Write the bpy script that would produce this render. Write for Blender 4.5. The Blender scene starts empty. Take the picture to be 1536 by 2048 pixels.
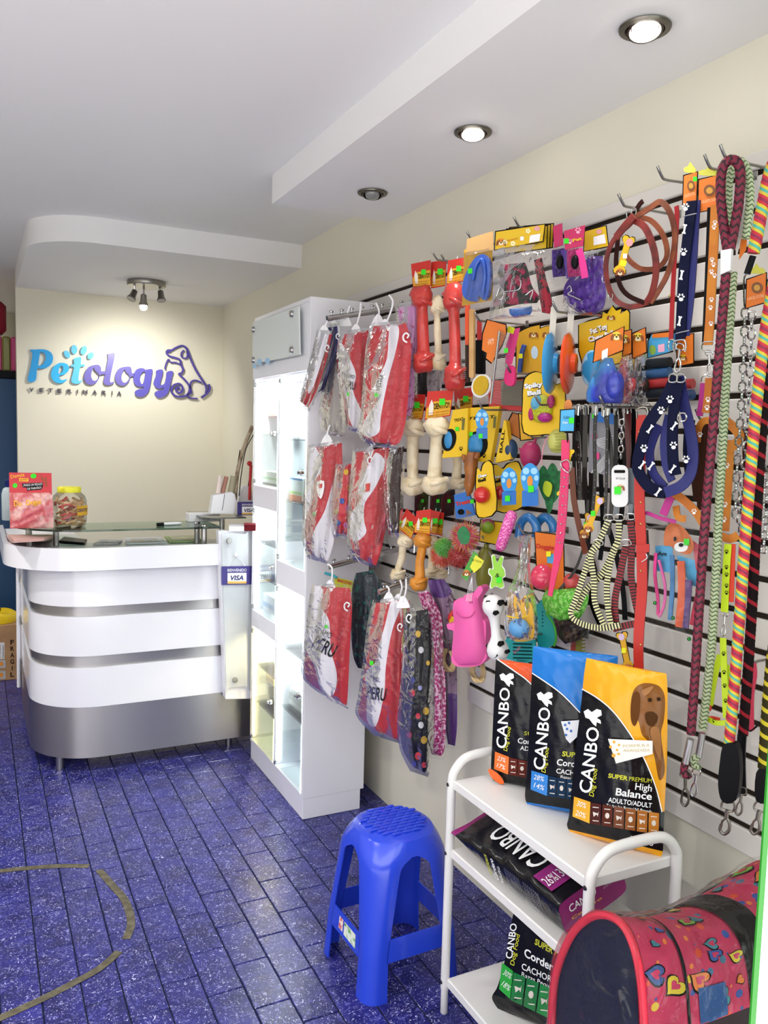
import bpy, math, random
from math import sin, cos, pi, radians, sqrt, tan, atan2
from mathutils import Vector, Matrix
random.seed(7)
SC = bpy.context.scene
COL = SC.collection
# ------------------------------------------------------------------ camera
F = 1640.4
CAM = Vector((0, 0, 1.6))
def cam_axes(yaw, pitch, roll):
    f = Vector((sin(yaw)*cos(pitch), cos(yaw)*cos(pitch), sin(pitch)))
    r = Vector((cos(yaw), -sin(yaw), 0)); u = r.cross(f)
    return cos(roll)*r+sin(roll)*u, -sin(roll)*r+cos(roll)*u, f
CR, CU, CF = cam_axes(radians(26.49), radians(-5.095), radians(1.461))
cd = bpy.data.cameras.new('camera'); cd.sensor_fit = 'HORIZONTAL'; cd.sensor_width = 36
cd.lens = F/1536*36; cd.clip_start = .05
cam = bpy.data.objects.new('camera', cd); COL.objects.link(cam)
cam.matrix_world = Matrix((CR, CU, -CF)).transposed().to_4x4(); cam.location = CAM
SC.camera = cam
# ------------------------------------------------------------------ sky and exposure
w = bpy.data.worlds.new('sky'); SC.world = w; w.use_nodes = True
bgn = w.node_tree.nodes['Background']; bgn.inputs[0].default_value = (.98, .99, 1, 1); bgn.inputs[1].default_value = 2.6
sl = bpy.data.lights.new('sun', 'SUN'); sl.energy = 9; sl.angle = radians(1); sl.color = (1, .985, .96)
so_ = bpy.data.objects.new('sun', sl); COL.objects.link(so_); so_.rotation_euler = (radians(-20), 0, radians(-12)); so_.rotation_euler = Vector((.12, .36, -1)).to_track_quat('-Z', 'Y').to_euler()
vs = SC.view_settings; vs.view_transform = 'Standard'; vs.look = 'None'; vs.gamma = 1; vs.use_curve_mapping = False
vs.exposure = 0.76
SC.cycles.transparent_max_bounces = 32
SC.cycles.max_bounces = 10; SC.cycles.diffuse_bounces = 6; SC.cycles.glossy_bounces = 4
SC.cycles.sample_clamp_indirect = 6
SC.cycles.caustics_reflective = False; SC.cycles.caustics_refractive = False

# ------------------------------------------------------------------ places
XW, YB, ZC = 1.593, 5.864, 2.63          # wall, back wall, ceiling
def ray(x, y):
    return CR*((x-768)/F)-CU*((y-1024)/F)+CF
def on(x, y, ax, v):
    d = ray(x, y); i = 'xyz'.index(ax)
    return CAM+d*((v-CAM[i])/d[i])
def depth(p): return (p-CAM).dot(CF)

# ------------------------------------------------------------------ materials
def lin(c):
    if isinstance(c, str):
        c = [int(c[i:i+2], 16)/255 for i in (0, 2, 4)]
        c = [x/12.92 if x <= .04045 else ((x+.055)/1.055)**2.4 for x in c]
    return tuple(c)+(1,)
MATS = {}
def mat(name, col, rough=.5, metal=0., noise=None, bump=None, emit=None, coat=0, trans=0, ior=None, masks=(), spec=None, sheen=0, ns='Object'):
    if name in MATS: return MATS[name]
    m = bpy.data.materials.new(name.replace(' ', '_')); m.use_nodes = True; MATS[name] = m
    N, L = m.node_tree.nodes, m.node_tree.links
    b = N['Principled BSDF']; b.inputs['Roughness'].default_value = rough; b.inputs['Metallic'].default_value = metal
    b.inputs['Base Color'].default_value = lin(col); m.diffuse_color = lin(col)
    if ior: b.inputs['IOR'].default_value = ior
    if spec is None and metal == 0 and not coat and sum(lin(col)[:3]) < .15: spec = .1
    if spec is not None: b.inputs['Specular IOR Level'].default_value = spec
    if coat: b.inputs['Coat Weight'].default_value = coat; b.inputs['Coat Roughness'].default_value = .08
    if trans: b.inputs['Transmission Weight'].default_value = trans
    if sheen: b.inputs['Sheen Weight'].default_value = sheen
    if emit: b.inputs['Emission Color'].default_value = lin(emit[0]); b.inputs['Emission Strength'].default_value = emit[1]
    tc = N.new('ShaderNodeTexCoord')
    src = None
    if noise:                         # (scale, second colour, low, high)
        n = N.new('ShaderNodeTexNoise'); n.inputs['Scale'].default_value = noise[0]; n.inputs['Detail'].default_value = 6
        L.new(tc.outputs[ns], n.inputs['Vector'])
        r = N.new('ShaderNodeMapRange'); r.inputs[1].default_value = noise[2]; r.inputs[2].default_value = noise[3]
        L.new(n.outputs[0], r.inputs[0])
        mx = N.new('ShaderNodeMix'); mx.data_type = 'RGBA'
        mx.inputs[6].default_value = lin(col); mx.inputs[7].default_value = lin(noise[1]); L.new(r.outputs[0], mx.inputs[0]); src = mx.outputs[2]
    for a, c2 in masks:               # printed areas: a mesh attribute above zero shows the second colour
        at = N.new('ShaderNodeAttribute'); at.attribute_name = a
        g = N.new('ShaderNodeMath'); g.operation = 'GREATER_THAN'; g.inputs[1].default_value = 0; L.new(at.outputs['Fac'], g.inputs[0])
        mx = N.new('ShaderNodeMix'); mx.data_type = 'RGBA'; L.new(g.outputs[0], mx.inputs[0])
        if src: L.new(src, mx.inputs[6])
        else: mx.inputs[6].default_value = lin(col)
        mx.inputs[7].default_value = lin(c2); src = mx.outputs[2]
    if src: L.new(src, b.inputs['Base Color'])
    if bump:                          # (scale, strength, distance)
        n = N.new('ShaderNodeTexNoise'); n.inputs['Scale'].default_value = bump[0]; n.inputs['Detail'].default_value = 4
        L.new(tc.outputs[ns], n.inputs['Vector'])
        bp = N.new('ShaderNodeBump'); bp.inputs['Strength'].default_value = bump[1]; bp.inputs['Distance'].default_value = bump[2]
        L.new(n.outputs[0], bp.inputs['Height']); L.new(bp.outputs[0], b.inputs['Normal'])
    return m
def plastic_mat(name='clear plastic film', scale=15, tint=.985, gloss=.6, rough=.07, bd=.012, haze=.01):
    if name in MATS: return MATS[name]
    m = bpy.data.materials.new(name.replace(' ', '_')); m.use_nodes = True; MATS[name] = m
    N, L = m.node_tree.nodes, m.node_tree.links; N.remove(N['Principled BSDF'])
    out = N['Material Output']
    t = N.new('ShaderNodeBsdfTransparent'); t.inputs[0].default_value = (tint, tint, tint, 1)
    g = N.new('ShaderNodeBsdfGlossy'); g.inputs['Roughness'].default_value = rough
    df = N.new('ShaderNodeBsdfDiffuse'); df.inputs[0].default_value = (.9, .9, .9, 1)
    tc = N.new('ShaderNodeTexCoord')
    v = N.new('ShaderNodeTexNoise'); v.inputs['Scale'].default_value = scale; v.inputs['Detail'].default_value = 3; v.inputs['Distortion'].default_value = 1.2
    L.new(tc.outputs['Object'], v.inputs['Vector'])
    bp = N.new('ShaderNodeBump'); bp.inputs['Strength'].default_value = 1; bp.inputs['Distance'].default_value = bd
    L.new(v.outputs[0], bp.inputs['Height']); L.new(bp.outputs[0], g.inputs['Normal'])
    fr = N.new('ShaderNodeFresnel'); fr.inputs['IOR'].default_value = 1.5; L.new(bp.outputs[0], fr.inputs['Normal'])
    mu = N.new('ShaderNodeMath'); mu.operation = 'MULTIPLY'; mu.inputs[1].default_value = gloss; L.new(fr.outputs[0], mu.inputs[0]); mu.use_clamp = True
    m0 = N.new('ShaderNodeMixShader'); m0.inputs[0].default_value = haze; L.new(t.outputs[0], m0.inputs[1]); L.new(df.outputs[0], m0.inputs[2])
    mx = N.new('ShaderNodeMixShader'); L.new(mu.outputs[0], mx.inputs[0]); L.new(m0.outputs[0], mx.inputs[1]); L.new(g.outputs[0], mx.inputs[2])
    L.new(mx.outputs[0], out.inputs[0])
    return m
def glass_mat(name, tint, gloss=1., haze=0., hcol=(.9, .9, .9)):
    if name in MATS: return MATS[name]
    m = bpy.data.materials.new(name.replace(' ', '_')); m.use_nodes = True; MATS[name] = m
    N, L = m.node_tree.nodes, m.node_tree.links; N.remove(N['Principled BSDF'])
    t = N.new('ShaderNodeBsdfTransparent'); t.inputs[0].default_value = lin(tint)
    g = N.new('ShaderNodeBsdfGlossy'); g.inputs['Roughness'].default_value = .02
    df = N.new('ShaderNodeBsdfDiffuse'); df.inputs[0].default_value = lin(hcol)
    fr = N.new('ShaderNodeFresnel'); fr.inputs['IOR'].default_value = 1.5
    mu = N.new('ShaderNodeMath'); mu.operation = 'MULTIPLY'; mu.inputs[1].default_value = gloss; L.new(fr.outputs[0], mu.inputs[0])
    m0 = N.new('ShaderNodeMixShader'); m0.inputs[0].default_value = haze; L.new(t.outputs[0], m0.inputs[1]); L.new(df.outputs[0], m0.inputs[2])
    mx = N.new('ShaderNodeMixShader'); L.new(mu.outputs[0], mx.inputs[0]); L.new(m0.outputs[0], mx.inputs[1]); L.new(g.outputs[0], mx.inputs[2])
    L.new(mx.outputs[0], N['Material Output'].inputs[0])
    return m

# ------------------------------------------------------------------ mesh building
def V(*a): return Vector(a)
def catmull(pts, n=4, closed=False):
    P = [Vector(p) for p in pts]; out = []; N = len(P)
    for i in range(N if closed else N-1):
        if closed: a, b, c, d = P[i-1], P[i], P[(i+1) % N], P[(i+2) % N]
        else: a, b, c, d = P[max(i-1, 0)], P[i], P[i+1], P[min(i+2, N-1)]
        for k in range(n):
            t = k/n
            out.append(.5*((2*b)+(c-a)*t+(2*a-5*b+4*c-d)*t*t+(3*b-a-3*c+d)*t**3))
    if not closed: out.append(P[-1])
    return out
class MB:
    def __init__(s): s.v = []; s.f = []; s.mi = []; s.uv = None; s.at = {}
    def add(s, vs, fs, mi=0):
        o = len(s.v); s.v += [Vector(p) for p in vs]
        for f in fs: s.f.append([o+i for i in f]); s.mi.append(mi)
        return o
    def box(s, x0, x1, y0, y1, z0, z1, mi=0):
        s.add([(x, y, z) for z in (z0, z1) for y in (y0, y1) for x in (x0, x1)],
              [(0, 2, 3, 1), (4, 5, 7, 6), (0, 1, 5, 4), (2, 6, 7, 3), (0, 4, 6, 2), (1, 3, 7, 5)], mi); return s
    def rbox(s, x0, x1, y0, y1, z0, z1, r=.004, mi=0):      # box with chamfered edges
        r = min(r, (x1-x0)*.49, (y1-y0)*.49, (z1-z0)*.49)
        c = V((x0+x1)/2, (y0+y1)/2, (z0+z1)/2); h = V((x1-x0)/2, (y1-y0)/2, (z1-z0)/2)
        vs, ix = [], {}
        for a in range(3):
            for sx in (-1, 1):
                for sy in (-1, 1):
                    for sz in (-1, 1):
                        q = [sx, sy, sz]; p = [q[i]*(h[i]-(0 if i == a else r)) for i in range(3)]
                        ix[(a, sx, sy, sz)] = len(vs); vs.append(c+Vector(p))
        fs = []
        for a in range(3):
            b, d = (a+1) % 3, (a+2) % 3
            for sg in (-1, 1):
                fa = []
                for (p, q) in ((-1, -1), (1, -1), (1, 1), (-1, 1)):
                    k = [0, 0, 0]; k[a] = sg; k[b] = p; k[d] = q; fa.append(ix[(a, *k)])
                fs.append(fa if sg > 0 else fa[::-1])
            for p in (-1, 1):
                for q in (-1, 1):
                    k1 = [0, 0, 0]; k1[b] = p; k1[d] = q
                    fa = []
                    for (ax, sg) in ((b, -1), (b, 1), (d, 1), (d, -1)):
                        k = k1[:]; k[a] = sg; fa.append(ix[(ax, *k)])
                    fs.append(fa if p*q > 0 else fa[::-1])
        for sx in (-1, 1):
            for sy in (-1, 1):
                for sz in (-1, 1):
                    fa = [ix[(a, sx, sy, sz)] for a in range(3)]; fs.append(fa if sx*sy*sz > 0 else fa[::-1])
        s.add(vs, fs, mi); return s
    def tube(s, pts, r, n=8, closed=False, caps=True, flat=1., up=None, mi=0):
        P = [Vector(p) for p in pts]; N = len(P)
        rr = r if isinstance(r, (list, tuple)) else [r]*N
        t0 = (P[1]-P[0]).normalized()
        nx = t0.orthogonal().normalized() if up is None else (Vector(up)-t0*t0.dot(Vector(up))).normalized()
        vs, fs = [], []
        for i in range(N):
            if closed: t = P[(i+1) % N]-P[i-1]
            else: t = P[min(i+1, N-1)]-P[max(i-1, 0)]
            if t.length < 1e-9: t = t0
            t.normalize()
            nx = (nx-t*nx.dot(t))
            nx = nx.normalized() if nx.length > 1e-6 else t.orthogonal().normalized()
            if up is not None:
                q = Vector(up)-t*t.dot(Vector(up))
                if q.length > .05: nx = q.normalized()
            by = t.cross(nx)
            for k in range(n):
                a = 2*pi*k/n; vs.append(P[i]+nx*(cos(a)*rr[i]*flat)+by*(sin(a)*rr[i]))
        for i in range(N if closed else N-1):
            j = (i+1) % N
            for k in range(n):
                l = (k+1) % n; fs.append((i*n+k, i*n+l, j*n+l, j*n+k))
        if caps and not closed: fs += [tuple(range(n))[::-1], tuple((N-1)*n+k for k in range(n))]
        s.add(vs, fs, mi); return s
    def strap(s, pts, wd, th, face, mi=0, uvl=None):        # flat band: face = direction its broad side looks
        P = [Vector(p) for p in pts]; N = len(P); vs, fs = [], []
        ww = wd if isinstance(wd, (list, tuple)) else [wd]*N
        for i in range(N):
            t = (P[min(i+1, N-1)]-P[max(i-1, 0)]).normalized()
            fc = Vector(face[i] if isinstance(face, list) else face)
            sd = t.cross(fc); sd = sd.normalized() if sd.length > 1e-5 else t.orthogonal().normalized()
            nn = sd.cross(t).normalized()
            for (a, b) in ((-1, -1), (1, -1), (1, 1), (-1, 1)): vs.append(P[i]+sd*(a*ww[i]/2)+nn*(b*th/2))
        for i in range(N-1):
            for k in range(4): fs.append((i*4+k, i*4+(k+1) % 4, i*4+4+(k+1) % 4, i*4+4+k))
        fs += [(3, 2, 1, 0), tuple((N-1)*4+k for k in range(4))]
        s.add(vs, fs, mi); return s
    def lathe(s, prof, n=20, o=(0, 0, 0), ax=(0, 0, 1), mi=0, sx=1., sy=1.):   # prof: (radius, along)
        ax = Vector(ax).normalized(); o = Vector(o)
        e1 = ax.orthogonal().normalized() if abs(ax.z) < .9 else V(1, 0, 0)-ax*ax.x
        e1.normalize(); e2 = ax.cross(e1); vs, fs = [], []
        for (r, h) in prof:
            for k in range(n):
                a = 2*pi*k/n; vs.append(o+ax*h+e1*(r*cos(a)*sx)+e2*(r*sin(a)*sy))
        for i in range(len(prof)-1):
            for k in range(n):
                l = (k+1) % n; fs.append((i*n+k, i*n+l, i*n+n+l, i*n+n+k))
        if prof[0][0] > 1e-6: fs.append(tuple(range(n))[::-1])
        if prof[-1][0] > 1e-6: fs.append(tuple((len(prof)-1)*n+k for k in range(n)))
        s.add(vs, fs, mi); return s
    def ball(s, c, r, nu=16, nv=10, mi=0):
        r = Vector((r, r, r)) if not hasattr(r, '__len__') else Vector(r)
        vs = [(c[0]+r[0]*sin(pi*j/nv)*cos(2*pi*i/nu), c[1]+r[1]*sin(pi*j/nv)*sin(2*pi*i/nu), c[2]+r[2]*cos(pi*j/nv)) for j in range(nv+1) for i in range(nu)]
        fs = [(j*nu+i, (j+1)*nu+i, (j+1)*nu+(i+1) % nu, j*nu+(i+1) % nu) for j in range(nv) for i in range(nu)]
        s.add(vs, fs, mi); return s
    def prism(s, loop, off, mi=0):          # loop of 3-D points, extruded by the vector off
        n = len(loop); P = [Vector(p) for p in loop]; off = Vector(off)
        fs = [tuple(range(n)), tuple(range(2*n-1, n-1, -1))]+[((i+1) % n, i, n+i, n+(i+1) % n) for i in range(n)]
        s.add(P+[p+off for p in P], fs, mi); return s
    def grid(s, fn, nu, nv, mi=0, wrapu=False):
        nuu = nu if wrapu else nu+1
        vs = [fn(i/nu, j/nv) for j in range(nv+1) for i in range(nuu)]
        fs = []
        for j in range(nv):
            for i in range(nu):
                k = (i+1) % nuu if wrapu else i+1
                fs.append((j*nuu+i, j*nuu+k, (j+1)*nuu+k, (j+1)*nuu+i))
        return s.add(vs, fs, mi)
    def mesh(s, name):
        me = bpy.data.meshes.new(name); me.from_pydata([tuple(p) for p in s.v], [], s.f)
        me.polygons.foreach_set('material_index', s.mi)
        for a, vals in s.at.items():
            at = me.attributes.new(a, 'FLOAT', 'POINT'); at.data.foreach_set('value', vals)
        if s.uv:
            ul = me.uv_layers.new(name='UVMap')
            for l in me.loops: ul.data[l.index].uv = s.uv[l.vertex_index]
        me.update(); return me
    def build(s, name, mats, parent=None, smooth=45, loc=None, fixn=True):
        me = s.mesh(name)
        if fixn:
            import bmesh
            bm = bmesh.new(); bm.from_mesh(me); bmesh.ops.recalc_face_normals(bm, faces=bm.faces); bm.to_mesh(me); bm.free()
        return link(name, me, mats, parent, smooth, loc)
def link(name, me, mats, parent=None, smooth=45, loc=None):
    for m in (mats if isinstance(mats, (list, tuple)) else [mats]): me.materials.append(m)
    if smooth:
        me.shade_smooth(); me.set_sharp_from_angle(angle=radians(smooth))
    o = bpy.data.objects.new(name, me); COL.objects.link(o); o.parent = parent
    if loc is not None: o.location = loc
    return o
def tag(o, label, cat, group=None):
    o['label'] = label; o['category'] = cat
    if group: o['group'] = group
    return o
def struct(o, label=None):
    o['kind'] = 'structure'
    if label: o['label'] = label; 
    return o
def thing(name, label, cat, loc=(0, 0, 0), rz=0, group=None):
    o = bpy.data.objects.new(name, None); COL.objects.link(o); o.location = loc; o.rotation_euler = (0, 0, rz); o.empty_display_size = .05
    return tag(o, label, cat, group)
_TX = {}
def text_data(s, bold=0., shear=0.):
    k = (s, bold, shear)
    if k not in _TX:
        c = bpy.data.curves.new('lettering', 'FONT'); c.body = s; c.size = 1; c.offset = bold; c.shear = shear; c.resolution_u = 3
        o = bpy.data.objects.new('lettering', c); me = bpy.data.meshes.new_from_object(o)
        vs = [v.co.copy() for v in me.vertices]; fs = [tuple(p.vertices) for p in me.polygons]
        bpy.data.objects.remove(o); bpy.data.curves.remove(c); bpy.data.meshes.remove(me)
        x0 = min(v.x for v in vs); x1 = max(v.x for v in vs); y1 = max(v.y for v in vs)
        _TX[k] = ([((v.x-x0)/(x1-x0), v.y/.73) for v in vs], fs, (x1-x0)/.73)     # u 0..1 along, v in cap heights
    return _TX[k]
def sdf(loop, x, y):         # signed distance, positive inside
    d = 1e9; ins = False; n = len(loop)
    for i in range(n):
        ax, ay = loop[i][0], loop[i][1]; bx, by = loop[(i+1) % n][0], loop[(i+1) % n][1]
        ex, ey = bx-ax, by-ay; wx, wy = x-ax, y-ay
        t = max(0, min(1, (wx*ex+wy*ey)/(ex*ex+ey*ey+1e-12)))
        d = min(d, (wx-ex*t)**2+(wy-ey*t)**2)
        if (ay > y) != (by > y) and x < (bx-ax)*(y-ay)/(by-ay)+ax: ins = not ins
    return sqrt(d)*(1 if ins else -1)
def ell(cx, cy, rx, ry, n=20, rot=0):
    return [(cx+rx*cos(2*pi*i/n)*cos(rot)-ry*sin(2*pi*i/n)*sin(rot), cy+rx*cos(2*pi*i/n)*sin(rot)+ry*sin(2*pi*i/n)*cos(rot)) for i in range(n)]
def rrect(x0, y0, x1, y1, r, n=4):
    out = []
    for cx, cy, a in ((x1-r, y0+r, -90), (x1-r, y1-r, 0), (x0+r, y1-r, 90), (x0+r, y0+r, 180)):
        out += [(cx+r*cos(radians(a+90*k/n)), cy+r*sin(radians(a+90*k/n))) for k in range(n+1)]
    return out
def curve2(pts, n=5, closed=True): return [(p.x, p.y) for p in catmull([(a[0], a[1], 0) for a in pts], n, closed)]

# ------------------------------------------------------------------ things hung or stood at a pixel of the photograph
class Item:
    """A thing on an upright plane: its anchor lies at a chosen distance, and shapes are measured on that plane."""
    def __init__(s, name, label, cat, px, py, d=.1, yaw=0, group=None, pos=None, rz=None, lean=0):
        s.pos = on(px, py, 'x', XW-d) if pos is None else Vector(pos)
        s.rz = radians(-90+yaw) if rz is None else rz
        s.R = Matrix.Rotation(s.rz, 3, 'Z') @ Matrix.Rotation(lean, 3, 'X')
        s.root = thing(name, label, cat, s.pos, s.rz, group); s.root.rotation_euler = s.R.to_euler()
        s.n = s.R @ V(0, -1, 0); s.k = depth(s.pos)/F; s.surf = None; s.last = None
    def p(s, x, y, off=0.):
        d = ray(x, y); o = s.pos+s.n*off
        t = (o-CAM).dot(s.n)/d.dot(s.n)
        return s.R.transposed() @ (CAM+d*t-s.pos)
    def q(s, x, y, e=.001):           # on the curved front of the thing
        return s.p(x, y, s.surf(x, y)+e) if s.surf else s.p(x, y, e)
    def card(s, loop, m, t=.0016, off=0., name='card', parent=None, smooth=30):
        P = [s.p(x, y, off) for x, y in loop]
        o = MB().prism(P, (0, t, 0)).build(name, m, parent or s.root, smooth)
        if not parent: s.last = o
        return o
    def shape(s, loop, m, name='print', e=.0006, drape=False, parent=None, off=0.):
        return s.shapes([loop], m, name, e, drape, off, parent)
    def shapes(s, loops, m, name='print', e=.0006, drape=False, off=0., parent=None):
        mb = MB()
        for lp in loops:
            if drape and len(lp) == 4 and sqrt((lp[0][0]-lp[1][0])**2+(lp[0][1]-lp[1][1])**2) > 8:     # follow the curved front
                a, b, c, d = [Vector(p) for p in lp]
                mb.grid(lambda u, v: s.q(*(a.lerp(b, u).lerp(d.lerp(c, u), v)), e), 5, 5); continue
            P = [s.q(x, y, e) if drape else s.p(x, y, off+e) for x, y in lp]; mb.add(P, [tuple(range(len(P)))])
        return mb.build(name, m, parent or s.last or s.root, 0, fixn=False)
    def text(s, st, x1, y1, x2, y2, h, m, up=None, bold=.0, shear=0., e=.001, off=0., drape=False, name='lettering', parent=None):
        vs, fs, _ = text_data(st, bold, shear); dx, dy = x2-x1, y2-y1; L = sqrt(dx*dx+dy*dy)
        ux, uy = up if up else (dy/L, -dx/L)
        P = []
        for u, v in vs:
            x, y = x1+dx*u+ux*v*h, y1+dy*u+uy*v*h
            P.append(s.q(x, y, e) if drape else s.p(x, y, off+e))
        mb = MB(); mb.add(P, fs); return mb.build(name, m, parent or s.last or s.root, 0, fixn=False)
    def tube(s, pts, rpx, m, name='tube', n=8, sub=4, closed=False, parent=None, caps=True):
        P = [s.p(*q) for q in pts]
        if sub: P = catmull(P, sub, closed)
        return MB().tube(P, rpx*s.k, n, closed, caps).build(name, m, parent or s.root, 50)
    def strap(s, pts, wpx, m, name='strap', t=.002, sub=4, face=(0, -1, 0), parent=None):
        P = [s.p(*q) for q in pts]
        if sub: P = catmull(P, sub)
        if isinstance(wpx, (list, tuple)):
            ws = [wpx[min(int(i*len(wpx)/len(P)), len(wpx)-1)]*s.k for i in range(len(P))]
        else: ws = wpx*s.k
        return MB().strap(P, ws, t, face).build(name, m, parent or s.root, 40)
    def ball(s, cx, cy, r, m, off=0., name='ball', ry=None, dep=1., parent=None, nu=20, nv=14):
        c = s.p(cx, cy, off); ry = r if ry is None else ry
        return MB().ball(c, (r*s.k, r*s.k*dep, ry*s.k), nu, nv).build(name, m, parent or s.root, 60)
    def spin(s, a, b, prof, m, off=0., name='body', n=16, noise=0., parent=None, flat=1.):
        A, Bq = s.p(*a, off), s.p(*b, off); ax = Bq-A; L = ax.length
        mb = MB().lathe([(r*s.k, t*L) for t, r in prof], n, A, ax, sy=flat)
        if noise:
            rnd = random.Random(hash((a, b)) & 255)
            ph = [rnd.uniform(0, 6) for _ in range(6)]
            for v in mb.v:
                v += V(sin(v.z*90+ph[0]+v.y*60), sin(v.x*80+ph[1]+v.z*70), sin(v.x*90+v.y*70+ph[2]))*noise*s.k
        return mb.build(name, m, parent or s.root, 60)
    def sheet(s, rows, m, bulge=.02, t=None, name='body', off=0., folds=(), nu=18, nv=28, pw=2.2, vp=.5, masks=(), back=True, parent=None, setsurf=False, jit=0., smooth=60, edge=0.):
        """A soft sheet or filled bag: rows are (left point, right point) from top to bottom."""
        lf = [Vector((r[0][0], r[0][1], 0)) for r in rows]; rt = [Vector((r[1][0], r[1][1], 0)) for r in rows]
        def at(L, v):
            f = v*(len(L)-1); i = min(int(f), len(L)-2); u = f-i
            a, b, c, d = L[max(i-1, 0)], L[i], L[i+1], L[min(i+2, len(L)-1)]
            return .5*((2*b)+(c-a)*u+(2*a-5*b+4*c-d)*u*u+(3*b-a-3*c+d)*u**3)
        rnd = random.Random(int(rows[0][0][0]*7+rows[0][0][1])); ph = [rnd.uniform(0, 6.28) for _ in range(4)]
        def prof(u, v):
            a = 1-abs(2*u-1)**pw; b = max(0, sin(pi*min(1, max(0, v))))**vp
            y = bulge*a*b+edge
            for (fu, fv, am, p0) in folds: y += am*sin(fu*u*2*pi+fv*v*2*pi+p0)*min(1, 6*u, 6*(1-u))
            if jit: y += jit*(sin(23*u+11*v+ph[0])*sin(17*v-9*u+ph[1])+.6*sin(41*u-13*v+ph[2])*sin(37*v+ph[3]))*min(1, 8*u, 8*(1-u))
            return y
        mb = MB(); px = []
        def fn(side):
            def g(u, v):
                q = at(lf, v).lerp(at(rt, v), u); px.append((q.x, q.y))
                y = prof(u, v)
                return s.p(q.x, q.y, off+(y if side > 0 else -(y*.6 if back is True else .003)))
            return g
        mb.grid(fn(1), nu, nv)
        if back: mb.grid(fn(-1), nu, nv)
        if setsurf:
            def surf(x, y):
                u = .5
                for _ in range(7):
                    lo, hi = 0., 1.
                    for _ in range(14):
                        mid = (lo+hi)/2; yy = at(lf, mid).y*(1-u)+at(rt, mid).y*u
                        if yy < y: lo = mid
                        else: hi = mid
                    a, b = at(lf, lo).x, at(rt, lo).x
                    u = max(0, min(1, (x-a)/(b-a)))
                return off+prof(u, lo)
            s.surf = surf
        for a, loops in masks: mb.at[a] = [max(sdf(lp, x, y) for lp in loops) for x, y in px]
        o = mb.build(name, m, parent or s.root, smooth, fixn=not back)
        if setsurf: s.last = o
        return o
# ------------------------------------------------------------------ common materials
white_paint = mat('white ceiling paint', 'ebeaea', .75)
ceil_paint = mat('white flat ceiling paint', 'e9e8e8', .8)
cream = mat('cream wall paint', 'dfdbca', .7, bump=(60, .05, .002))
white_lam = mat('white laminate', 'ebebf0', .28)
white_gloss = mat('white lacquer', 'f0f0f5', .16, coat=.3)
steel = mat('brushed steel', 'b4b2b0', .3, 1.)
chrome = mat('chrome', 'c8c8c8', .15, 1.)
dark_metal = mat('dark nickel', '6b665f', .3, 1.)
wire = mat('steel wire', '9a9892', .3, 1.)
black = mat('black plastic', '101013', .35)
white_pl = mat('white plastic', 'e8e8ea', .35)
green_st = mat('fluorescent green price sticker', '35d820', .6)
yellow_st = mat('yellow price sticker', 'f0ee20', .6)
film = plastic_mat()
film2 = plastic_mat('crinkled clear film', 18, .99, .75, .05, .008, .0)
glassy = glass_mat('clear glass', 'f4faf7')
ink = mat('black ink', '121212', .6)
wink = mat('white print', 'f2f2f2', .6)

# ------------------------------------------------------------------ floor of blue tiles
TW, TL, X0, Y0 = .1065, .2085, .034, 2.188
floor = struct(MB().box(-1.7, XW+.1, .62, 8.2, -.06, -.0035).build('floor', mat('dark grout', '1c2030', .8)))
def tile_mat():
    m = mat('speckled blue glazed tile', '24248c', .3)
    N, L = m.node_tree.nodes, m.node_tree.links; b = N['Principled BSDF']
    tc = N.new('ShaderNodeTexCoord'); mp = N.new('ShaderNodeMapping'); L.new(tc.outputs['Object'], mp.inputs[0])
    oi = N.new('ShaderNodeObjectInfo'); ad = N.new('ShaderNodeVectorMath'); L.new(mp.outputs[0], ad.inputs[0])
    sc = N.new('ShaderNodeVectorMath'); sc.operation = 'SCALE'; sc.inputs[3].default_value = 40
    cb = N.new('ShaderNodeCombineXYZ'); L.new(oi.outputs['Random'], cb.inputs[0]); L.new(oi.outputs['Random'], cb.inputs[1])
    L.new(cb.outputs[0], sc.inputs[0]); L.new(sc.outputs[0], ad.inputs[1])
    def nz(scale, lo, hi, det=3, dist=0.):
        n = N.new('ShaderNodeTexNoise'); n.inputs['Scale'].default_value = scale; n.inputs['Detail'].default_value = det; n.inputs['Distortion'].default_value = dist
        L.new(ad.outputs[0], n.inputs['Vector']); r = N.new('ShaderNodeMapRange'); r.inputs[1].default_value = lo; r.inputs[2].default_value = hi
        L.new(n.outputs[0], r.inputs[0]); return r.outputs[0]
    def mix(fac, a, c):
        x = N.new('ShaderNodeMix'); x.data_type = 'RGBA'; L.new(fac, x.inputs[0])
        if hasattr(a, 'links'): L.new(a, x.inputs[6])
        else: x.inputs[6].default_value = lin(a)
        x.inputs[7].default_value = lin(c); return x.outputs[2]
    c = mix(nz(9, .35, .7), '161655', '27287c')
    c = mix(nz(55, .56, .68, 4, 1.5), c, '50529c')
    c = mix(nz(85, .60, .68, 3, 2.5), c, 'c3c4ea')
    L.new(c, b.inputs['Base Color'])
    n = N.new('ShaderNodeTexNoise'); n.inputs['Scale'].default_value = 30; L.new(ad.outputs[0], n.inputs['Vector'])
    bp = N.new('ShaderNodeBump'); bp.inputs['Strength'].default_value = .35; bp.inputs['Distance'].default_value = .004
    L.new(n.outputs[0], bp.inputs['Height']); L.new(bp.outputs[0], b.inputs['Normal'])
    b.inputs['Roughness'].default_value = .3; b.inputs['Specular IOR Level'].default_value = .4
    return m
TM = tile_mat()
tile_me = MB().rbox(-TW/2+.0018, TW/2-.0018, -TL/2+.0016, TL/2-.0016, -.03, 0, .0022).mesh('floor_tile')
tile_me.materials.append(TM)
rest = MB()
near = []
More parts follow.
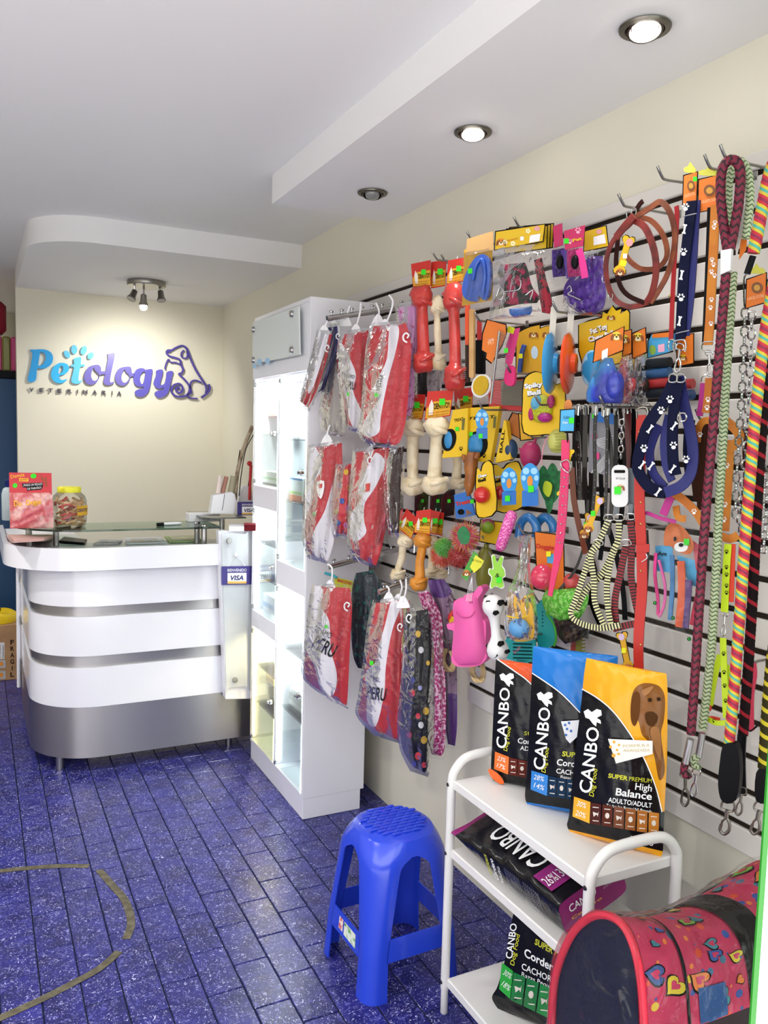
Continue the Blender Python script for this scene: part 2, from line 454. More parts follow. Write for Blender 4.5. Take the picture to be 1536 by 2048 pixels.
for i in range(-16, 15):
    for j in range(-9, 28):
        x = X0+(i+.5)*TW; y = Y0+(j+(.5 if i % 2 else 0))*TL
        if x+TW/2 > XW+.05 or y < .7: continue
        u = depth(V(x, y, 0)); pxx = 768+F*(V(x, y, 0)-CAM).dot(CR)/max(u, .1); pyy = 1024-F*(V(x, y, 0)-CAM).dot(CU)/max(u, .1)
        if u > .5 and -30 < pxx < 1300 and 1330 < pyy < 2110 and y < 4.15: near.append((pyy, x, y))
        else: rest.rbox(x-TW/2+.0018, x+TW/2-.0018, y-TL/2+.0016, y+TL/2-.0016, -.03, 0, .0022)
near.sort(reverse=True)
for k, (_, x, y) in enumerate(near):
    if k < 300:
        o = bpy.data.objects.new('floor_tile', tile_me); COL.objects.link(o); o.parent = floor; o.location = (x, y, random.uniform(-.0006, .0004))
    else: rest.rbox(x-TW/2+.0018, x+TW/2-.0018, y-TL/2+.0016, y+TL/2-.0016, -.03, 0, .0022)
ro = rest.build('distant_tiles', TM, floor, 0); ro['kind'] = 'stuff'
brown = mat('worn brown paint line', '4c4636', .7, noise=(40, '6a6450', .4, .7))
for seg in ([(-60, 1752), (0, 1742), (60, 1736), (120, 1732), (178, 1732)], [(198, 1740), (222, 1768), (246, 1795), (258, 1822), (262, 1850), (252, 1878)], [(238, 1903), (200, 1936), (150, 1964), (80, 2000), (0, 2036), (-60, 2062)]):
    P = catmull([on(x, y, 'z', .0012) for x, y in seg], 5)
    MB().strap(P, .026, .0014, (0, 0, 1)).build('painted_floor_line', brown, floor, 30)

# ------------------------------------------------------------------ walls, ceiling, soffits
wr = struct(MB().box(XW, XW+.12, .62, YB+.12, 0, ZC+.1).build('wall_right', cream))
wb = struct(MB().box(.244, XW+.12, YB, YB+.12, 0, ZC+.1).build('wall_back', cream))
wl = struct(MB().box(-1.82, -1.7, 1.5, 8.2, 0, ZC+.1).build('wall_left', cream))
wf = struct(MB().box(-1.82, XW+.12, 8.2, 8.3, 0, ZC+.1).build('wall_rear', cream))
ws = struct(MB().box(.36, XW+.12, YB+.12, 8.2, 0, ZC+.1).build('wall_side', cream))
ce = struct(MB().box(-1.82, XW+.12, .62, 8.3, ZC, ZC+.1).build('ceiling', ceil_paint))
t1 = struct(MB().box(1.071, XW, .62, 3.218, 2.519, ZC).build('trim_1', white_paint), 'boxed plaster soffit with three downlights along the ceiling')
arc = [(XW, 4.27)]+[(.56+.315*cos(a), 4.585+.315*sin(a)) for a in [radians(-90-90*k/14) for k in range(15)]]+[(.245, YB), (XW, YB)]
t2 = struct(MB().prism([(x, y, 2.507) for x, y in arc], (0, 0, ZC-2.507)).build('trim_2', white_paint, None, 40), 'plaster soffit with a rounded corner over the counter')
sun_canopy = struct(MB().box(-2.2, XW+.5, -.35, .62, 2.63, 2.75).build('added_sun_canopy', white_paint))  # unseen canopy, added to keep direct sun out of the room
pv2 = struct(MB().box(-8, -1.7, .62, 9, -.12, -.01).build('pavement_side', mat('pale concrete pavement', 'b4b3b2', .8, noise=(5, 'a4a3a2', .4, .6))))
pave = struct(MB().box(-8, 8, -9, .62, -.12, -.01).build('pavement', mat('pale concrete pavement', 'b4b3b2', .8, noise=(5, 'a4a3a2', .4, .6))))
fac = struct(MB().box(-9, 9, -8.4, -8, -.1, 3.4).build('added_facade_opposite', mat('beige street facade', 'a19f9b', .8, noise=(1.5, '8b8986', .4, .6))))  # unseen facade, added to block the low bright sky
for x in range(-7, 8, 2):
    for z in (1.0,): MB().box(x-.5, x+.5, -8, -7.97, z, z+1.4).build('window', mat('dark street window', '30343a', .2), fac, 0)
fac2 = struct(MB().box(-8.4, -8, -8, 9, -.1, 3.4).build('added_facade_side', mat('beige street facade', 'a19f9b', .8)))  # second added facade, blocking low sky on the open side
# storefront pane at the camera's elbow: white frame edged in green
gx = on(1512, 1900, 'y', .72).x
d1 = thing('window_1', 'shop window frame edged with a green strip', 'window'); d1['kind'] = 'structure'; del d1['category']
MB().box(gx, gx+.0105, .7205, .7235, 0, 2.6).build('green_strip', mat('green vinyl', '1c7a12', .5), d1, 0)
MB().box(gx+.0107, gx+.05, .7205, .7235, 0, 2.6).build('window_frame', white_lam, d1, 0)
MB().box(gx+.05, XW-.002, .7205, .7235, .1, 2.5).build('pane', glassy, d1, 0)
MB().box(gx+.05, XW-.002, .7205, .7235, 0, .1).build('window_frame', white_lam, d1, 0)

# slatted display panel: boards with dark grooves between
pan = struct(thing('trim_4', 'white slatted display panel on the wall', 'slat panel')); del pan['category']
GZ = [.729+.0825*k for k in range(-1, 20)]
slat_m = mat('off white slat board', 'dcd8d2', .45)
groove = mat('dark brown slat groove', '2e2620', .7)
PX0, PX1 = XW-.018, XW-.006
for (ya, yb, zlo) in ((1.02, 2.45, .664), (2.452, 3.62, .98)):
    MB().box(PX1-.002, XW-.0005, ya, yb, max(zlo, GZ[0]), 2.255).build('groove_backing', groove, pan, 0)
    for z in GZ:
        a, b = z+.008, min(z+.0825-.006, 2.262)
        if b <= zlo+.01 or a > 2.25: continue
        MB().rbox(PX0, PX1, ya, yb, max(a, zlo), b, .003).build('slat', slat_m, pan, 0)

# ------------------------------------------------------------------ lamps
def spot(name, loc, target, power, ang, blend=.6, col=(1, .95, .86), r=.03, parent=None):
    l = bpy.data.lights.new(name, 'SPOT'); l.energy = power; l.spot_size = radians(ang); l.spot_blend = blend; l.color = col; l.shadow_soft_size = r
    o = bpy.data.objects.new(name, l); COL.objects.link(o); o.location = loc
    o.rotation_euler = (Vector(target)-Vector(loc)).to_track_quat('-Z', 'Y').to_euler(); return o
bulb_on = mat('lit lamp glass', 'ffffff', .3, emit=('fff8ec', 22))
bulb_off = mat('unlit lamp glass', '8a8a88', .15, coat=.5)
def downlight(px, py, on_, label, p=None, power=9, ang=85):
    p = p or on(px, py, 'z', 2.519)
    t = thing('recessed_downlight', label, 'downlight', p, 0, 'downlights in the soffit')
    MB().lathe([(.052, -.001), (.057, -.004), (.055, -.008), (.043, -.009), (.040, -.004), (.038, .0)], 32).build('trim_ring', dark_metal, t)
    MB().lathe([(.0405, -.002), (.039, -.012), (.034, -.013), (.030, -.002)], 28, (0, 0, 0), (.12, .22, 1)).build('gimbal', dark_metal, t)
    g = MB().lathe([(.0, -.024), (.016, -.023), (.024, -.019), (.027, -.012), (.028, -.002)], 24, (0, 0, 0), (.12, .22, 1)).build('bulb', bulb_on if on_ else bulb_off, t)
    if on_: spot('downlight_lamp', p+V(0, 0, -.03), p+V(-.02, .05, -1), power, ang, .9, (1, .97, .93))
downlight(1290, 53, True, 'lit recessed downlight closest to the shop entrance')
downlight(946, 262, True, 'lit recessed downlight in the middle of the soffit')
downlight(745, 384, False, 'unlit recessed downlight at the inner end of the soffit')
for y, w_ in ((1.9, 'first'), (3.3, 'second'), (4.6, 'third')):  # fill lamps out of view, added to brighten deep ceiling and cabinet front
    downlight(0, 0, True, w_+' added fill downlight out of view over the open side, counted from the entrance', V(-.75, y, ZC), 46, 165)
for y in (6.6, 7.6): downlight(0, 0, True, 'added fill downlight out of view over the passage '+('before' if y < 7 else 'beside')+' the rear wall', V(-.3, y, ZC), 18, 165)  # two more unseen lamps, added to lighten the deep end
lp = on(293, 563, 'z', 2.507)
t = thing('spotlight_cluster', 'round nickel ceiling lamp with three small adjustable spotlights', 'ceiling lamp', lp)
nick = mat('satin nickel', '9a9790', .35, 1.)
MB().lathe([(.0, 0), (.112, 0), (.113, -.004), (.113, -.026), (.109, -.03), (0, -.03)], 40).build('mounting_plate', nick, t)
for (px, py, dr, lit) in ((266, 590, (-.5, -.3, -1), 0), (287, 600, (.0, .05, -1), 1), (322, 592, (.05, -.3, -1), 0)):
    q = on(px, py, 'y', lp.y-(.03 if lit else 0))-lp; dr = Vector(dr).normalized()
    h = MB().lathe([(.011, -.034), (.017, -.03), (.019, .0), (.021, .012), (.028, .026), (.027, .032), (.0, .03)], 18, q, dr).build('lamp_head', nick, t)
    MB().tube([(q.x*.9, q.y*.9, -.03), q-dr*.03], .006, 8).build('swivel_stem', chrome, t)
    if lit:
        MB().ball(q+dr*.042, (.022, .022, .02), 16, 10).build('bulb', mat('lit spot glass', 'ffffff', .3, emit=('fff6e6', 26)), h)
        spot('track_lamp', lp+q+V(0, .05, -.08), (.95, YB, 1.6), 20, 130, .9, (1, .97, .9))
# ================================================================== glass cabinet
CX, CB, CY0, CYM, CY1, CT = 1.197, 1.48, 3.10, 3.463, 3.83, 2.155
zf = lambda py: on(520, py, 'x', CX).z
zn = lambda py: on(580, py, 'x', CX).z
cab = thing('display_cabinet', 'tall white cabinet with lit glass doors beside the counter', 'cabinet', (CX, CY0, 0))
def cb(name, x0, x1, y0, y1, z0, z1, m=white_lam, r=.0015, parent=None):
    return MB().rbox(x0-CX, x1-CX, y0-CY0, y1-CY0, z0, z1, r).build(name, m, parent or cab, 0)
cb('plinth', CX+.004, CB-.015, CY0+.002, CY1, 0, .088)
cb('side_panel', CX, CB, CY0, CY0+.018, .089, CT); cb('side_panel', CX, CB, CY1-.018, CY1, .089, CT)
cb('back_panel', CB-.012, CB, CY0+.0185, CY1-.0185, .089, CT)
cb('top_panel', CX, CB-.0125, CY0+.0185, CY1-.0185, CT-.018, CT)
cb('bottom_panel', CX, CB-.0125, CY0+.0185, CY1-.0185, .089, .107)
cb('divider', CX, CB-.0125, CYM-.01, CYM+.01, .1075, 1.78)
zt = zf(752)
cb('top_box_front', CX, CX+.016, CY0+.0185, CY1-.0185, zt+.001, CT-.0185)
cb('shelf_board', CX+.0165, CB-.0125, CY0+.0185, CY1-.0185, zt-.018, zt)
cb('top_rail', CX-.006, CX, CY0, CY1, zt-.012, zt+.05)
far = [(zf(972), zt-.019), (zf(1228), zf(1015)), (.108, zf(1262))]
nearc = [(zn(1131), zt-.019), (.108, zn(1180))]
cb('blank_panel', CX, CB-.0125, CYM+.0105, CY1-.0185, far[1][1], far[0][0]); cb('blank_panel', CX, CB-.0125, CYM+.0105, CY1-.0185, far[2][1], far[1][0])
cb('blank_panel', CX, CB-.0125, CY0+.0185, CYM-.0105, nearc[1][1], nearc[0][0])
led = mat('white led strip', 'ffffff', .4, emit=('f4fbff', 9)); ledw = mat('warm led strip', 'ffffff', .4, emit=('ffe29a', 6))
def door(y0, y1, z0, z1, warm=False, lock=True):
    d = cb('glass_door', CX-.007, CX-.002, y0+.004, y1-.004, z0+.006, z1-.006, glass_mat('cabinet door glass', 'fcfefd', .7), .001)
    for zz in (z0+.02, z1-.02):
        MB().rbox(-.012, .0, y1-CY0-.03, y1-CY0-.012, zz-.01, zz+.01, .003).build('hinge_clip', chrome, d, 0)
    if lock: MB().lathe([(.013, 0), (.013, .012), (.008, .015), (.008, .022)], 14, (-.007, y0-CY0+.016, (z0+z1)/2), (-1, 0, 0)).build('door_lock', chrome, d)
    cb('led_strip', CX+.004, CX+.012, y0+.003, y0+.011, z0+.01, z1-.01, ledw if warm else led, .001)
    cb('led_strip', CX+.004, CX+.012, y1-.011, y1-.003, z0+.01, z1-.01, ledw if warm else led, .001)
    la = bpy.data.lights.new('cabinet_led', 'AREA'); la.shape = 'RECTANGLE'; la.size = .012; la.size_y = (y1-y0)*.8; la.energy = 4*(z1-z0)/.4; la.color = (1, .86, .5) if warm else (.95, .98, 1)
    lo = bpy.data.objects.new('cabinet_led', la); COL.objects.link(lo); lo.location = (CX+.03, (y0+y1)/2, z1-.012); lo.rotation_euler = (0, radians(-25), 0)
    k = 2 if z1-z0 > .5 else 1
    return [z0+(z1-z0)*(i+1)/(k+1) for i in range(k)]
for i, (a, b) in enumerate(far):
    for z in door(CYM+.01, CY1-.018, a, b, i == 2): cb('glass_shelf', CX+.02, CB-.014, CYM+.0115, CY1-.0195, z-.005, z, glass_mat('glass shelf', 'f2f9f6', 1.), .001)
for i, (a, b) in enumerate(nearc):
    for z in door(CY0+.018, CYM-.01, a, b): cb('glass_shelf', CX+.02, CB-.014, CY0+.0195, CYM-.0115, z-.005, z, glass_mat('glass shelf', 'f2f9f6', 1.), .001)
# frosted pane on the top box
fp = thing('frosted_sign_pane', 'frosted glass pane bolted to the top of the white cabinet', 'glass sign', (CX, CY0, 1.9))
def cpt(x, y, dx): return on(x, y, 'x', CX-dx)-V(CX, CY0, 1.9)
MB().prism([cpt(x, y, .024) for x, y in ((505, 645), (597, 613), (599, 709), (505, 728))], (.006, 0, 0)).build('pane', glass_mat('frosted greenish glass', 'eef5f1', .4, .85, (.84, .9, .87)), fp, 0)
for (x, y) in ((518, 660), (596, 629), (518, 721), (596, 701)):
    MB().lathe([(.0, .036), (.012, .035), (.014, .031), (.014, .0)], 18, cpt(x, y, 0)+V(-.0005, 0, 0), (-1, 0, 0)).build('standoff_bolt', steel, fp)
lb = mat('light blue print', 'a9d2ee', .6)
for (x, y, r) in ((519, 724, 6.5), (535, 722, 6.5), (509, 732, 5)):
    MB().prism([cpt(a, b, .0245) for a, b in ell(x, y, r*.75, r)], (-.0005, 0, 0)).build('printed_dot', lb, fp, 0)

# cabinet contents ------------------------------------------------------------
def carton(name, label, cat, x0, y0, x1, y1, z, xx, yd, col, bands=(), group='goods in the cabinet'):
    """small box on a cabinet shelf seen at pixels x0..x1, y0..y1; z = shelf height"""
    a = on(x0, y1, 'x', xx); b = on(x1, y1, 'x', xx); h = on((x0+x1)/2, y0, 'x', xx).z-on((x0+x1)/2, y1, 'x', xx).z
    t = thing(name, label, cat, (xx, (a.y+b.y)/2, z), 0, group); w = abs(a.y-b.y)
    MB().rbox(0, yd, -w/2, w/2, .0, h, .002).build('body', mat('carton '+col, col, .5), t, 0)
    for (f0, f1, c) in bands: MB().box(-.0008, 0, -w/2+.002, w/2-.002, h*f0, h*f1).build('printed_band', mat('print '+c, c, .5), t, 0)
    return t
fs = [a+(b-a)*(i+1)/(2 if b-a < .5 else 3) for a, b in far for i in range(1 if b-a < .5 else 2)]
carton('pink_pack_box', 'pink patterned pack on the uppermost cabinet shelf', 'pack', 531, 808, 555, 865, far[0][0]+(far[0][1]-far[0][0])*2/3, 1.26, .05, 'efc4c0', ((.0, .45, 'e79a98'), (.55, .9, 'f6d9d5')))
carton('medicine_carton', 'white medicine carton with green stripes behind the far glass door', 'carton', 525, 946, 554, 975, far[0][0], 1.24, .05, 'e6ece2', ((.05, .2, '4a4a48'), (.45, .6, '9cc890')))
carton('flea_treatment_box', 'pale box with orange and blue print behind the near glass door', 'carton', 577, 958, 604, 1004, nearc[0][0]+(nearc[0][1]-nearc[0][0])/3, 1.25, .06, 'dfe7e0', ((.0, .25, 'e08a50'), (.3, .4, 'a8cf60'), (.9, 1., '3f78b0')))
carton('tissue_pack', 'white and blue pack low behind the far glass door', 'pack', 521, 1197, 548, 1230, far[1][0], 1.25, .07, 'e8eef4', ((.2, .5, '9db8d8'),))
carton('soap_box', 'white soap box with a grey dog drawing in the near lower cabinet', 'box', 578, 1368, 604, 1404, nearc[1][0]+(nearc[1][1]-nearc[1][0])/3, 1.26, .06, 'e4e6e0', ((.3, .75, 'aab0a8'),))
carton('flat_accessory_pack', 'flat brown pack in the warm yellow cabinet compartment', 'pack', 517, 1360, 545, 1376, far[2][0]+(far[2][1]-far[2][0])/2, 1.27, .1, 'b8a888', ((.2, .6, '7a6a50'),))
for (px, lab, colr) in ((579, 'small clear bottle with a black cap inside the cabinet', '202020'), (594, 'small clear bottle with a grey cap inside the cabinet', '909090')):
    zb = nearc[0][0]+(nearc[0][1]-nearc[0][0])*2/3; p = on(px, 850, 'x', 1.27)
    t = thing('spray_bottle', lab, 'bottle', (1.27, p.y, zb), 0, 'goods in the cabinet')
    MB().lathe([(.012, 0), (.014, .004), (.014, .05), (.006, .062), (.006, .068)], 16).build('body', mat('clear pet plastic', 'dfe5e2', .15), t)
    MB().lathe([(.008, .068), (.008, .088), (.006, .092), (0, .092)], 14).build('cap', mat('cap '+colr, colr, .4), t)

# ================================================================== reception counter
YF = 3.95
cnt = thing('reception_counter', 'white and steel reception counter with a rounded end', 'counter', (.75, YF, 0))
def plan(yf, xl, r, xr=1.262, yend=5.0, n=16):
    P = [(xr, yf), (xl+r+.2, yf)]+[(xl+r+r*cos(a), yf+r+r*sin(a)) for a in [radians(-90-90*k/n) for k in range(n+1)]]+[(xl, yend)]
    return [(x-.75, y-YF) for x, y in P]
def wallband(name, P, z0, z1, th, m, bev=.003):
    n = len(P); mb = MB(); inn = []
    for i in range(n):
        a = Vector(P[max(i-1, 0)]); b = Vector(P[min(i+1, n-1)]); t = (b-a).normalized(); nn = Vector((t.y, -t.x))  # to the inside of the curve
        inn.append((P[i][0]+nn.x*th, P[i][1]+nn.y*th))
    vs = []
    for i in range(n): vs += [(*P[i], z0), (*P[i], z1), (*inn[i], z1), (*inn[i], z0)]
    fs = [(i*4+k, i*4+(k+1) % 4, i*4+4+(k+1) % 4, i*4+4+k) for i in range(n-1) for k in range(4)]+[(0, 1, 2, 3), tuple((n-1)*4+k for k in (3, 2, 1, 0))]
    mb.add(vs, fs); return mb.build(name, m, cnt, 35)
steel_c = mat('counter brushed steel', 'b8b5b4', .34, 1., bump=(300, .04, .001))
_n, _l = steel_c.node_tree.nodes, steel_c.node_tree.links; _t = _n.new('ShaderNodeTangent'); _t.direction_type = 'RADIAL'; _t.axis = 'Z'
_l.new(_t.outputs[0], _n['Principled BSDF'].inputs['Tangent']); _n['Principled BSDF'].inputs['Anisotropic'].default_value = .85; _n['Principled BSDF'].inputs['Anisotropic Rotation'].default_value = .25
P0, P1 = plan(YF, .21, .30), plan(YF+.012, .222, .288)
wallband('steel_base', P0, .068, .311, .02, steel_c)
for a, b in ((.312, .500), (.556, .742), (.790, .966)): wallband('white_band', P0, a, b, .02, white_gloss)
for a, b in ((.5005, .5555), (.7425, .7895)): wallband('steel_strip', P1, a, b, .006, steel_c)
wallband('fascia', plan(3.90, .105, .37), .967, 1.07, .022, white_gloss)
wt = plan(3.922, .127, .348)
wallband('worktop', wt, 1.03, 1.048, .345, white_lam)
wallband('inner_body', plan(YF+.024, .234, .276), .07, .965, .25, white_lam)
for (x, y) in ((.332, 4.05), (1.15, 4.05), (.30, 4.9)): MB().lathe([(.018, 0), (.018, .069)], 14, (x-.75, y-YF, 0)).build('leg', steel, cnt)
pxs = lambda x, y, yy: on(x, y, 'y', yy)-V(.75, YF, 0)
pl = [pxs(437, 1062, 3.885), pxs(451, 1398, 3.885), V(.515, -.065, .278), V(.515, -.065, 1.135)]
MB().prism(pl, (0, .05, 0)).build('end_pillar', white_gloss, cnt, 30)
gp = [pxs(x, y, 3.868) for x, y in curve2([(444, 1072), (448, 1067), (490, 1068), (512, 1069), (516, 1370), (490, 1372), (458, 1375), (453, 1370)], 3)]
MB().prism(gp, (0, .006, 0)).build('glass_plaque', glass_mat('frosted plaque glass', 'f4f8f8', .6, .4, (.93, .95, .96)), cnt, 0)
for (x, y) in ((456, 1081), (468, 1358)): MB().lathe([(0, .026), (.012, .025), (.014, .021), (.014, 0)], 16, pxs(x, y, 3.885), (0, -1, 0)).build('standoff_bolt', steel, cnt)
green_glass = glass_mat('green tinted glass', 'c9e4d4', 1., .03, (.55, .75, .65))
wallband('glass_top', plan(3.935, .14, .33, 1.07, 4.62), 1.142, 1.151, .31, green_glass)
for (x, y, yy) in ((58, 1090, 4.16), (112, 1080, 4.2), (408, 1085, 3.99), (394, 1080, 4.12)):
    q = on(x, y, 'y', yy); MB().lathe([(.014, 1.049), (.014, 1.142), (.016, 1.1425), (.016, 1.152), (.012, 1.156), (0, 1.156)], 14, (q.x-.75, yy-YF, 0)).build('glass_post', steel, cnt)
MB().tube([pxs(36, 1132, 4.98), pxs(38, 1374, 4.98)], .011, 8).build('rear_post', white_lam, cnt)

# ------------------------------------------------------------------ things on the counter
def stand(name, label, cat, px, py, yy, group=None, rz=0.):
    return Item(name, label, cat, px, py, pos=on(px, py, 'y', yy), rz=rz, group=group)
it = Item('treat_display_bag', 'red dog treat bag with a printed header on the counter glass', 'treat bag', 60, 1058, pos=on(60, 1058, 'z', 1.1525), rz=0)
red_print = mat('red print', 'c8303a', .45)
it.card([(18, 945), (103, 946), (104, 990), (19, 990)], red_print, .003, name='header_card')
it.sheet([((19, 985), (104, 985)), ((19, 1010), (106, 1008)), ((20, 1035), (107, 1032)), ((20, 1057), (107, 1056))], mat('pink red foil pouch', 'c4575c', .25, noise=(18, 'e8b9b0', .45, .62), coat=.5), .028, name='pouch', jit=.004, setsurf=True)
it.text('Doguis', 22, 957, 49, 952, 7, mat('yellow print', 'f2b52a', .5), bold=.02)
it.card(rrect(38, 956, 57, 963, 1), mat('yellow print', 'f2b52a', .5), .0006, .002, 'sticker'); it.text('BONES', 40, 962, 55, 960, 4, mat('red ink', 'a01a20', .5), off=.003)
it.card([(44, 967), (86, 965), (86, 972), (83, 979), (54, 982), (53, 975), (45, 975)], ink, .0005, .0006, 'slogan_patch')
it.text('\u00a1TR\u00c1ELE UN PEDAZO', 46, 973, 85, 970, 4.6, wink, off=.0012); it.text('DE PARA\u00cdSO!', 55, 980, 83, 977, 4.6, wink, off=.0012)
it.shapes([ell(67, 952, 6, 5)], green_st, e=.001, name='price_sticker'); it.shapes([[(30+(6 if k % 2 else 4)*cos(k*pi/8), 971+(6 if k % 2 else 4)*sin(k*pi/8)) for k in range(16)]], green_st, name='star_sticker', e=.001)
it.shapes([[(80, 948), (86, 957), (94, 954), (93, 962), (95, 973), (92, 973), (89, 963), (83, 960)]], mat('biscuit brown print', '9a4a2a', .6), e=.001, name='bone_print')
it.text('Do', 28, 1012, 43, 1012, 11, mat('yellow print', 'f2b52a', .5), bold=.03, drape=True, e=.004); it.text('Dogui', 53, 1010, 82, 1008, 10, mat('yellow print', 'f2b52a', .5), bold=.03, drape=True, e=.004)

t = thing('treat_jar', 'clear jar of rawhide sticks with a yellow lid on the counter', 'jar', on(139, 1052, 'z', 1.1525))
jk = depth(t.location.copy())/F
MB().lathe([(.0, 0), (.066, 0), (.074, .008), (.078, .03), (.078, .12), (.07, .145), (.05, .162), (.048, .17)], 28, sx=1.0).build('jar_body', glass_mat('jar plastic', 'fbfaf4', .6, .03), t)
MB().lathe([(.052, .160), (.053, .162), (.053, .182), (.049, .186), (0, .186)], 32).build('lid', mat('yellow lid', 'e0dc2c', .45), t)
tan_ = mat('rawhide tan', 'dcb888', .6, noise=(60, 'b88a58', .4, .65)); redr = mat('red rawhide', 'c8423c', .5)
sticks = MB()
for k in range(70):
    a = random.uniform(0, 6.28); r = .062*sqrt(random.random()); z = random.uniform(.01, .125)
    c = V(r*cos(a), r*sin(a), z); d = V(random.uniform(-1, 1), random.uniform(-1, 1), random.uniform(-.3, .3)).normalized()*.028
    if (c+d).xy.length > .072 or (c-d).xy.length > .072: d = V(-c.y, c.x, .02).normalized()*.022
    sticks.tube([c-d, c+d], .006, 6, mi=1 if (k % 3 == 0 and c.x < .02) else 0)
so = sticks.build('rawhide_sticks', [tan_, redr], t); so['kind'] = 'stuff'
lab_pts = lambda z, a: (.0795*cos(a), .0795*sin(a), z)
A = [radians(-70+10*k) for k in range(8)]
MB().prism([lab_pts(.055, a) for a in A]+[lab_pts(.10, a) for a in A[::-1]], (.0008, -.0008, 0)).build('label', mat('yellow jar label', 'e3ae2a', .5), t, 40)
vs, fs, _ = text_data('DENTITOY', .02)
mb = MB(); mb.add([(.0812*cos(radians(-68+52*u)), .0812*sin(radians(-68+52*u)), .072+.016*v) for u, v in vs], fs); mb.build('lettering', mat('navy print', '26265c', .5), t, 0, fixn=False)
t = thing('sanitizer_bottle', 'clear bottle with a navy cap behind the treat bag', 'bottle', on(18, 1040, 'z', 1.1525))
MB().lathe([(.0, 0), (.03, 0), (.033, .004), (.033, .13), (.026, .155), (.013, .165)], 20).build('body', mat('grey clear plastic', 'aab6ba', .15), t)
MB().lathe([(.016, .165), (.016, .195), (.010, .2), (0, .2)], 16).build('cap', mat('navy cap', '14205a', .4), t)
t = thing('marker_pen', 'white marker pen with a black cap lying on the glass', 'marker', on(346, 1053, 'y', 4.05)); t.rotation_euler = (0, 0, .25); t.location.z = 1.1585
MB().lathe([(.0075, -.06), (.0075, .02), (.004, .045), (0, .046)], 12, (0, 0, 0), (1, 0, 0)).build('barrel', white_pl, t)
MB().lathe([(.0, -.085), (.008, -.084), (.0085, -.05)], 12, (0, 0, 0), (1, 0, 0)).build('cap', black, t)
t = thing('card_reader_box', 'long white carton with payment logo at the end of the glass', 'carton', on(408, 1055, 'y', 4.2)); t.location.z = 1.1515
MB().rbox(-.085, .075, -.03, .05, 0, .043, .002).build('body', white_pl, t, 0)
vs, fs, _ = text_data('VISA', .03, .2); mb = MB(); mb.add([(.035+.035*u, -.0306, .012+.012*v) for u, v in vs], fs); mb.build('lettering', mat('grey ink', '505058', .5), t, 0, fixn=False)
MB().box(.03, .072, -.0305, -.03, .03, .032).build('printed_line', mat('grey ink', '505058', .5), t, 0)
# papers lying on the worktop under the glass
def flat(name, label, quad, z, th, m, cat='leaflet', extra=None):
    P = [on(x, y, 'z', z) for x, y in quad]; c = sum(P, V(0, 0, 0))/len(P)
    t = thing(name, label, cat, c, 0, 'papers on the counter')
    MB().prism([p-c for p in P], (0, 0, th)).build('sheets', m, t, 0)
    if extra:
        P2 = [(p-c)*.7+V(0, 0, th+.0004) for p in P]; mb = MB(); mb.add(P2, [(0, 1, 2, 3)]); mb.build('cover_print', extra, t, 0, fixn=False)
    return t
paper = mat('magazine paper', 'd8d4d0', .5, noise=(30, '9aa6b4', .45, .65))
flat('black_folder', 'black folder lying on the counter worktop', ((118, 1086), (168, 1090), (174, 1083), (128, 1078)), 1.05, .012, black, 'folder')
flat('leaflet_stack', 'grey printed leaflets beside the black folder', ((186, 1090), (236, 1089), (246, 1082), (200, 1081)), 1.05, .006, paper, extra=mat('grey leaflet print', '8d9096', .5, noise=(40, 'd8d8d8', .4, .6)))
flat('brochure', 'white brochure with an orange picture on the worktop', ((252, 1089), (334, 1087), (322, 1076), (248, 1078)), 1.05, .006, mat('white brochure paper', 'dfe2e6', .5), extra=mat('brochure picture', 'd6c4a8', .5, noise=(22, 'c4d0dc', .4, .6)))
flat('green_magazine', 'green edged magazine beneath the glass shelf', ((338, 1086), (404, 1084), (396, 1074), (328, 1075)), 1.05, .008, mat('green magazine cover', 'a6b878', .5), extra=mat('magazine picture', 'd8d6b4', .5))
for k in range(5):
    flat('old_magazine', ['topmost', 'second', 'third', 'fourth', 'lowest'][4-k]+' magazine of the pile beneath the treat bag', ((20+k*2, 1086), (104-k*4, 1082), (106, 1074), (12+k, 1074)), 1.05+k*.013, .012, mat('magazine edge %d' % k, ['b9a39a', 'd8d0cc', 'c08078', 'cfc8c0', 'c49a90'][k], .6), 'magazine')
# small raised stand with leaflet holders
st = thing('counter_stand', 'small steel shelf on a post at the end of the counter', 'stand', (.75, YF, 0))
s0 = on(448, 1031, 'y', 4.12); zs = s0.z
MB().prism([(x, y, zs-.006) for x, y in ((s0.x-.13-.75, .10), (s0.x-.10-.75, .06), (1.22-.75, .06), (1.22-.75, .42), (s0.x-.13-.75, .42))], (0, 0, .006)).build('plate', mat('dark smoked glass', '4a4c4a', .1), st, 0)
MB().lathe([(.014, 1.05), (.014, zs-.006)], 14, (s0.x-.01-.75, .17, 0)).build('post', steel, st)
for x in (s0.x-.06, s0.x-.03): MB().lathe([(.012, zs-.026), (.012, zs-.006)], 12, (x-.75-.06, .25, 0)).build('knob', dark_metal, st)
def holder(label, loop, m, yy, t_=.05):
    it = stand('leaflet_holder', label, 'holder', loop[0][0], loop[0][1], yy); it.card(loop, m, t_, 0, 'holder_body'); return it
it = holder('white slotted leaflet holder with rolled papers on the small stand', [(421, 1027), (427, 991), (464, 984), (470, 989), (472, 1000), (467, 1028)], white_pl, 4.08)
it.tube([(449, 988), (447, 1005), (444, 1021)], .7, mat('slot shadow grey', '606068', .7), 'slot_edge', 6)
for (a, b, r, c, yo) in (((436, 986), (441, 951), 5, 'd8c8c0', -.02), ((445, 986), (453, 953), 4.5, 'a87868', -.03)):
    it.spin(a, b, [(0, 0), (0, r), (1, r), (1, r*.6)], mat('rolled paper '+c, c, .7), yo, 'rolled_paper')
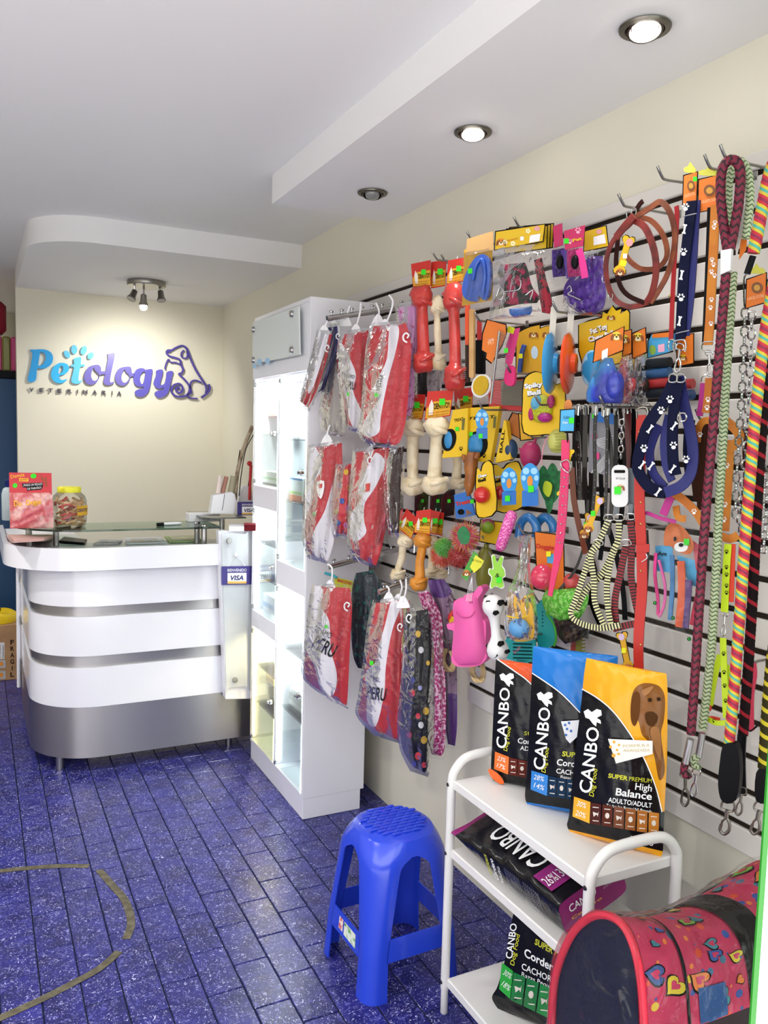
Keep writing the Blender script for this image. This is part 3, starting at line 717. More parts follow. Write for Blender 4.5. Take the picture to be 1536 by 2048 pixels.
it = holder('second white leaflet holder behind the payment sign', [(473, 1027), (480, 985), (487, 973), (502, 971), (510, 1027)], white_pl, 4.16)
it = stand('branch_sticks', 'bundle of dry sticks standing in the leaflet holder', 'sticks', 470, 990, 4.13)
bark = mat('pale bark', 'b5a58c', .8, noise=(30, '7d6a52', .45, .6))
it.tube([(470, 1000), (474, 950), (486, 900), (505, 852)], 4, bark, 'stick', 6); it.tube([(478, 992), (483, 945), (492, 898), (508, 868)], 1, mat('dark twig', '3a2e26', .8), 'twig', 5); it.tube([(462, 985), (468, 952)], 7, mat('khaki paper', 'a8a288', .8), 'paper_wrap', 8)
it.tube([(476, 925), (480, 900)], 1, mat('dark twig', '3a2e26', .8), 'twig', 5)
it = stand('red_pen_toy', 'red and black pen topper beside the cabinet edge', 'pen', 497, 985, 4.14)
it.tube([(499, 1000), (500, 965), (502, 930)], 3, mat('red plush', 'b83030', .8), 'stem', 7); it.ball(499, 927, 5, mat('red plush', 'b83030', .8), name='tip'); it.tube([(497, 972), (500, 950)], 1.4, black, 'clip')
visa_blue = mat('purple blue card', '3b3278', .5)
def visasign(label, quad, yy):
    (x0, y0), (x1, y1) = quad; it = stand('payment_sign', label, 'sign', x0, y1, yy); h = y1-y0; wd = x1-x0
    it.card([(x0, y0), (x1, y0-1), (x1, y1-1), (x0, y1)], visa_blue, .003, 0, 'board')
    it.shapes([[(x0+wd*.2, y0+h*.35), (x0+wd*.82, y0+h*.34), (x0+wd*.82, y0+h*.92), (x0+wd*.2, y0+h*.93)]], wink, name='logo_field')
    it.shapes([[(x0+wd*.2, y0+h*.8), (x0+wd*.82, y0+h*.8), (x0+wd*.82, y0+h*.92), (x0+wd*.2, y0+h*.93)]], mat('gold print', 'e0b058', .5), name='logo_stripe', e=.001)
    it.text('VISA', x0+wd*.30, y0+h*.74, x0+wd*.72, y0+h*.73, h*.26, mat('navy print', '26265c', .5), bold=.03, shear=.25, e=.0012)
    it.text('BIENVENIDO', x0+wd*.2, y0+h*.28, x0+wd*.82, y0+h*.27, h*.16, wink, e=.0008); return it
it = visasign('purple welcome payment sign hanging on the counter pillar', ((443, 1133), (504, 1170)), 3.862)
it.tube([(456, 1133), (472, 1112), (490, 1132)], .6, white_pl, 'cord', 5, 2); it.ball(472, 1110, 4, white_pl, 0, 'suction_cup', dep=.6)
visasign('purple payment sign standing on the small counter shelf', ((475, 1004), (520, 1031)), 4.05)
flat('white_box_flat', 'flat white carton beneath the small counter stand', ((458, 1062), (512, 1062), (512, 1055), (458, 1055)), 1.136, .02, white_pl, 'carton')
flat('red_small_box', 'small dark red box beneath the payment sign', ((488, 1062), (512, 1062), (512, 1058), (488, 1058)), 1.158, .03, mat('dark red card', '5a1018', .6), 'box')

# ================================================================== wall sign
def plate(it, loops, t, off, m, name='letter', parent=None, sub=4):
    c = bpy.data.curves.new('outline', 'CURVE'); c.dimensions = '2D'; c.fill_mode = 'BOTH'; c.extrude = t/2
    for lp in loops:
        P = [it.p(x, y) for x, y in (curve2(lp, sub) if sub > 1 else lp)]; s = c.splines.new('POLY'); s.points.add(len(P)-1); s.use_cyclic_u = True
        for q, p in zip(s.points, P): q.co = (p.x, p.z, 0, 1)
    o = bpy.data.objects.new('outline', c); me = bpy.data.meshes.new_from_object(o); bpy.data.objects.remove(o); bpy.data.curves.remove(c)
    mb = MB(); mb.add([(v.co.x, -off-v.co.z, v.co.y) for v in me.vertices], [tuple(p.vertices) for p in me.polygons]); bpy.data.meshes.remove(me)
    return mb.build(name, m, parent or it.root, 30)
sg = Item('wall_sign', 'blue and purple raised sign letters with a dog outline on the wall', 'wall sign', 240, 760, pos=on(240, 760, 'y', YB-.004), rz=0)
za = lambda L: [(40+x*.1302, 680+y*.1302) for x, y in L]
zb_ = lambda L: [(220+x*.1367, 680+y*.1367) for x, y in L]
bl1, bl2, bl3 = mat('sign blue', '1e96d8', .35), mat('sign sky blue', '2fb0ea', .35), mat('sign pale blue', '5cc0f0', .35)
pu1, pu2 = mat('sign violet', '6a62b4', .35), mat('sign purple', '5e58b8', .35)
plate(sg, [za([(150, 155), (230, 150), (300, 145), (400, 155), (480, 205), (505, 290), (480, 370), (420, 420), (340, 445), (262, 445), (236, 625), (120, 628), (160, 420), (188, 215)]), za([(310, 200), (350, 195), (385, 230), (390, 290), (360, 360), (310, 395), (280, 390), (290, 300)])], .016, .01, bl1)
plate(sg, [za([(718, 605), (690, 640), (620, 668), (540, 650), (485, 590), (475, 510), (510, 420), (580, 365), (650, 353), (720, 375), (750, 430), (730, 490), (670, 535), (600, 552), (610, 600), (650, 618), (690, 610)]), za([(588, 515), (592, 460), (612, 415), (640, 398), (662, 430), (650, 480), (620, 510)])], .016, .01, bl2)
plate(sg, [za([(825, 290), (880, 272), (937, 268), (930, 375), (990, 375), (982, 410), (922, 418), (900, 540), (892, 610), (910, 635), (947, 615), (940, 645), (895, 672), (830, 672), (785, 640), (790, 580), (828, 425), (780, 415), (790, 380), (828, 372)])], .016, .01, bl3, sub=2)
plate(sg, [za([(1120, 390), (1200, 385), (1238, 430), (1242, 482), (1300, 485), (1300, 525), (1228, 540), (1200, 610), (1150, 668), (1080, 690), (1010, 660), (980, 580), (1000, 490), (1050, 420)]), za([(1128, 430), (1145, 465), (1185, 510), (1212, 540), (1195, 595), (1150, 630), (1110, 615), (1088, 560), (1098, 490)])], .016, .01, pu1)
plate(sg, [za([(1340, 218), (1390, 212), (1447, 205), (1440, 300), (1400, 480), (1376, 625), (1395, 655), (1442, 640), (1430, 672), (1370, 694), (1310, 690), (1278, 650), (1290, 580), (1345, 300)])], .016, .01, pu1, sub=2)
plate(sg, [zb_([(210, 395), (285, 395), (308, 430), (316, 488), (352, 488), (346, 532), (300, 538), (270, 610), (220, 660), (160, 670), (100, 640), (70, 570), (80, 490), (130, 420)]), zb_([(208, 435), (225, 470), (278, 530), (262, 590), (222, 625), (185, 618), (162, 570), (172, 495)])], .016, .01, pu1)
plate(sg, [zb_([(515, 437), (612, 430), (604, 530), (570, 720), (530, 790), (470, 830), (400, 826), (360, 790), (370, 745), (420, 722), (474, 715), (482, 682), (440, 686), (380, 670), (345, 620), (340, 540), (370, 450), (430, 415), (490, 420)]), zb_([(510, 475), (500, 560), (480, 636), (450, 640), (432, 580), (445, 505), (480, 470)])], .016, .01, pu2, sub=3)
plate(sg, [zb_([(675, 448), (765, 440), (752, 540), (726, 635), (740, 662), (790, 640), (815, 550), (830, 468), (916, 463), (895, 560), (860, 720), (820, 800), (750, 842), (690, 840), (650, 800), (660, 760), (720, 738), (766, 735), (780, 692), (730, 710), (670, 700), (635, 650), (640, 600), (668, 520)])], .016, .01, pu2, sub=3)
for (x, y, rx, ry, r) in ((720, 222, 40, 62, -.55), (830, 150, 46, 70, -.05), (975, 162, 44, 70, .35), (1080, 245, 42, 58, .6)):
    plate(sg, [za(ell(x, y, rx, ry, 20, r))], .014, .01, bl3, 'paw_toe', sub=1)
dk = mat('dark purple outline', '4a3f96', .4)
def stroke(pts, wz, name='dog_outline'):
    P = catmull([sg.p(*zb_([q])[0], .012) for q in pts], 6); MB().strap(P, wz*.1367*sg.k, .018, (0, -1, 0)).build(name, dk, sg.root, 40)
stroke([(1035, 312), (1005, 280), (940, 257), (870, 237), (828, 190), (842, 152), (900, 150), (960, 115), (1040, 85), (1100, 105), (1140, 170), (1180, 280), (1250, 430), (1330, 560), (1390, 650), (1410, 720), (1400, 775)], 26)
stroke([(1078, 150), (1045, 190), (1045, 240), (1090, 270), (1130, 240), (1128, 165)], 20, 'dog_ear')
stroke([(812, 430), (806, 390), (850, 285), (885, 325), (960, 330), (1035, 365)], 18, 'cat_outline')
stroke([(1030, 310), (1042, 370), (1068, 430), (1050, 480), (1010, 500), (1080, 570), (1140, 640), (1165, 700), (1150, 770), (1110, 810), (1030, 832), (950, 815), (903, 760), (900, 700), (950, 650), (1010, 640), (1055, 680), (1060, 740), (1020, 772), (975, 750), (963, 712), (995, 690), (1020, 715)], 26, 'tail_curl')
stroke([(1340, 625), (1250, 590), (1190, 610), (1170, 680), (1190, 770), (1140, 795), (1140, 830), (1180, 850), (1278, 857)], 20, 'dog_leg')
stroke([(1440, 648), (1458, 700), (1430, 770), (1335, 842)], 30, 'dog_tail')
plate(sg, [zb_(ell(862, 168, 24, 22, 12))], .016, .012, dk, 'dog_nose', sub=1)
gry = mat('charcoal sign letters', '4a4858', .4)
for ch, x, dy in zip('VETERINARIA', (63, 83, 101, 119, 139, 155, 170, 189, 208, 224, 238), range(11)):
    yb = 783.5+dy*.72; wd = 1.4 if ch == 'I' else 9
    vs, fs, _ = text_data(ch, .01); P = [sg.p(x-wd/2+wd*u, yb-8.5*v, .004) for u, v in vs]
    mb = MB(); mb.add(P, fs); nV = len(P); mb.add([p+V(0, -.012, 0) for p in P], fs)
    ed = {}
    for f in fs:
        for a, b in zip(f, f[1:]+f[:1]): ed[(a, b)] = ed.get((a, b), 0)+1
    mb.f += [[a, b, nV+b, nV+a] for (a, b) in ed if (b, a) not in ed]; mb.mi += [0]*(len(mb.f)-len(mb.mi)); mb.build('small_letter', gry, sg.root, 0)

# ================================================================== beyond the back wall
navy = mat('navy blue cupboard', '12406a', .5)
bc = thing('blue_cupboard', 'tall navy blue cupboard behind the counter end', 'cupboard', (-.2, 6.15, 0))
zt_ = on(15, 757, 'y', 6.15).z
MB().rbox(-.75, .55, 0, .35, 0, zt_, .004).build('body', navy, bc, 0); MB().rbox(-.76, .555, -.01, .36, zt_, zt_+.05, .004).build('top_edge', mat('black edge', '16161c', .5), bc, 0)
def gift(label, px, py0, py1, w2, cols, yy, z):
    t = thing('gift_bag', label, 'bag', (on(px, py1, 'y', yy).x, yy, z), 0, 'bags on the blue cupboard'); h = on(px, py0, 'y', yy).z-z
    n = len(cols)
    for k, c in enumerate(cols): MB().rbox(-w2+2*w2*k/n, -w2+2*w2*(k+1)/n-.001, 0, .14, 0, h, .01).build('striped_panel', mat('gift paper '+c, c, .3, coat=.4, bump=(30, .4, .01)), t, 0)
gift('pink and green striped bag on the blue cupboard', 5, 672, 740, .16, ('c23a78', '8a8a2a', 'd04a86', '7f8230', 'cf4c84', 'c23a78'), 6.22, zt_+.051)
t = thing('red_bag', 'dark red bag stacked over the striped bag', 'bag', (-.0, 6.22, on(5, 668, 'y', 6.22).z), 0)
MB().rbox(-.2, .2, 0, .16, 0, .22, .03).build('body', mat('dark red foil', '8c1c30', .35, bump=(25, .5, .01)), t)
bx = Item('fragile_carton', 'brown cardboard carton with vertical fragile lettering on the floor', 'carton', 20, 1360, pos=on(20, 1360, 'z', 0), rz=0)
card_b = mat('brown cardboard', 'a9845c', .7, noise=(8, '98744e', .4, .6))
bb = bx.pos; MB().rbox(-.42, .052, 0, .3, 0, .36, .003).build('body', card_b, bx.root, 0)
for k, ch in enumerate('FRAGIL'): bx.text(ch, 23.5 if ch == 'I' else 20.5, 1288.5+k*13, 25.5 if ch == 'I' else 28.5, 1288.5+k*13, 9, mat('brown ink', '3c2a1c', .7), bold=.04)
bx.shapes([[(-6, 1285), (9, 1285), (9, 1318), (-6, 1318)]], mat('white sticker', 'd8d8d8', .6), name='sticker', e=.0008)
bx.text('frutas', 1, 1316, 1, 1290, 5, ink, e=.002); bx.text('manejo', 8, 1316, 8, 1290, 4, ink, e=.002)
for y in (1328, 1350): bx.shapes([rrect(-4, y-8, 11, y+8, 2)], mat('grey sticker', 'a8aeb4', .6), name='sticker', e=.0008); bx.shapes([ell(3, y, 4, 5, 10)], mat('orange print', 'd88a30', .6), name='orange_mark', e=.0016)
yb = thing('yellow_bag', 'yellow plastic bag resting on the cardboard carton', 'bag', bb+V(0, 0, .362))
def ybf(u, v):
    a = 2*pi*u; r = .05+.02*sin(3*a+1)+.01*sin(7*a); zz = .07*v*(2-v)+.012*sin(5*a)*v
    rr = (.16+r*.5)*(1-.5*v*v)
    return V(-.15+rr*cos(a)*1.1, .13+rr*sin(a)*.8, zz)
mb = MB(); mb.grid(ybf, 40, 8, wrapu=True); mb.build('body', mat('yellow plastic', 'd8b818', .3, bump=(30, .6, .01)), yb)
# ================================================================== blue plastic stool
stl = thing('plastic_stool', 'blue moulded plastic stool with a woven-pattern seat', 'stool', (1.113, 2.118, 0), radians(2))
sblue = mat('glossy blue plastic', '2846d0', .22, coat=.25)
H = .452
def sect(z):           # half width and corner radius of the rounded square at a height
    f = z/H; a = .163-.030*f-.022*max(0, (f-.8)/.2)**2.2; r = .045+.05*max(0, f-.3)/.7+.02*max(0, (f-.85)/.15); return a, min(r, a*.98)
def per(s, z, ins=0.):  # s in 0..8: perimeter coordinate; corners centred at odd numbers
    a, r = sect(z); a -= ins; r = max(.004, r-ins); k = int(s//2) % 4; u = s-2*(s//2)     # u 0..2, corner at 1
    L = a-r
    if u < .7: x, y = a, L*(u/.7)
    elif u > 1.3: x, y = L*((2-u)/.7), a
    else:
        an = (u-.7)/.6*pi/2; x, y = L+r*cos(an), L+r*sin(an)
    for _ in range(k): x, y = -y, x
    return V(x, y, z)
def shell(fs0, fs1, z0, z1, nu, nv, th=.004):
    mb = MB()
    o1 = mb.grid(lambda u, v: per(fs0(z0+(z1-z0)*v)+(fs1(z0+(z1-z0)*v)-fs0(z0+(z1-z0)*v))*u, z0+(z1-z0)*v), nu, nv)
    o2 = mb.grid(lambda u, v: per(fs0(z0+(z1-z0)*v)+(fs1(z0+(z1-z0)*v)-fs0(z0+(z1-z0)*v))*u, z0+(z1-z0)*v, th), nu, nv)
    W = nu+1
    rim = [j*W for j in range(nv+1)]+[nv*W+i for i in range(1, nu+1)]+[j*W+nu for j in range(nv-1, -1, -1)]+[i for i in range(nu-1, 0, -1)]
    for a, b in zip(rim, rim[1:]+rim[:1]): mb.f.append([o1+a, o1+b, o2+b, o2+a]); mb.mi.append(0)
    return mb
def hw(z):              # half opening of a leg along the perimeter; widens into the apron
    f = z/H; b = .43-.06*f
    if f > .79: b += (.999-b)*min(1, ((f-.79)/.10)**3.)
    return min(b, .999)
for k in range(4):
    c = 2*k+1
    leg = shell(lambda z: c-hw(z), lambda z: c+hw(z), 0, .405, 24, 40).build('leg', sblue, stl, 50)
    shell(lambda z: c+.385, lambda z: c+1.615, .112, .178, 8, 4).build('stretcher', sblue, stl, 50)
shell(lambda z: 0, lambda z: 7.9999, .399, H-.012, 96, 8).build('apron', sblue, stl, 50)
st_a, st_r = sect(H-.012)
def seatf(u, v):
    a = 2*pi*u; sq = per(8*u, H-.012); rad = 1-v
    z = H-.012+.013*(1-rad**5); p = V(sq.x*rad, sq.y*rad, z)
    if v > .18:
        t = min(1, (v-.18)/.3); rr = .112*(1-v)/.82; q = V(rr*cos(a), rr*sin(a), z-.002); p = p.lerp(q, t)
    return p
mb = MB(); mb.grid(seatf, 64, 16, wrapu=True); mb.build('seat', sblue, stl, 50)
wv = MB()
for i in range(-6, 7):
    for j in range(-6, 7):
        x, y = i*.0165, j*.0165
        if x*x+y*y > .098**2: continue
        if (i+j) % 2: wv.rbox(x-.014, x+.014, y-.0055, y+.0055, H-.002, H+.0035, .002)
        elif (i*2+j) % 4 == 0: wv.rbox(x-.0055, x+.0055, y-.006, y+.006, H-.002, H+.0015, .0015)
wo = wv.build('seat_weave', sblue, stl, 0); wo['kind'] = 'stuff'
p0 = per(3.95, .15, -.0006); p1 = per(4.25, .15, -.0006); 
def sticker(s0, s1, z0, z1, m):
    mb = MB(); mb.add([per(s0, z0, -.0008), per(s1, z0, -.0008), per(s1, z1, -.0008), per(s0, z1, -.0008)], [(0, 1, 2, 3)]); mb.build('sticker', m, stl, 0, fixn=False)
sticker(3.72, 3.9, .128, .165, mat('red white sticker', 'c86060', .5, noise=(70, 'f0e8e0', .42, .55))); sticker(3.95, 4.45, .125, .165, mat('green white label', 'dfe6d8', .5, noise=(60, '5aa04a', .5, .62)))

# ================================================================== white trolley shelf
TX0, TX1, TY0, TY1 = 1.15, 1.40, 1.285, 1.85
tr = thing('shelf_trolley', 'white three-tier shelf rack with tubular end frames', 'shelf rack', (TX0, TY0, 0))
wtube = mat('white powder coat', 'dcdad8', .4)
for z in (.678, .483, .108):
    MB().rbox(0, TX1-TX0, .008, TY1-TY0-.008, z-.026, z, .003).build('shelf', mat('white shelf board', 'dedcda', .4), tr, 0)
for y in (0, TY1-TY0):
    fr = MB().tube(catmull([(.0, y, .075), (0, y, .3), (0, y, .55), (0, y, .665), (.008, y, .70), (.035, y, .728), (.075, y, .738), (.175, y, .738), (.215, y, .728), (.242, y, .70), (.25, y, .665), (.25, y, .5), (.25, y, .075)], 5), .0125, 12).build('end_frame', wtube, tr)
    for z in (.665, .47, .095): MB().lathe([(.0055, 0), (.005, .002), (0, .003)], 10, (-.012, y, z), (-1, 0, 0)).build('screw', dark_metal, fr)
    for x in (0, .25): MB().lathe([(.008, 0), (.0105, .003), (.0105, .076)], 14, (x, y, 0)).build('foot', wtube, fr)

# ================================================================== dog food bags
ylg = mat('lime print', 'c8c832', .5)
def stood(name, label, a, b, z, dx=0.):
    A, B = on(*a, 'z', z), on(*b, 'z', z); return Item(name, label, 'food bag', *a, pos=A, rz=atan2(B.y-A.y, B.x-A.x), group='dog food bags')
def dog_head(it, x, y, s, m, rot=0):
    L = [(0, 0), (-6, -8), (-12, -10), (-15, -20), (-8, -24), (-2, -19), (6, -24), (13, -22), (14, -14), (6, -10), (12, -6), (13, 0), (6, -3), (5, 4)]
    it.shape([(x+a*s, y+b*s) for a, b in L], m, 'dog_head_print', .0016, True)
def cells(it, q, cols, h=None):
    (x0, y0), (x1, y1), (x2, y2), (x3, y3) = q; n = len(cols)   # tl, tr, br, bl
    for k, c in enumerate(cols):
        a, b = k/n, (k+1)/n-.02
        L = [(x0+(x1-x0)*a, y0+(y1-y0)*a), (x0+(x1-x0)*b, y0+(y1-y0)*b), (x3+(x2-x3)*b, y3+(y2-y3)*b), (x3+(x2-x3)*a, y3+(y2-y3)*a)]
        it.shape(L, mat('panel '+c, c, .4), 'panel_print', .0018, True)
        cx, cy = sum(p[0] for p in L)/4, sum(p[1] for p in L)/4; hh = (L[3][1]-L[0][1]); wdt = L[1][0]-L[0][0]
        it.shapes([ell(cx, cy, wdt*.22, hh*.14, 10)] if k % 2 else [[(cx-wdt*.28, cy-hh*.1), (cx+wdt*.2, cy-hh*.02), (cx+wdt*.3, cy-hh*.12), (cx+wdt*.22, cy+hh*.14), (cx+wdt*.1, cy+hh*.03), (cx-wdt*.2, cy+hh*.14)]], mat('pale print', 'd8cfc6', .5), 'pictogram', .0032, True)
        for f in (.18, .82): it.shapes([[(cx-wdt*.3, cy+hh*(f-.5)-hh*.02), (cx+wdt*.3, cy+hh*(f-.5)+hh*.01), (cx+wdt*.3, cy+hh*(f-.5)+hh*.05), (cx-wdt*.3, cy+hh*(f-.5)+hh*.02)]], mat('pale print', 'd8cfc6', .5), 'small_print', .0032, True)
def swoosh(it, pts, wd=2.2):
    P = curve2(pts, 5, False); P = [p for p in P if p]
    for a, b in zip(P, P[1:]):
        L = sqrt((b[0]-a[0])**2+(b[1]-a[1])**2); nx, ny = -(b[1]-a[1])/L*wd/2, (b[0]-a[0])/L*wd/2
        yield [(a[0]+nx, a[1]+ny), (b[0]+nx, b[1]+ny), (b[0]-nx, b[1]-ny), (a[0]-nx, a[1]-ny)]
def brand(it, x1, y1, x2, y2, h, d1, d2, dh):
    it.text('CANBO', x1, y1, x2, y2, h, wink, bold=.012, shear=.05, drape=True, e=.003)
    it.text('Dog Food', *d1, *d2, dh, ylg, bold=.01, shear=.2, drape=True, e=.0016)
foil = dict(rough=.22, spec=.35, bump=(22, .35, .006))
# yellow bag
it = stood('dog_food_bag', 'black and yellow dog food bag standing foremost on the rack', (1140, 1662), (1322, 1712), .679)
cut = [(1100, 1250), (1400, 1250), (1400, 1640), (1322, 1622), (1312, 1575), (1290, 1520), (1262, 1470), (1228, 1424), (1196, 1396), (1120, 1352)]
rows = [((1173, 1316), (1333, 1347)), ((1168, 1350), (1335, 1380)), ((1162, 1410), (1335, 1440)), ((1152, 1490), (1334, 1520)), ((1144, 1570), (1330, 1600)), ((1138, 1630), (1327, 1668)), ((1134, 1650), (1326, 1700)), ((1140, 1664), (1322, 1714))]
it.sheet(rows, mat('yellow black bag foil', '0d0d10', masks=(('m1', 'e7a11c'), ('m4', '7c4a14'), ('m3', 'e7a11c')), **foil), .035, name='bag_body', setsurf=True, nu=44, nv=70, vp=.35, jit=.0012,
         masks=(('m1', [cut]), ('m3', [[(1130, 1657), (1340, 1706), (1340, 1730), (1130, 1680)]]), ('m4', [curve2([(1262, 1402), (1270, 1376), (1290, 1366), (1318, 1372), (1330, 1395), (1328, 1440), (1322, 1470), (1330, 1540), (1318, 1560), (1308, 1510), (1294, 1480), (1284, 1470), (1276, 1440), (1266, 1432)], 4)])))
for L_, c in (([(1262, 1404), (1270, 1384), (1280, 1392), (1278, 1430), (1270, 1452), (1262, 1440)], '5c3410'), ([(1290, 1428), (1306, 1424), (1316, 1434), (1310, 1450), (1296, 1450)], '4a2c10'), ([(1296, 1398), (1302, 1396), (1304, 1402), (1298, 1404)], '2e1a08'), ([(1314, 1396), (1320, 1395), (1321, 1401), (1315, 1402)], '2e1a08'), ([(1300, 1460), (1318, 1458), (1322, 1520), (1310, 1500)], '96602a'), ([(1284, 1380), (1306, 1372), (1300, 1384), (1288, 1392)], '96602a')): it.shape(curve2(L_, 4), mat('dog photo '+c, c, .5), 'dog_photo_mark', .0022, True)
it.shapes(list(swoosh(it, [(1164, 1378), (1196, 1397), (1228, 1425), (1262, 1471), (1290, 1521), (1312, 1576), (1324, 1624)])), wink, 'white_line', .002, True)
brand(it, 1182, 1587, 1199, 1456, 26, (1187, 1594), (1195, 1537), 10)
dog_head(it, 1186, 1448, 1.25, wink)
it.card([(1216, 1478), (1305, 1482), (1305, 1508), (1232, 1527)], mat('ivory badge', 'e9e6de', .5), .0012, .041, 'badge')
it.shapes([ell(x, y, r, r, 8) for x, y, r in ((1221, 1494, 3), (1228, 1484, 3), (1238, 1490, 2.5), (1234, 1500, 2.5), (1227, 1511, 4), (1237, 1508, 2.5))], mat('amber dots', 'e0a42c', .5), 'badge_dots', .043)
it.text('FORMULA', 1246, 1495, 1300, 1493, 6, mat('faint gold print', 'c8b68a', .5), e=.0425, off=0); it.text('AVANZADA', 1246, 1504, 1300, 1503, 6, mat('faint gold print', 'c8b68a', .5), e=.0425)
it.text('SUPER', 1216, 1555, 1255, 1561, 9, ylg, bold=.03, drape=True, e=.0016); it.text('PREMIUM', 1258, 1561.5, 1303, 1566, 9, ylg, drape=True, e=.0016)
it.text('High', 1270, 1579, 1303, 1583, 14, wink, bold=.01, drape=True, e=.0016); it.text('Balance', 1231, 1590, 1303, 1600, 15, wink, bold=.02, drape=True, e=.0016)
it.text('ADULTO/ADULT', 1216, 1604, 1303, 1616, 10, wink, bold=.01, drape=True, e=.0016); it.text('Todas las Razas/All Breeds', 1212, 1613, 1303, 1626, 6, wink, drape=True, e=.0016)
it.shape([(1148, 1593), (1181, 1604), (1179, 1647), (1145, 1633)], mat('amber panel', 'e0a524', .4), 'panel_print', .0018, True)
it.text('30%', 1153, 1611, 1171, 1617, 11, wink, drape=True, e=.0034); it.text('20%', 1150, 1630, 1170, 1637, 11, wink, drape=True, e=.0034)
cells(it, [(1182, 1605), (1321, 1627), (1320, 1670), (1180, 1647)], ['4a2320', '56291f', '6e3a1c', '8a4e1c', 'a4621e', 'bc741e'])
it.text('Cont.', 1260, 1676, 1272, 1678, 5, wink, drape=True, e=.0016); it.text('3 Kg', 1279, 1684, 1308, 1689, 11, wink, shear=.2, bold=.01, drape=True, e=.0016)
# blue bag
it = stood('dog_food_bag', 'black and blue dog food bag standing between the other two', (1054, 1607), (1190, 1634), .679)
cut = [(1000, 1200), (1300, 1200), (1300, 1520), (1215, 1490), (1190, 1450), (1164, 1428), (1120, 1384), (1062, 1344), (1020, 1320)]
it.sheet([((1067, 1292), (1236, 1312)), ((1065, 1320), (1234, 1340)), ((1062, 1380), (1228, 1400)), ((1058, 1460), (1218, 1482)), ((1054, 1540), (1206, 1566)), ((1050, 1590), (1198, 1616)), ((1054, 1608), (1190, 1636))],
         mat('blue black bag foil', '0d0d10', masks=(('m1', '1a72c4'), ('m3', '1a72c4')), **foil), .035, name='bag_body', setsurf=True, nu=36, nv=60, vp=.35, jit=.0014, masks=(('m1', [cut]), ('m3', [[(1040, 1602), (1210, 1630), (1210, 1660), (1040, 1630)]])))
it.shapes(list(swoosh(it, [(1064, 1346), (1120, 1385), (1164, 1429), (1190, 1451), (1210, 1482)])), wink, 'white_line', .002, True)
brand(it, 1089, 1540, 1101, 1416, 24, (1091, 1546), (1098, 1495), 9); dog_head(it, 1090, 1410, 1.1, wink)
it.card([(1122, 1443), (1160, 1440), (1158, 1470), (1140, 1487), (1132, 1478)], mat('white badge', 'dfe3e8', .5), .0012, .040, 'badge')
it.shapes([ell(x, y, 2.6, 2.6, 8) for x, y in ((1130, 1450), (1138, 1446), (1134, 1458), (1142, 1462), (1132, 1470))], mat('blue dots', '2a62b0', .5), 'badge_dots', .042)
it.text('SUPER', 1124, 1512, 1168, 1516, 10, ylg, bold=.03, drape=True, e=.0016); it.text('Cordero', 1113, 1530, 1175, 1537, 13, wink, bold=.02, drape=True, e=.0016); it.text('CACHORRO', 1112, 1546, 1185, 1556, 10, wink, bold=.01, drape=True, e=.0016)
it.text('Razas Medianas', 1121, 1556, 1180, 1564, 6, wink, drape=True, e=.0016)
it.shape([(1063, 1541), (1096, 1551), (1094, 1592), (1061, 1579)], mat('blue panel', '2a7ac8', .4), 'panel_print', .0018, True)
it.text('28%', 1067, 1558, 1087, 1563, 10, wink, drape=True, e=.0034); it.text('14%', 1067, 1574, 1087, 1581, 10, wink, drape=True, e=.0034)
cells(it, [(1097, 1552), (1190, 1568), (1188, 1606), (1095, 1592)], ['16304c', '16304c', '1a3654', '1a3654', '1a3654'])
# orange bag
it = stood('dog_food_bag', 'black and orange dog food bag at the back of the rack', (987, 1560), (1105, 1582), .679)
cut = [(940, 1250), (1200, 1250), (1200, 1470), (1110, 1420), (1060, 1365), (1000, 1322), (960, 1290)]
it.sheet([((992, 1318), (1130, 1336)), ((990, 1350), (1129, 1368)), ((987, 1420), (1124, 1440)), ((984, 1490), (1116, 1512)), ((982, 1540), (1110, 1562)), ((987, 1561), (1105, 1584))],
         mat('orange black bag foil', '0d0d10', masks=(('m1', 'd8501c'),), **foil), .03, name='bag_body', setsurf=True, nu=32, nv=50, vp=.35, jit=.0014, masks=(('m1', [cut]),))
it.shapes(list(swoosh(it, [(994, 1318), (1030, 1343), (1060, 1366), (1110, 1421)])), wink, 'white_line', .002, True)
brand(it, 1012, 1497, 1020, 1376, 21, (1014, 1503), (1022, 1454), 8); dog_head(it, 1014, 1370, 1., wink)
it.text('SUPER', 1048, 1470, 1090, 1474, 8, ylg, drape=True, e=.0016); it.text('Cordero', 1035, 1486, 1090, 1492, 11, wink, bold=.01, drape=True, e=.0016); it.text('ADULTO', 1040, 1500, 1090, 1506, 9, wink, drape=True, e=.0016)
it.shape([(990, 1503), (1018, 1514), (1016, 1549), (988, 1538)], mat('orange panel', 'e07028', .4), 'panel_print', .0018, True)
it.text('23%', 994, 1520, 1010, 1525, 9, wink, drape=True, e=.0034); it.text('17%', 993, 1534, 1009, 1540, 9, wink, drape=True, e=.0034)
cells(it, [(1019, 1515), (1090, 1530), (1088, 1562), (1017, 1549)], ['5c241c', '5c241c', '6a2c1e', '6a2c1e'])
it.card(curve2([(976, 1540), (984, 1540), (1000, 1552), (1008, 1566), (1000, 1568), (984, 1556)], 3), mat('orange corner seal', 'e0601c', .3), .003, .022, 'corner_seal')
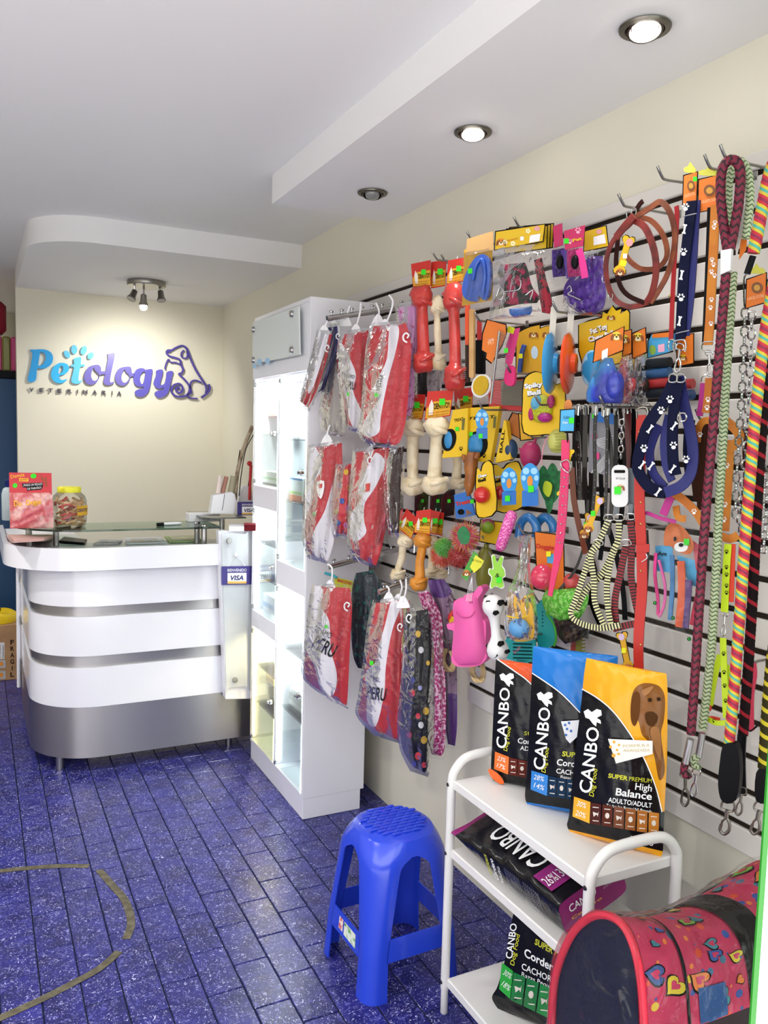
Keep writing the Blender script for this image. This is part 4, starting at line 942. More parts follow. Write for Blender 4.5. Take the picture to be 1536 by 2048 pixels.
# purple bag lying on the middle shelf
pb = thing('dog_food_bag', 'black and purple dog food bag lying on the middle shelf', 'food bag', (1.268, 1.385, .484+.034), 0, 'dog food bags'); pb.rotation_euler = (0, radians(-20), 0)
BL = .44
def pbt(s): return .045*(1-s**3.5)*(.9+.1*min(1, s*9))+.002
def pbz(s): return .048+.05*max(0, s-.6)**1.3
def pbw(s): return .095+.02*s**2
def pbf(u, v):
    s = v; a = 2*pi*u; c, d = cos(a), sin(a); e = .28+.35*s
    return V(pbw(s)*math.copysign(abs(c)**e, c), s*BL, pbt(s)*math.copysign(abs(d)**e, d)+pbz(s)+.003*sin(s*31+a*3)*min(1, 4*s))
mb = MB(); mb.grid(pbf, 48, 40, wrapu=True); mb.at['m1'] = [(.005-v.y) for v in mb.v]; mb.at['m2'] = [v.y-BL*.955 for v in mb.v]
mb.build('bag_body', mat('purple black bag foil', '0c0c0f', masks=(('m2', '8a1e68'),), rough=.2, spec=.4, bump=(18, .6, .012)), pb)
em = MB(); em.add([pbf(i/48, 0)+V(0, -.001, 0) for i in range(48)], [tuple(range(48))]); em.build('bag_base', mat('magenta foil', '8a1e68', .3), pb, 0)
def btext(st, s0, s1, x0, h, m, bold=0., side=False, e=.004, y0=None):
    vs, fs, _ = text_data(st, bold); P = []
    for u, v in vs:
        if not side: s = s0+(s1-s0)*u; P.append(V(x0-v*h, s*BL, pbz(s)+pbt(s)+e))
        else: s = s0+v*h; P.append(V(-pbw(s)-.004, s*BL, pbz(s)+pbt(s)*(x0+(s1-x0)*u)))
    mb = MB(); mb.add(P, fs); mb.build('lettering', m, pb, 0, fixn=False)
def bquad(q, m, e=.003):
    mb = MB(); mb.add([V(x, s*BL, pbz(s)+pbt(s)+e) for x, s in q], [(0, 1, 2, 3)]); mb.build('panel_print', m, pb, 0, fixn=False)
btext('CANBO', .27, .74, .0, .07, wink, .012); btext('Dog Food', .25, .42, .035, .02, ylg)
bquad([(-.08, .08), (.01, .08), (.01, .24), (-.08, .24)], mat('purple panel', '8a2470', .4))
for st, xx in (('26%', -.065), ('13%', -.03)):
    vs, fs, _ = text_data(st); mb = MB(); mb.add([V(xx-.012+.032*u, (.11+.075*v)*BL, pbz(.1)+pbt(.1)+.006) for u, v in vs], fs); mb.build('lettering', wink, pb, 0, fixn=False)
btext('SUPER PREMIUM', .62, .8, -.8, .03, ylg, .02, True); btext('Cordero', .56, .8, -.8, .04, wink, .02, True); btext('Adulto', .51, .5, -.8, .03, wink, 0, True)
gp_ = mat('grey print', '8a8a94', .5)
for k in range(8): btext('ingredientes', .45-k*.018, .75, -.8, .010, gp_, 0, True); btext('analisis', .28-k*.018, .75, -.8, .010, gp_, 0, True)
for st, x0, x1, z0, h, m in (('CANBO', -.07, .01, .055, .02, wink), ('Cordero', -.07, .02, .035, .008, mat('yellow print', 'f2b52a', .5)), ('26% 13%', .03, .085, .055, .014, mat('mauve print', 'b890a8', .5))):
    vs, fs, _ = text_data(st, .01); mb = MB(); mb.add([V(x0+(x1-x0)*u, -.004, z0+h*v) for u, v in vs], fs); mb.build('lettering', m, pb, 0, fixn=False)
# green bag on the bottom shelf
it = stood('dog_food_bag', 'black and green dog food bag on the lowest shelf', (1000, 2018), (1150, 2080), .109)
it.sheet([((1034, 1800), (1250, 1850)), ((1024, 1840), (1252, 1900)), ((1012, 1910), (1250, 1980)), ((996, 1970), (1245, 2050)), ((984, 1995), (1238, 2090)), ((996, 2018), (1230, 2108))], mat('green black bag foil', '0d0d10', **foil), .03, name='bag_body', setsurf=True, nu=30, nv=44, vp=.35, jit=.003)
it.text('CANBO', 1024, 1918, 1034, 1848, 14, wink, bold=.012, drape=True, e=.0016); it.text('Dog Food', 1028, 1932, 1040, 1868, 9, ylg, shear=.2, bold=.01, drape=True, e=.0016)
it.text('SUPER PREMIUM', 1069, 1888, 1160, 1938, 12, ylg, bold=.03, drape=True, e=.0016, up=(.2, -.98)); it.text('Cordero', 1048, 1912, 1115, 1948, 17, wink, bold=.02, drape=True, e=.0016, up=(.1, -1)); it.text('CACHORRO', 1043, 1938, 1122, 1974, 13, wink, bold=.01, drape=True, e=.0016, up=(.1, -1)); it.text('Razas Peque\u00f1as', 1043, 1952, 1120, 1986, 9, wink, drape=True, e=.0016, up=(.1, -1))
it.shape([(1004, 1925), (1026, 1942), (1020, 1998), (998, 1978)], mat('green panel', '28a03a', .4), 'panel_print', .0018, True)
it.text('30%', 1005, 1948, 1020, 1958, 11, wink, drape=True, e=.0034); it.text('18%', 1002, 1970, 1017, 1982, 11, wink, drape=True, e=.0034)
cells(it, [(1027, 1944), (1160, 2002), (1150, 2062), (1021, 2000)], ['147038', '147038', '18803c', '18803c', '1c8a3e'])

# ================================================================== pet carrier wrapped in film
cp = CAM+ray(1200, 1950)*1.36
ca = Item('pet_carrier', 'pink heart-print soft pet carrier wrapped in clear film', 'pet carrier', 1200, 1950, pos=cp, rz=radians(-86))
def heart_mat():
    m = mat('pink heart fabric', 'b8264e', .6)
    N, L = m.node_tree.nodes, m.node_tree.links; b = N['Principled BSDF']; tc = N.new('ShaderNodeTexCoord'); prev = None
    for i, (sc, th, cols) in enumerate(((30, .26, ((.0, '2c4f9c'), (.3, 'd84a24'), (.5, '3f6f8c'), (.85, 'd8b830'))), (44, .22, ((0, 'e07a30'), (.35, '35508c'), (.7, 'd0406c'))))):
        v = N.new('ShaderNodeTexVoronoi'); v.inputs['Scale'].default_value = sc; v.inputs['Randomness'].default_value = .9
        mp = N.new('ShaderNodeMapping'); mp.inputs['Location'].default_value = (i*3.1, .4*i, 0); mp.inputs['Scale'].default_value = (1, 1, 1.3); L.new(tc.outputs['Object'], mp.inputs[0]); L.new(mp.outputs[0], v.inputs['Vector'])
        lt = N.new('ShaderNodeMath'); lt.operation = 'LESS_THAN'; lt.inputs[1].default_value = th; L.new(v.outputs['Distance'], lt.inputs[0])
        r = N.new('ShaderNodeValToRGB'); r.color_ramp.interpolation = 'CONSTANT'; r.color_ramp.elements[0].color = lin(cols[0][1]); r.color_ramp.elements[1].position = cols[1][0]; r.color_ramp.elements[1].color = lin(cols[1][1])
        for p, c in cols[2:]: e = r.color_ramp.elements.new(p); e.color = lin(c)
        sp = N.new('ShaderNodeSeparateColor'); L.new(v.outputs['Color'], sp.inputs[0]); L.new(sp.outputs[0], r.inputs[0])
        gt = N.new('ShaderNodeMath'); gt.operation = 'GREATER_THAN'; gt.inputs[1].default_value = .15; L.new(sp.outputs[1], gt.inputs[0])
        mu = N.new('ShaderNodeMath'); mu.operation = 'MULTIPLY'; L.new(lt.outputs[0], mu.inputs[0]); L.new(gt.outputs[0], mu.inputs[1])
        x = N.new('ShaderNodeMix'); x.data_type = 'RGBA'; L.new(mu.outputs[0], x.inputs[0])
        if prev: L.new(prev, x.inputs[6])
        else: x.inputs[6].default_value = lin('c02a54')
        L.new(r.outputs[0], x.inputs[7]); prev = x.outputs[2]
    L.new(prev, b.inputs['Base Color']); return m
hf = heart_mat()
arch = curve2([(1104, 2085), (1108, 1990), (1117, 1935), (1140, 1878), (1166, 1845), (1196, 1829), (1228, 1834), (1252, 1855), (1270, 1895), (1281, 1945), (1287, 2000), (1291, 2085)], 5, False)
LP = [ca.p(x, y) for x, y in arch]; cxm = sum(p.x for p in LP)/len(LP)
zb0 = min(p.z for p in LP)
def carr(grow, x0, y1, nv, name, m, jit=0., parent=None):
    mb = MB(); n = len(LP)
    def fn(u, v):
        i = min(int(u*(n-1)+.5), n-1); p = LP[i]; g = 1+grow; f = v
        sag = -.035*sin(pi*min(1, f*1.0))*max(0, (p.z-zb0)/.25)**2
        q = V(cxm+(p.x-cxm)*g*(1+.25*f), x0+(y1-x0)*f, zb0+(p.z-zb0)*g*(1-.06*f)+sag)
        if jit: q += V(sin(31*f+u*19), 0, sin(27*f-u*23))*jit*(1+sin(61*f+7*u))
        return q
    mb.grid(fn, n-1, nv); 
    if name == 'body': mb.f.append([nv*n+i for i in range(n)]); mb.mi.append(0)
    return mb.build(name, m, parent or ca.root, 60, fixn=False)
carr(0, 0, .46, 14, 'body', hf)
MB().prism([p+V(0, .004, 0) for p in LP], (0, .004, 0)).build('mesh_panel', mat('navy mesh', '0c1024', .7, noise=(200, '141a34', .4, .6)), ca.root, 0)
MB().tube([p+V(0, -.002, 0) for p in LP], .007, 8).build('red_piping', mat('red piping', 'c8203a', .45), ca.root)
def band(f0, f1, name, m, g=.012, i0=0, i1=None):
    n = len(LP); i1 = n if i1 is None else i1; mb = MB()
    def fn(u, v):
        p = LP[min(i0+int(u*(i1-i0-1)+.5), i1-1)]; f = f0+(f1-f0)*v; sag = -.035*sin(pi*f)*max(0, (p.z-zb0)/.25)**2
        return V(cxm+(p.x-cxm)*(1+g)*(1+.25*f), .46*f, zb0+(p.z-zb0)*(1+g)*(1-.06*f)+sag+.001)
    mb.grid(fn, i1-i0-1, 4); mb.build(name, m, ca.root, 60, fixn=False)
band(.52, .66, 'shaded_mesh_band', mat('charcoal shaded mesh', '1e1a1a', .8)); band(.2, .215, 'zip_seam', black)  # dark mesh band: shade of the crumpled top put into its colour
band(.26, .4, 'blue_pocket', mat('blue pocket cloth', '24508c', .8), .014, len(LP)-6)
def csurf(t, f, g=.006):              # a point on the carrier cloth: t along the arch 0..1, f along its depth 0..1
    q = max(0, min(len(LP)-1.001, t*(len(LP)-1))); i = int(q); p = LP[i].lerp(LP[i+1], q-i); sag = -.035*sin(pi*f)*max(0, (p.z-zb0)/.25)**2
    return V(cxm+(p.x-cxm)*(1+g)*(1+.25*f), .46*f, zb0+(p.z-zb0)*(1+g)*(1-.06*f)+sag+.0008)
hr = random.Random(5)
def heart(t, f, s, rot, m, g):
    L = []
    for k in range(22):
        a = 2*pi*k/22; x, y = 16*sin(a)**3/16, (13*cos(a)-5*cos(2*a)-2*cos(3*a)-cos(4*a))/16
        L.append(csurf(t+(x*cos(rot)-y*sin(rot))*s/.62, f+(x*sin(rot)+y*cos(rot))*s/.46, g))
    c = csurf(t, f, g+.001); mb = MB(); mb.add([c]+L, [(0, 1+k, 1+(k+1) % 22) for k in range(22)]); mb.build('printed_heart', m, ca.root, 60, fixn=False)
spots = []
for k in range(400):
    t, f = hr.uniform(.1, .97), hr.uniform(.05, .95)
    if .50 < f < .68 or .17 < f < .24 or any(abs(t-a)*.62 < (s1+.012) and abs(f-b)*.46 < (s1+.012) for a, b, s1 in spots): continue
    s_ = hr.choice((.010, .014, .018, .024)); spots.append((t, f, s_)); rot = hr.uniform(-.9, .9)
    heart(t, f, s_*1.18, rot, black, .006); c = hr.choice(('2c4f9c', 'd84a24', '3f7f8c', 'd8c030', '35508c', 'e07a30', '78b03a')); heart(t, f, s_, rot, mat('heart '+c, c, .6), .009)
    if s_ > .016: heart(t, f, s_*.5, rot, mat('pink heart centre', 'c8305c', .6), .012)
    if len(spots) > 46: break
carr(.04, -.012, .475, 30, 'plastic_wrap', film, .002)
wrapf = MB(); wrapf.grid(lambda u, v: V(cxm+(LP[min(int(u*(len(LP)-1)+.5), len(LP)-1)].x-cxm)*1.05*v, -.016+.004*sin(9*u+14*v)+.003*sin(31*v), zb0+(LP[min(int(u*(len(LP)-1)+.5), len(LP)-1)].z-zb0)*1.05*v), len(LP)-1, 12); wrapf.build('plastic_wrap', film, ca.root, 60, fixn=False)
zc0 = (ca.R @ V(0, 0, zb0)+cp).z
ck = thing('storage_crate', 'grey crate carrying the pink pet carrier', 'crate', (cp.x+.24, cp.y+.02, 0)); 
MB().rbox(-.24, .24, -.14, .14, 0, zc0-.002, .01).build('body', mat('grey crate plastic', '6a6c70', .5), ck, 0)
for z in (.12, .3): MB().box(-.245, -.24, -.1, .1, z, z+.03).build('handle_slot', black, ck, 0)
# ================================================================== goods on the slatted wall
def hook(px, py, L=.16, label=None, wire_px=1.7, up=1):
    tip = on(px, py, 'x', XW-L); base = V(XW-.016, tip.y, tip.z)
    t = thing('display_hook', label or 'steel display hook', 'hook', base, 0, 'hooks on the slatted wall')
    MB().tube(catmull([(0, 0, 0), (-L*.5, 0, 0), (-L+.03, 0, -.002), (-L+.016, 0, .003), (-L, 0, .02*up+.004)], 4), .0032, 8).build('peg', wire, t)
    MB().rbox(-.003, .0, -.008, .008, -.006, .014, .001).build('clip_plate', wire, t, 0); return t
for px, py, L, lab in ((872, 518, .2, 'above the red rawhide bone'), (890, 524, .12, 'behind the rawhide header cards'), (942, 480, .22, 'above the blue tooth-shaped toy'), (1036, 452, .2, 'through the yellow header card'), (957, 640, .2, 'above the orange comb card'),
        (1113, 622, .2, 'above the blue flying disc'), (1246, 410, .2, 'carrying the leather harness'), (1020, 745, .16, 'above the spiky ball card'), (1078, 808, .2, 'in front of the spiky ball'), (916, 818, .16, 'above the yellow ball boxes'),
        (1324, 356, .16, 'carrying the navy leash'), (1418, 334, .16, 'above the orange leash'), (1450, 316, .2, 'carrying the rope leashes'), (1045, 1066, .18, 'carrying the tall clear bag'), (958, 948, .15, 'above the red ball card'), (985, 1118, .18, 'above the football dumbbell'), (1280, 812, .14, 'carrying the collars')):
    hook(px, py, L, 'bent steel display hook '+lab)
c_ = lambda n, col, r=.45, **k: mat(n, col, r, **k)
yel = c_('yellow card', 'e2b91c'); yel2 = c_('deep yellow card', 'd8a41e'); org = c_('orange card', 'dd7420'); redc = c_('red card', 'c42a20'); blu = c_('sky blue card', '4aa6d8'); blk = c_('black outline card', '141212'); pnk = c_('pink card', 'd83a80'); mag = c_('magenta print', 'c0285e')
cr = c_('cream rawhide', 'e0d2b4', .42, noise=(25, 'cdb890', .45, .65), bump=(30, .4, .006)); rr = c_('red basted rawhide', 'c43a34', .3, noise=(20, 'b02a28', .45, .65), bump=(30, .4, .006), coat=.3); go = c_('golden rawhide', 'd2892a', .35, noise=(20, 'b86a1c', .45, .65), bump=(30, .4, .006))
lbl = lambda w: w
def scl(loop, f):
    cx = sum(p[0] for p in loop)/len(loop); cy = sum(p[1] for p in loop)/len(loop); return [(cx+(x-cx)*f, cy+(y-cy)*f) for x, y in loop]
def grow(loop, g):
    cx = sum(p[0] for p in loop)/len(loop); cy = sum(p[1] for p in loop)/len(loop)
    return [(x+math.copysign(g, x-cx), y+math.copysign(g, y-cy)) for x, y in loop]
def paw(x, y, s, rot=0.):
    L = [ell(x, y+.25*s, .42*s, .34*s, 12)]
    for a, r in ((-1.0, .58), (-.36, .72), (.36, .72), (1.0, .58)): L.append(ell(x+r*s*sin(a+rot), y-r*s*cos(a+rot)+.08*s, .16*s, .22*s, 10, a))
    return L
def boneloop(x1, y1, x2, y2, w, lobe=1.0):
    dx, dy = x2-x1, y2-y1; L = sqrt(dx*dx+dy*dy); ux, uy = dx/L, dy/L; vx, vy = -uy, ux; h = w/2; k = w*.55*lobe
    pts = []
    for (t, o) in ((k*1.2, h*.6), (k*.9, h*.95), (k*.3, h*1.25), (-k*.25, h*1.0), (-k*.3, h*.45), (0, 0), (-k*.3, -h*.45), (-k*.25, -h*1.0), (k*.3, -h*1.25), (k*.9, -h*.95), (k*1.2, -h*.6)): pts.append((x1+ux*t+vx*o, y1+uy*t+vy*o))
    for (t, o) in ((-k*1.2, -h*.6), (-k*.9, -h*.95), (-k*.3, -h*1.25), (k*.25, -h*1.0), (k*.3, -h*.45), (0, 0), (k*.3, h*.45), (k*.25, h*1.0), (-k*.3, h*1.25), (-k*.9, h*.95), (-k*1.2, h*.6)): pts.append((x2+ux*t+vx*o, y2+uy*t+vy*o))
    return pts
def face(it, x, y, s, off, col='c87a3a', parent=None):     # a plain cartoon dog face
    it.shapes([ell(x, y, .5*s, .45*s, 14)], c_('face '+col, col), 'face_print', .0008, off=off)
    it.shapes([ell(x-.42*s, y+.12*s, .16*s, .36*s, 10, .3), ell(x+.42*s, y+.12*s, .16*s, .36*s, 10, -.3)], c_('brown ear print', '8a4a20'), 'ear_print', .0012, off=off)
    it.shapes([ell(x, y+.2*s, .28*s, .2*s, 10)], c_('cream muzzle print', 'f0dcb8'), 'muzzle_print', .0014, off=off); it.shapes([ell(x, y+.1*s, .11*s, .08*s, 8), ell(x-.16*s, y-.12*s, .06*s, .09*s, 8), ell(x+.16*s, y-.12*s, .06*s, .09*s, 8)], ink, 'eye_print', .002, off=off)
def stick(it, x, y, s, off, m=None, rot=.0):
    it.shapes([[(x+s*(a*cos(rot)-b*sin(rot)), y+s*(a*sin(rot)+b*cos(rot))) for a, b in ((-.5, -.55), (.5, -.6), (.5, .55), (-.5, .6))]], m or green_st, 'price_sticker', .0024, off=off)
def outlined(it, loop, m, g=2., t=.0014, off=0., name='card'):
    it.card(grow(loop, g), blk, .001, off-.001, 'black_border'); return it.card(loop, m, t, off+.0002, name)

# ---- rawhide bones -----------------------------------------------------------------
def bone(label, a, b, r, m, d, card, cm=None, yaw=25, st=None, tilt=0, grp='rawhide bones', loop=None):
    it = Item('rawhide_bone', label, 'rawhide bone', a[0], a[1], d, yaw, grp)
    prof = [(0, .0), (.004, .55), (.03, .9), (.09, 1.1), (.17, 1.08), (.225, .92), (.235, .66), (.27, .58), (.5, .56), (.73, .58), (.765, .66), (.775, .92), (.83, 1.1), (.91, 1.12), (.97, .9), (.996, .55), (1, 0)]
    it.spin(a, b, [(t, q*r) for t, q in prof], m, .01, 'chew', 18, noise=1.6, flat=.85)
    for (f0, f1, s) in ((.10, .21, 1), (.79, .9, -1)):       # knotted folds
        P = [(a[0]+(b[0]-a[0])*f0-r*1.0*s, a[1]+(b[1]-a[1])*f0), (a[0]+(b[0]-a[0])*(f0+f1)/2, a[1]+(b[1]-a[1])*(f0+f1)/2+1), (a[0]+(b[0]-a[0])*f1+r*.95*s, a[1]+(b[1]-a[1])*f1)]
        Q = [it.p(x, y, o) for (x, y), o in zip(P, (.0+.01, r*it.k*.85+.012, .01))]
        MB().tube(catmull(Q, 6), r*it.k*.2, 8).build('knot_fold', m, it.root)
    if card:
        x0, y0, x1, y1, x2, y2, x3, y3 = card                # tl tr br bl
        o = .012
        it.card([(x0, y0), (x1, y1), (x2, y2), (x3, y3)], redc, .0012, o, 'header_card')
        L = lambda u, v: (x0+(x1-x0)*u+(x3-x0)*v+(x2-x1-x3+x0)*u*v, y0+(y1-y0)*u+(y3-y0)*v+(y2-y1-y3+y0)*u*v)
        it.shapes([[L(.3, .38), L(.97, .38), L(.97, .95), L(.03, .95), L(.03, .6)]], yel2, 'yellow_field', .001, off=o)
        it.text('DENTITOY', *L(.34, .66), *L(.97, .66), abs(y3-y0)*.2, ink, bold=.03, off=o, e=.0018)
        for v in (.76, .86): it.text('hueso para perro', *L(.12, v+.05), *L(.92, v+.05), abs(y3-y0)*.07, c_('red ink', 'a01a20'), off=o, e=.0018, name='small_print')
        it.shapes([[L(.14, .85), L(.12, .5), L(.2, .3), L(.3, .5), L(.3, .85)]], c_('white dog print', 'e4dcd0'), 'dog_print', .0016, off=o)
        s_ = L(.62, .42); stick(it, s_[0], s_[1], abs(y3-y0)*.2, o)
        tp = L(.5, .0); it.tube([(tp[0], tp[1]+2, .004), (tp[0]+1, tp[1]-4, -.01), (tp[0]+2, tp[1]-5, -.04)], .8, white_pl, 'hang_loop', 6, 3)
    return it
bone('long cream rawhide bone between two red bones', (874, 592), (878, 741), 13, cr, .16, (862, 524, 893, 519, 890, 572, 862, 577))
bone('red rawhide bone hung nearest the garment rail', (842, 572), (847, 746), 21, rr, .2, (822, 528, 861, 520, 862, 572, 826, 575))
bone('longest red rawhide bone beside the wooden brush', (908, 566), (910, 782), 21, rr, .19, (896, 521, 932, 514, 930, 562, 893, 570))
bone('cream knotted rawhide bone half hidden behind its twin', (826, 836), (826, 992), 22, cr, .18, (812, 788, 851, 789, 845, 838, 804, 843))
bone('thick cream knotted rawhide bone with its card', (876, 834), (868, 990), 25, cr, .21, (855, 783, 907, 780, 900, 832, 849, 840))
bone('cream rawhide bone behind the brown rubber toy', (914, 880), (914, 980), 17, cr, .12, (908, 780, 946, 774, 944, 824, 910, 832))
bone('small cream rawhide bone over the chrome arm', (813, 1070), (792, 1160), 14, cr, .20, (813, 1017, 838, 1040, 822, 1078, 795, 1056))
bone('golden basted rawhide bone', (846, 1066), (836, 1182), 17, go, .22, (833, 1022, 862, 1018, 860, 1070, 828, 1066))
bone('small cream rawhide twist behind the golden bone', (862, 1072), (864, 1156), 14, cr, .15, (862, 1020, 880, 1024, 872, 1070, 858, 1066))
bone('cream rawhide piece behind the spiky rubber balls', (884, 1074), (882, 1160), 13, cr, .12, (872, 1022, 888, 1026, 884, 1072, 870, 1068))

# ---- brushes, combs, cards ----------------------------------------------------------
it = Item('tooth_toy_pack', 'blue tooth-shaped rubber toy on a yellow card in film', 'dog toy', 950, 480, .22, 30)
it.card([(928, 500), (984, 470), (986, 600), (924, 612)], yel2, .001, 0, 'backing_card')
it.card([(934, 478), (986, 462), (987, 500), (931, 512)], c_('tan header', 'd0a468'), .001, .002, 'header_card')
it.card(curve2([(940, 530), (952, 514), (968, 508), (978, 522), (980, 550), (976, 588), (966, 600), (958, 590), (950, 602), (934, 600), (924, 585), (928, 556)], 4), c_('glossy blue rubber', '2a58b8', .2, coat=.5), .018, .022, 'toy_body', smooth=60)
it.tube([(946, 560, .024), (952, 530, .026), (964, 520, .026), (970, 548, .024), (966, 585, .024)], 4, c_('glossy blue rubber', '2a58b8', .2), 'toy_ridge')
stick(it, 940, 542, 9, .025); it.sheet([((924, 505), (988, 495)), ((920, 560), (990, 555)), ((912, 616), (988, 606)), ((908, 624), (988, 612))], film, .03, name='plastic_bag', back=False, jit=.003)
it = Item('wire_brush', 'wooden handled wire slicker brush', 'brush', 943, 625, .16, 25)
wood = c_('pale wood', 'c99f68', .5, noise=(12, 'b58a54', .4, .6)); it.card(rrect(938, 618, 947, 756, 4), wood, .012, .012, 'handle', smooth=50)
it.card(rrect(930, 600, 937, 690, 2), c_('orange red plastic', 'cf4a22', .4), .01, .01, 'handle_back')
br = MB()
for k in range(22):
    y = 680+k*3.6
    for o in (.004, .012, .02): br.tube([it.p(932, y, o), it.p(924, y+2, o+.004), it.p(921, y-1, o+.006)], .0006, 4)
bo = br.build('wire_bristles', wire, it.root); bo['kind'] = 'stuff'
it.card(rrect(930, 676, 938, 764, 2), c_('dark pad', '3a2a26', .7), .008, .008, 'bristle_pad')
it = Item('pin_brush', 'black backed brush behind the orange comb card', 'brush', 955, 690, .1, 20)
it.card(rrect(950, 680, 966, 748, 3), black, .015, .01, 'pad'); it.card(rrect(954, 640, 960, 690, 2), c_('red plastic', 'b83030', .4), .01, .005, 'handle')
it = Item('steel_comb', 'steel grooming comb on an orange card', 'comb', 985, 650, .2, 28)
outlined(it, [(975, 640), (1011, 650), (1012, 668), (1003, 690), (990, 712), (984, 726), (972, 716), (974, 706), (964, 700), (966, 668)], org, off=0.)
it.text('PET', 977, 690, 990, 686, 7, c_('pale orange print', 'f4b888'), bold=.03); it.text('comb', 977, 682, 988, 679, 4, wink)
cm = MB(); A, B = (999, 664), (981, 806)
for k in range(44):
    f = (k+.5)/44; x, y = A[0]+(B[0]-A[0])*f, A[1]+(B[1]-A[1])*f; cm.tube([it.p(x, y, .012), it.p(x+21, y+3.5, .012)], .0007, 5)
co = cm.build('comb_teeth', chrome, it.root); co['kind'] = 'stuff'
it.tube([(A[0], A[1]-2, .012), (B[0], B[1]+2, .012)], 2.6, chrome, 'comb_spine', 8, 0); stick(it, 1012, 701, 8, .014)
it = Item('nail_clipper_pack', 'pink nail clipper on a pink card', 'clipper', 1025, 660, .15, 25)
it.card([(1022, 660), (1040, 655), (1024, 728), (1010, 732), (1012, 690)], pnk, .0012, 0, 'card'); it.card([(1016, 652), (1030, 656), (1026, 668), (1014, 664)], c_('lemon print', 'dfe02a'), .0012, .002, 'yellow_corner')
it.card(curve2([(1012, 735), (1022, 730), (1029, 740), (1028, 766), (1018, 772), (1008, 762)], 3), c_('hot pink plastic', 'e02a78', .25), .012, .012, 'handle_loop', smooth=60)
for k, (x0, lab) in enumerate(((1033, 'yellow dog grooming card with blue scissors'), (1060, 'second yellow grooming card beside the scissors card'))):
    it = Item('scissors_card', lab, 'grooming card', x0, 670, .08-.01*k, 10, 'grooming cards')
    outlined(it, [(x0, 668), (x0+14, 660), (x0+28, 654), (x0+46, 650), (x0+46, 742), (x0, 748)], yel2)
    face(it, x0+34, 668, 16, .0008, 'd8a838'); it.shapes([ell(x0+36, 705, 7, 13, 14)], c_('pale blue print', 'c0d8e8'), 'oval_print', .001)
    if k == 0: it.tube([(x0+6, 745, .008), (x0+10, 710, .01), (x0+16, 690, .01)], 5, c_('blue handle', '2a52a8', .3), 'blue_handle'); stick(it, x0+8, 712, 8, .018, yellow_st)
    else: it.shapes([rrect(x0+30, 722, x0+42, 738, 1)], c_('pale blue print', 'c0d8e8'), 'panel_print', .001)
it = Item('massage_brush', 'oval brush with yellow bristles', 'brush', 960, 772, .15, 28)
it.card(ell(962, 772, 19, 24, 24, .3), white_pl, .01, .0, 'rim', smooth=60); it.card(ell(961, 771, 15, 20, 24, .3), c_('yellow bristle pad', 'd8b020', .8, bump=(400, 1., .004)), .004, .006, 'bristle_pad', smooth=60)
it = Item('slicker_pad', 'grey grooming pad with a red rim', 'grooming pad', 1010, 790, .11, 15)
it.card([(976, 762), (1046, 758), (1046, 822), (978, 818)], c_('red plastic', 'b83030', .4), .012, 0, 'frame'); it.card([(1002, 763), (1045, 760), (1044, 812), (1002, 810)], c_('grey bristle', '6e6a5c', .8, bump=(500, 1., .003)), .006, .006, 'pad')

# ---- bags with header cards --------------------------------------------------------------
def headerbag(name, label, cat, px, py, d, yaw, head, hm, body, contents, grp=None, border=True, bulge=.02, bm=None):
    it = Item(name, label, cat, px, py, d, yaw, grp)
    if border: outlined(it, head, hm, off=.002, name='header_card')
    else: it.card(head, hm, .0012, .002, 'header_card')
    contents(it)
    it.sheet(body, bm or film, bulge, name='plastic_bag', back=False, jit=.003, nu=16, nv=20)
    return it
def harn(it):
    plaid = c_('black pink plaid fabric', '1e2420', .8, noise=(45, '9a2448', .48, .55))
    it.sheet([((1001, 530), (1050, 525)), ((996, 545), (1056, 540)), ((1000, 562), (1060, 558)), ((998, 580), (1066, 576)), ((988, 600), (1078, 594)), ((986, 612), (1074, 606))], plaid, .02, name='folded_harness', jit=.005)
    it.tube([(993, 592, .03), (1000, 575, .032), (1008, 585, .032), (1002, 600, .032), (994, 596, .03)], 1.2, chrome, 'buckle', closed=False)
    it.tube([(1004, 584, .03), (1036, 580, .034), (1042, 566, .034), (1040, 560, .03)], 1.4, chrome, 'ring'); it.tube([(1052, 590, .03), (1066, 580, .03), (1060, 600, .03)], 1.2, chrome, 'buckle')
def hdprint(it):
    face(it, 1002, 484, 17, .0028, 'e08a28'); it.text('harness', 1012, 484, 1036, 478, 5, c_('orange ink', 'c87818'), off=.003)
    it.shapes([[(1060, 471), (1081, 467), (1079, 482), (1058, 486)]], wink, 'white_field', .001, off=.003); it.shapes([ell(1074, 457, 6, 5, 12)], c_('pale red print', 'e0a0a0'), 'round_mark', .001, off=.003)
    it.shapes(sum([[ell(x+3.2*cos(k*1.256), y+3.2*sin(k*1.256), 2.2, 2.2, 6) for k in range(5)] for x, y in ((1010, 484), (1026, 487), (1056, 462))], []), c_('flower print', 'f6eec0'), 'flower_print', .001, off=.003); stick(it, 1044, 477, 7, .003, wink)
it = headerbag('harness_bag', 'clear bag holding a black and pink plaid harness', 'harness bag', 1040, 470, .22, 30, [(992, 464), (1089, 449), (1085, 482), (990, 499)], yel, [((988, 496), (1086, 484)), ((988, 540), (1084, 532)), ((984, 590), (1080, 586)), ((978, 626), (1076, 620)), ((978, 640), (1076, 632))], harn, 'harness bags', bulge=.032); hdprint(it)
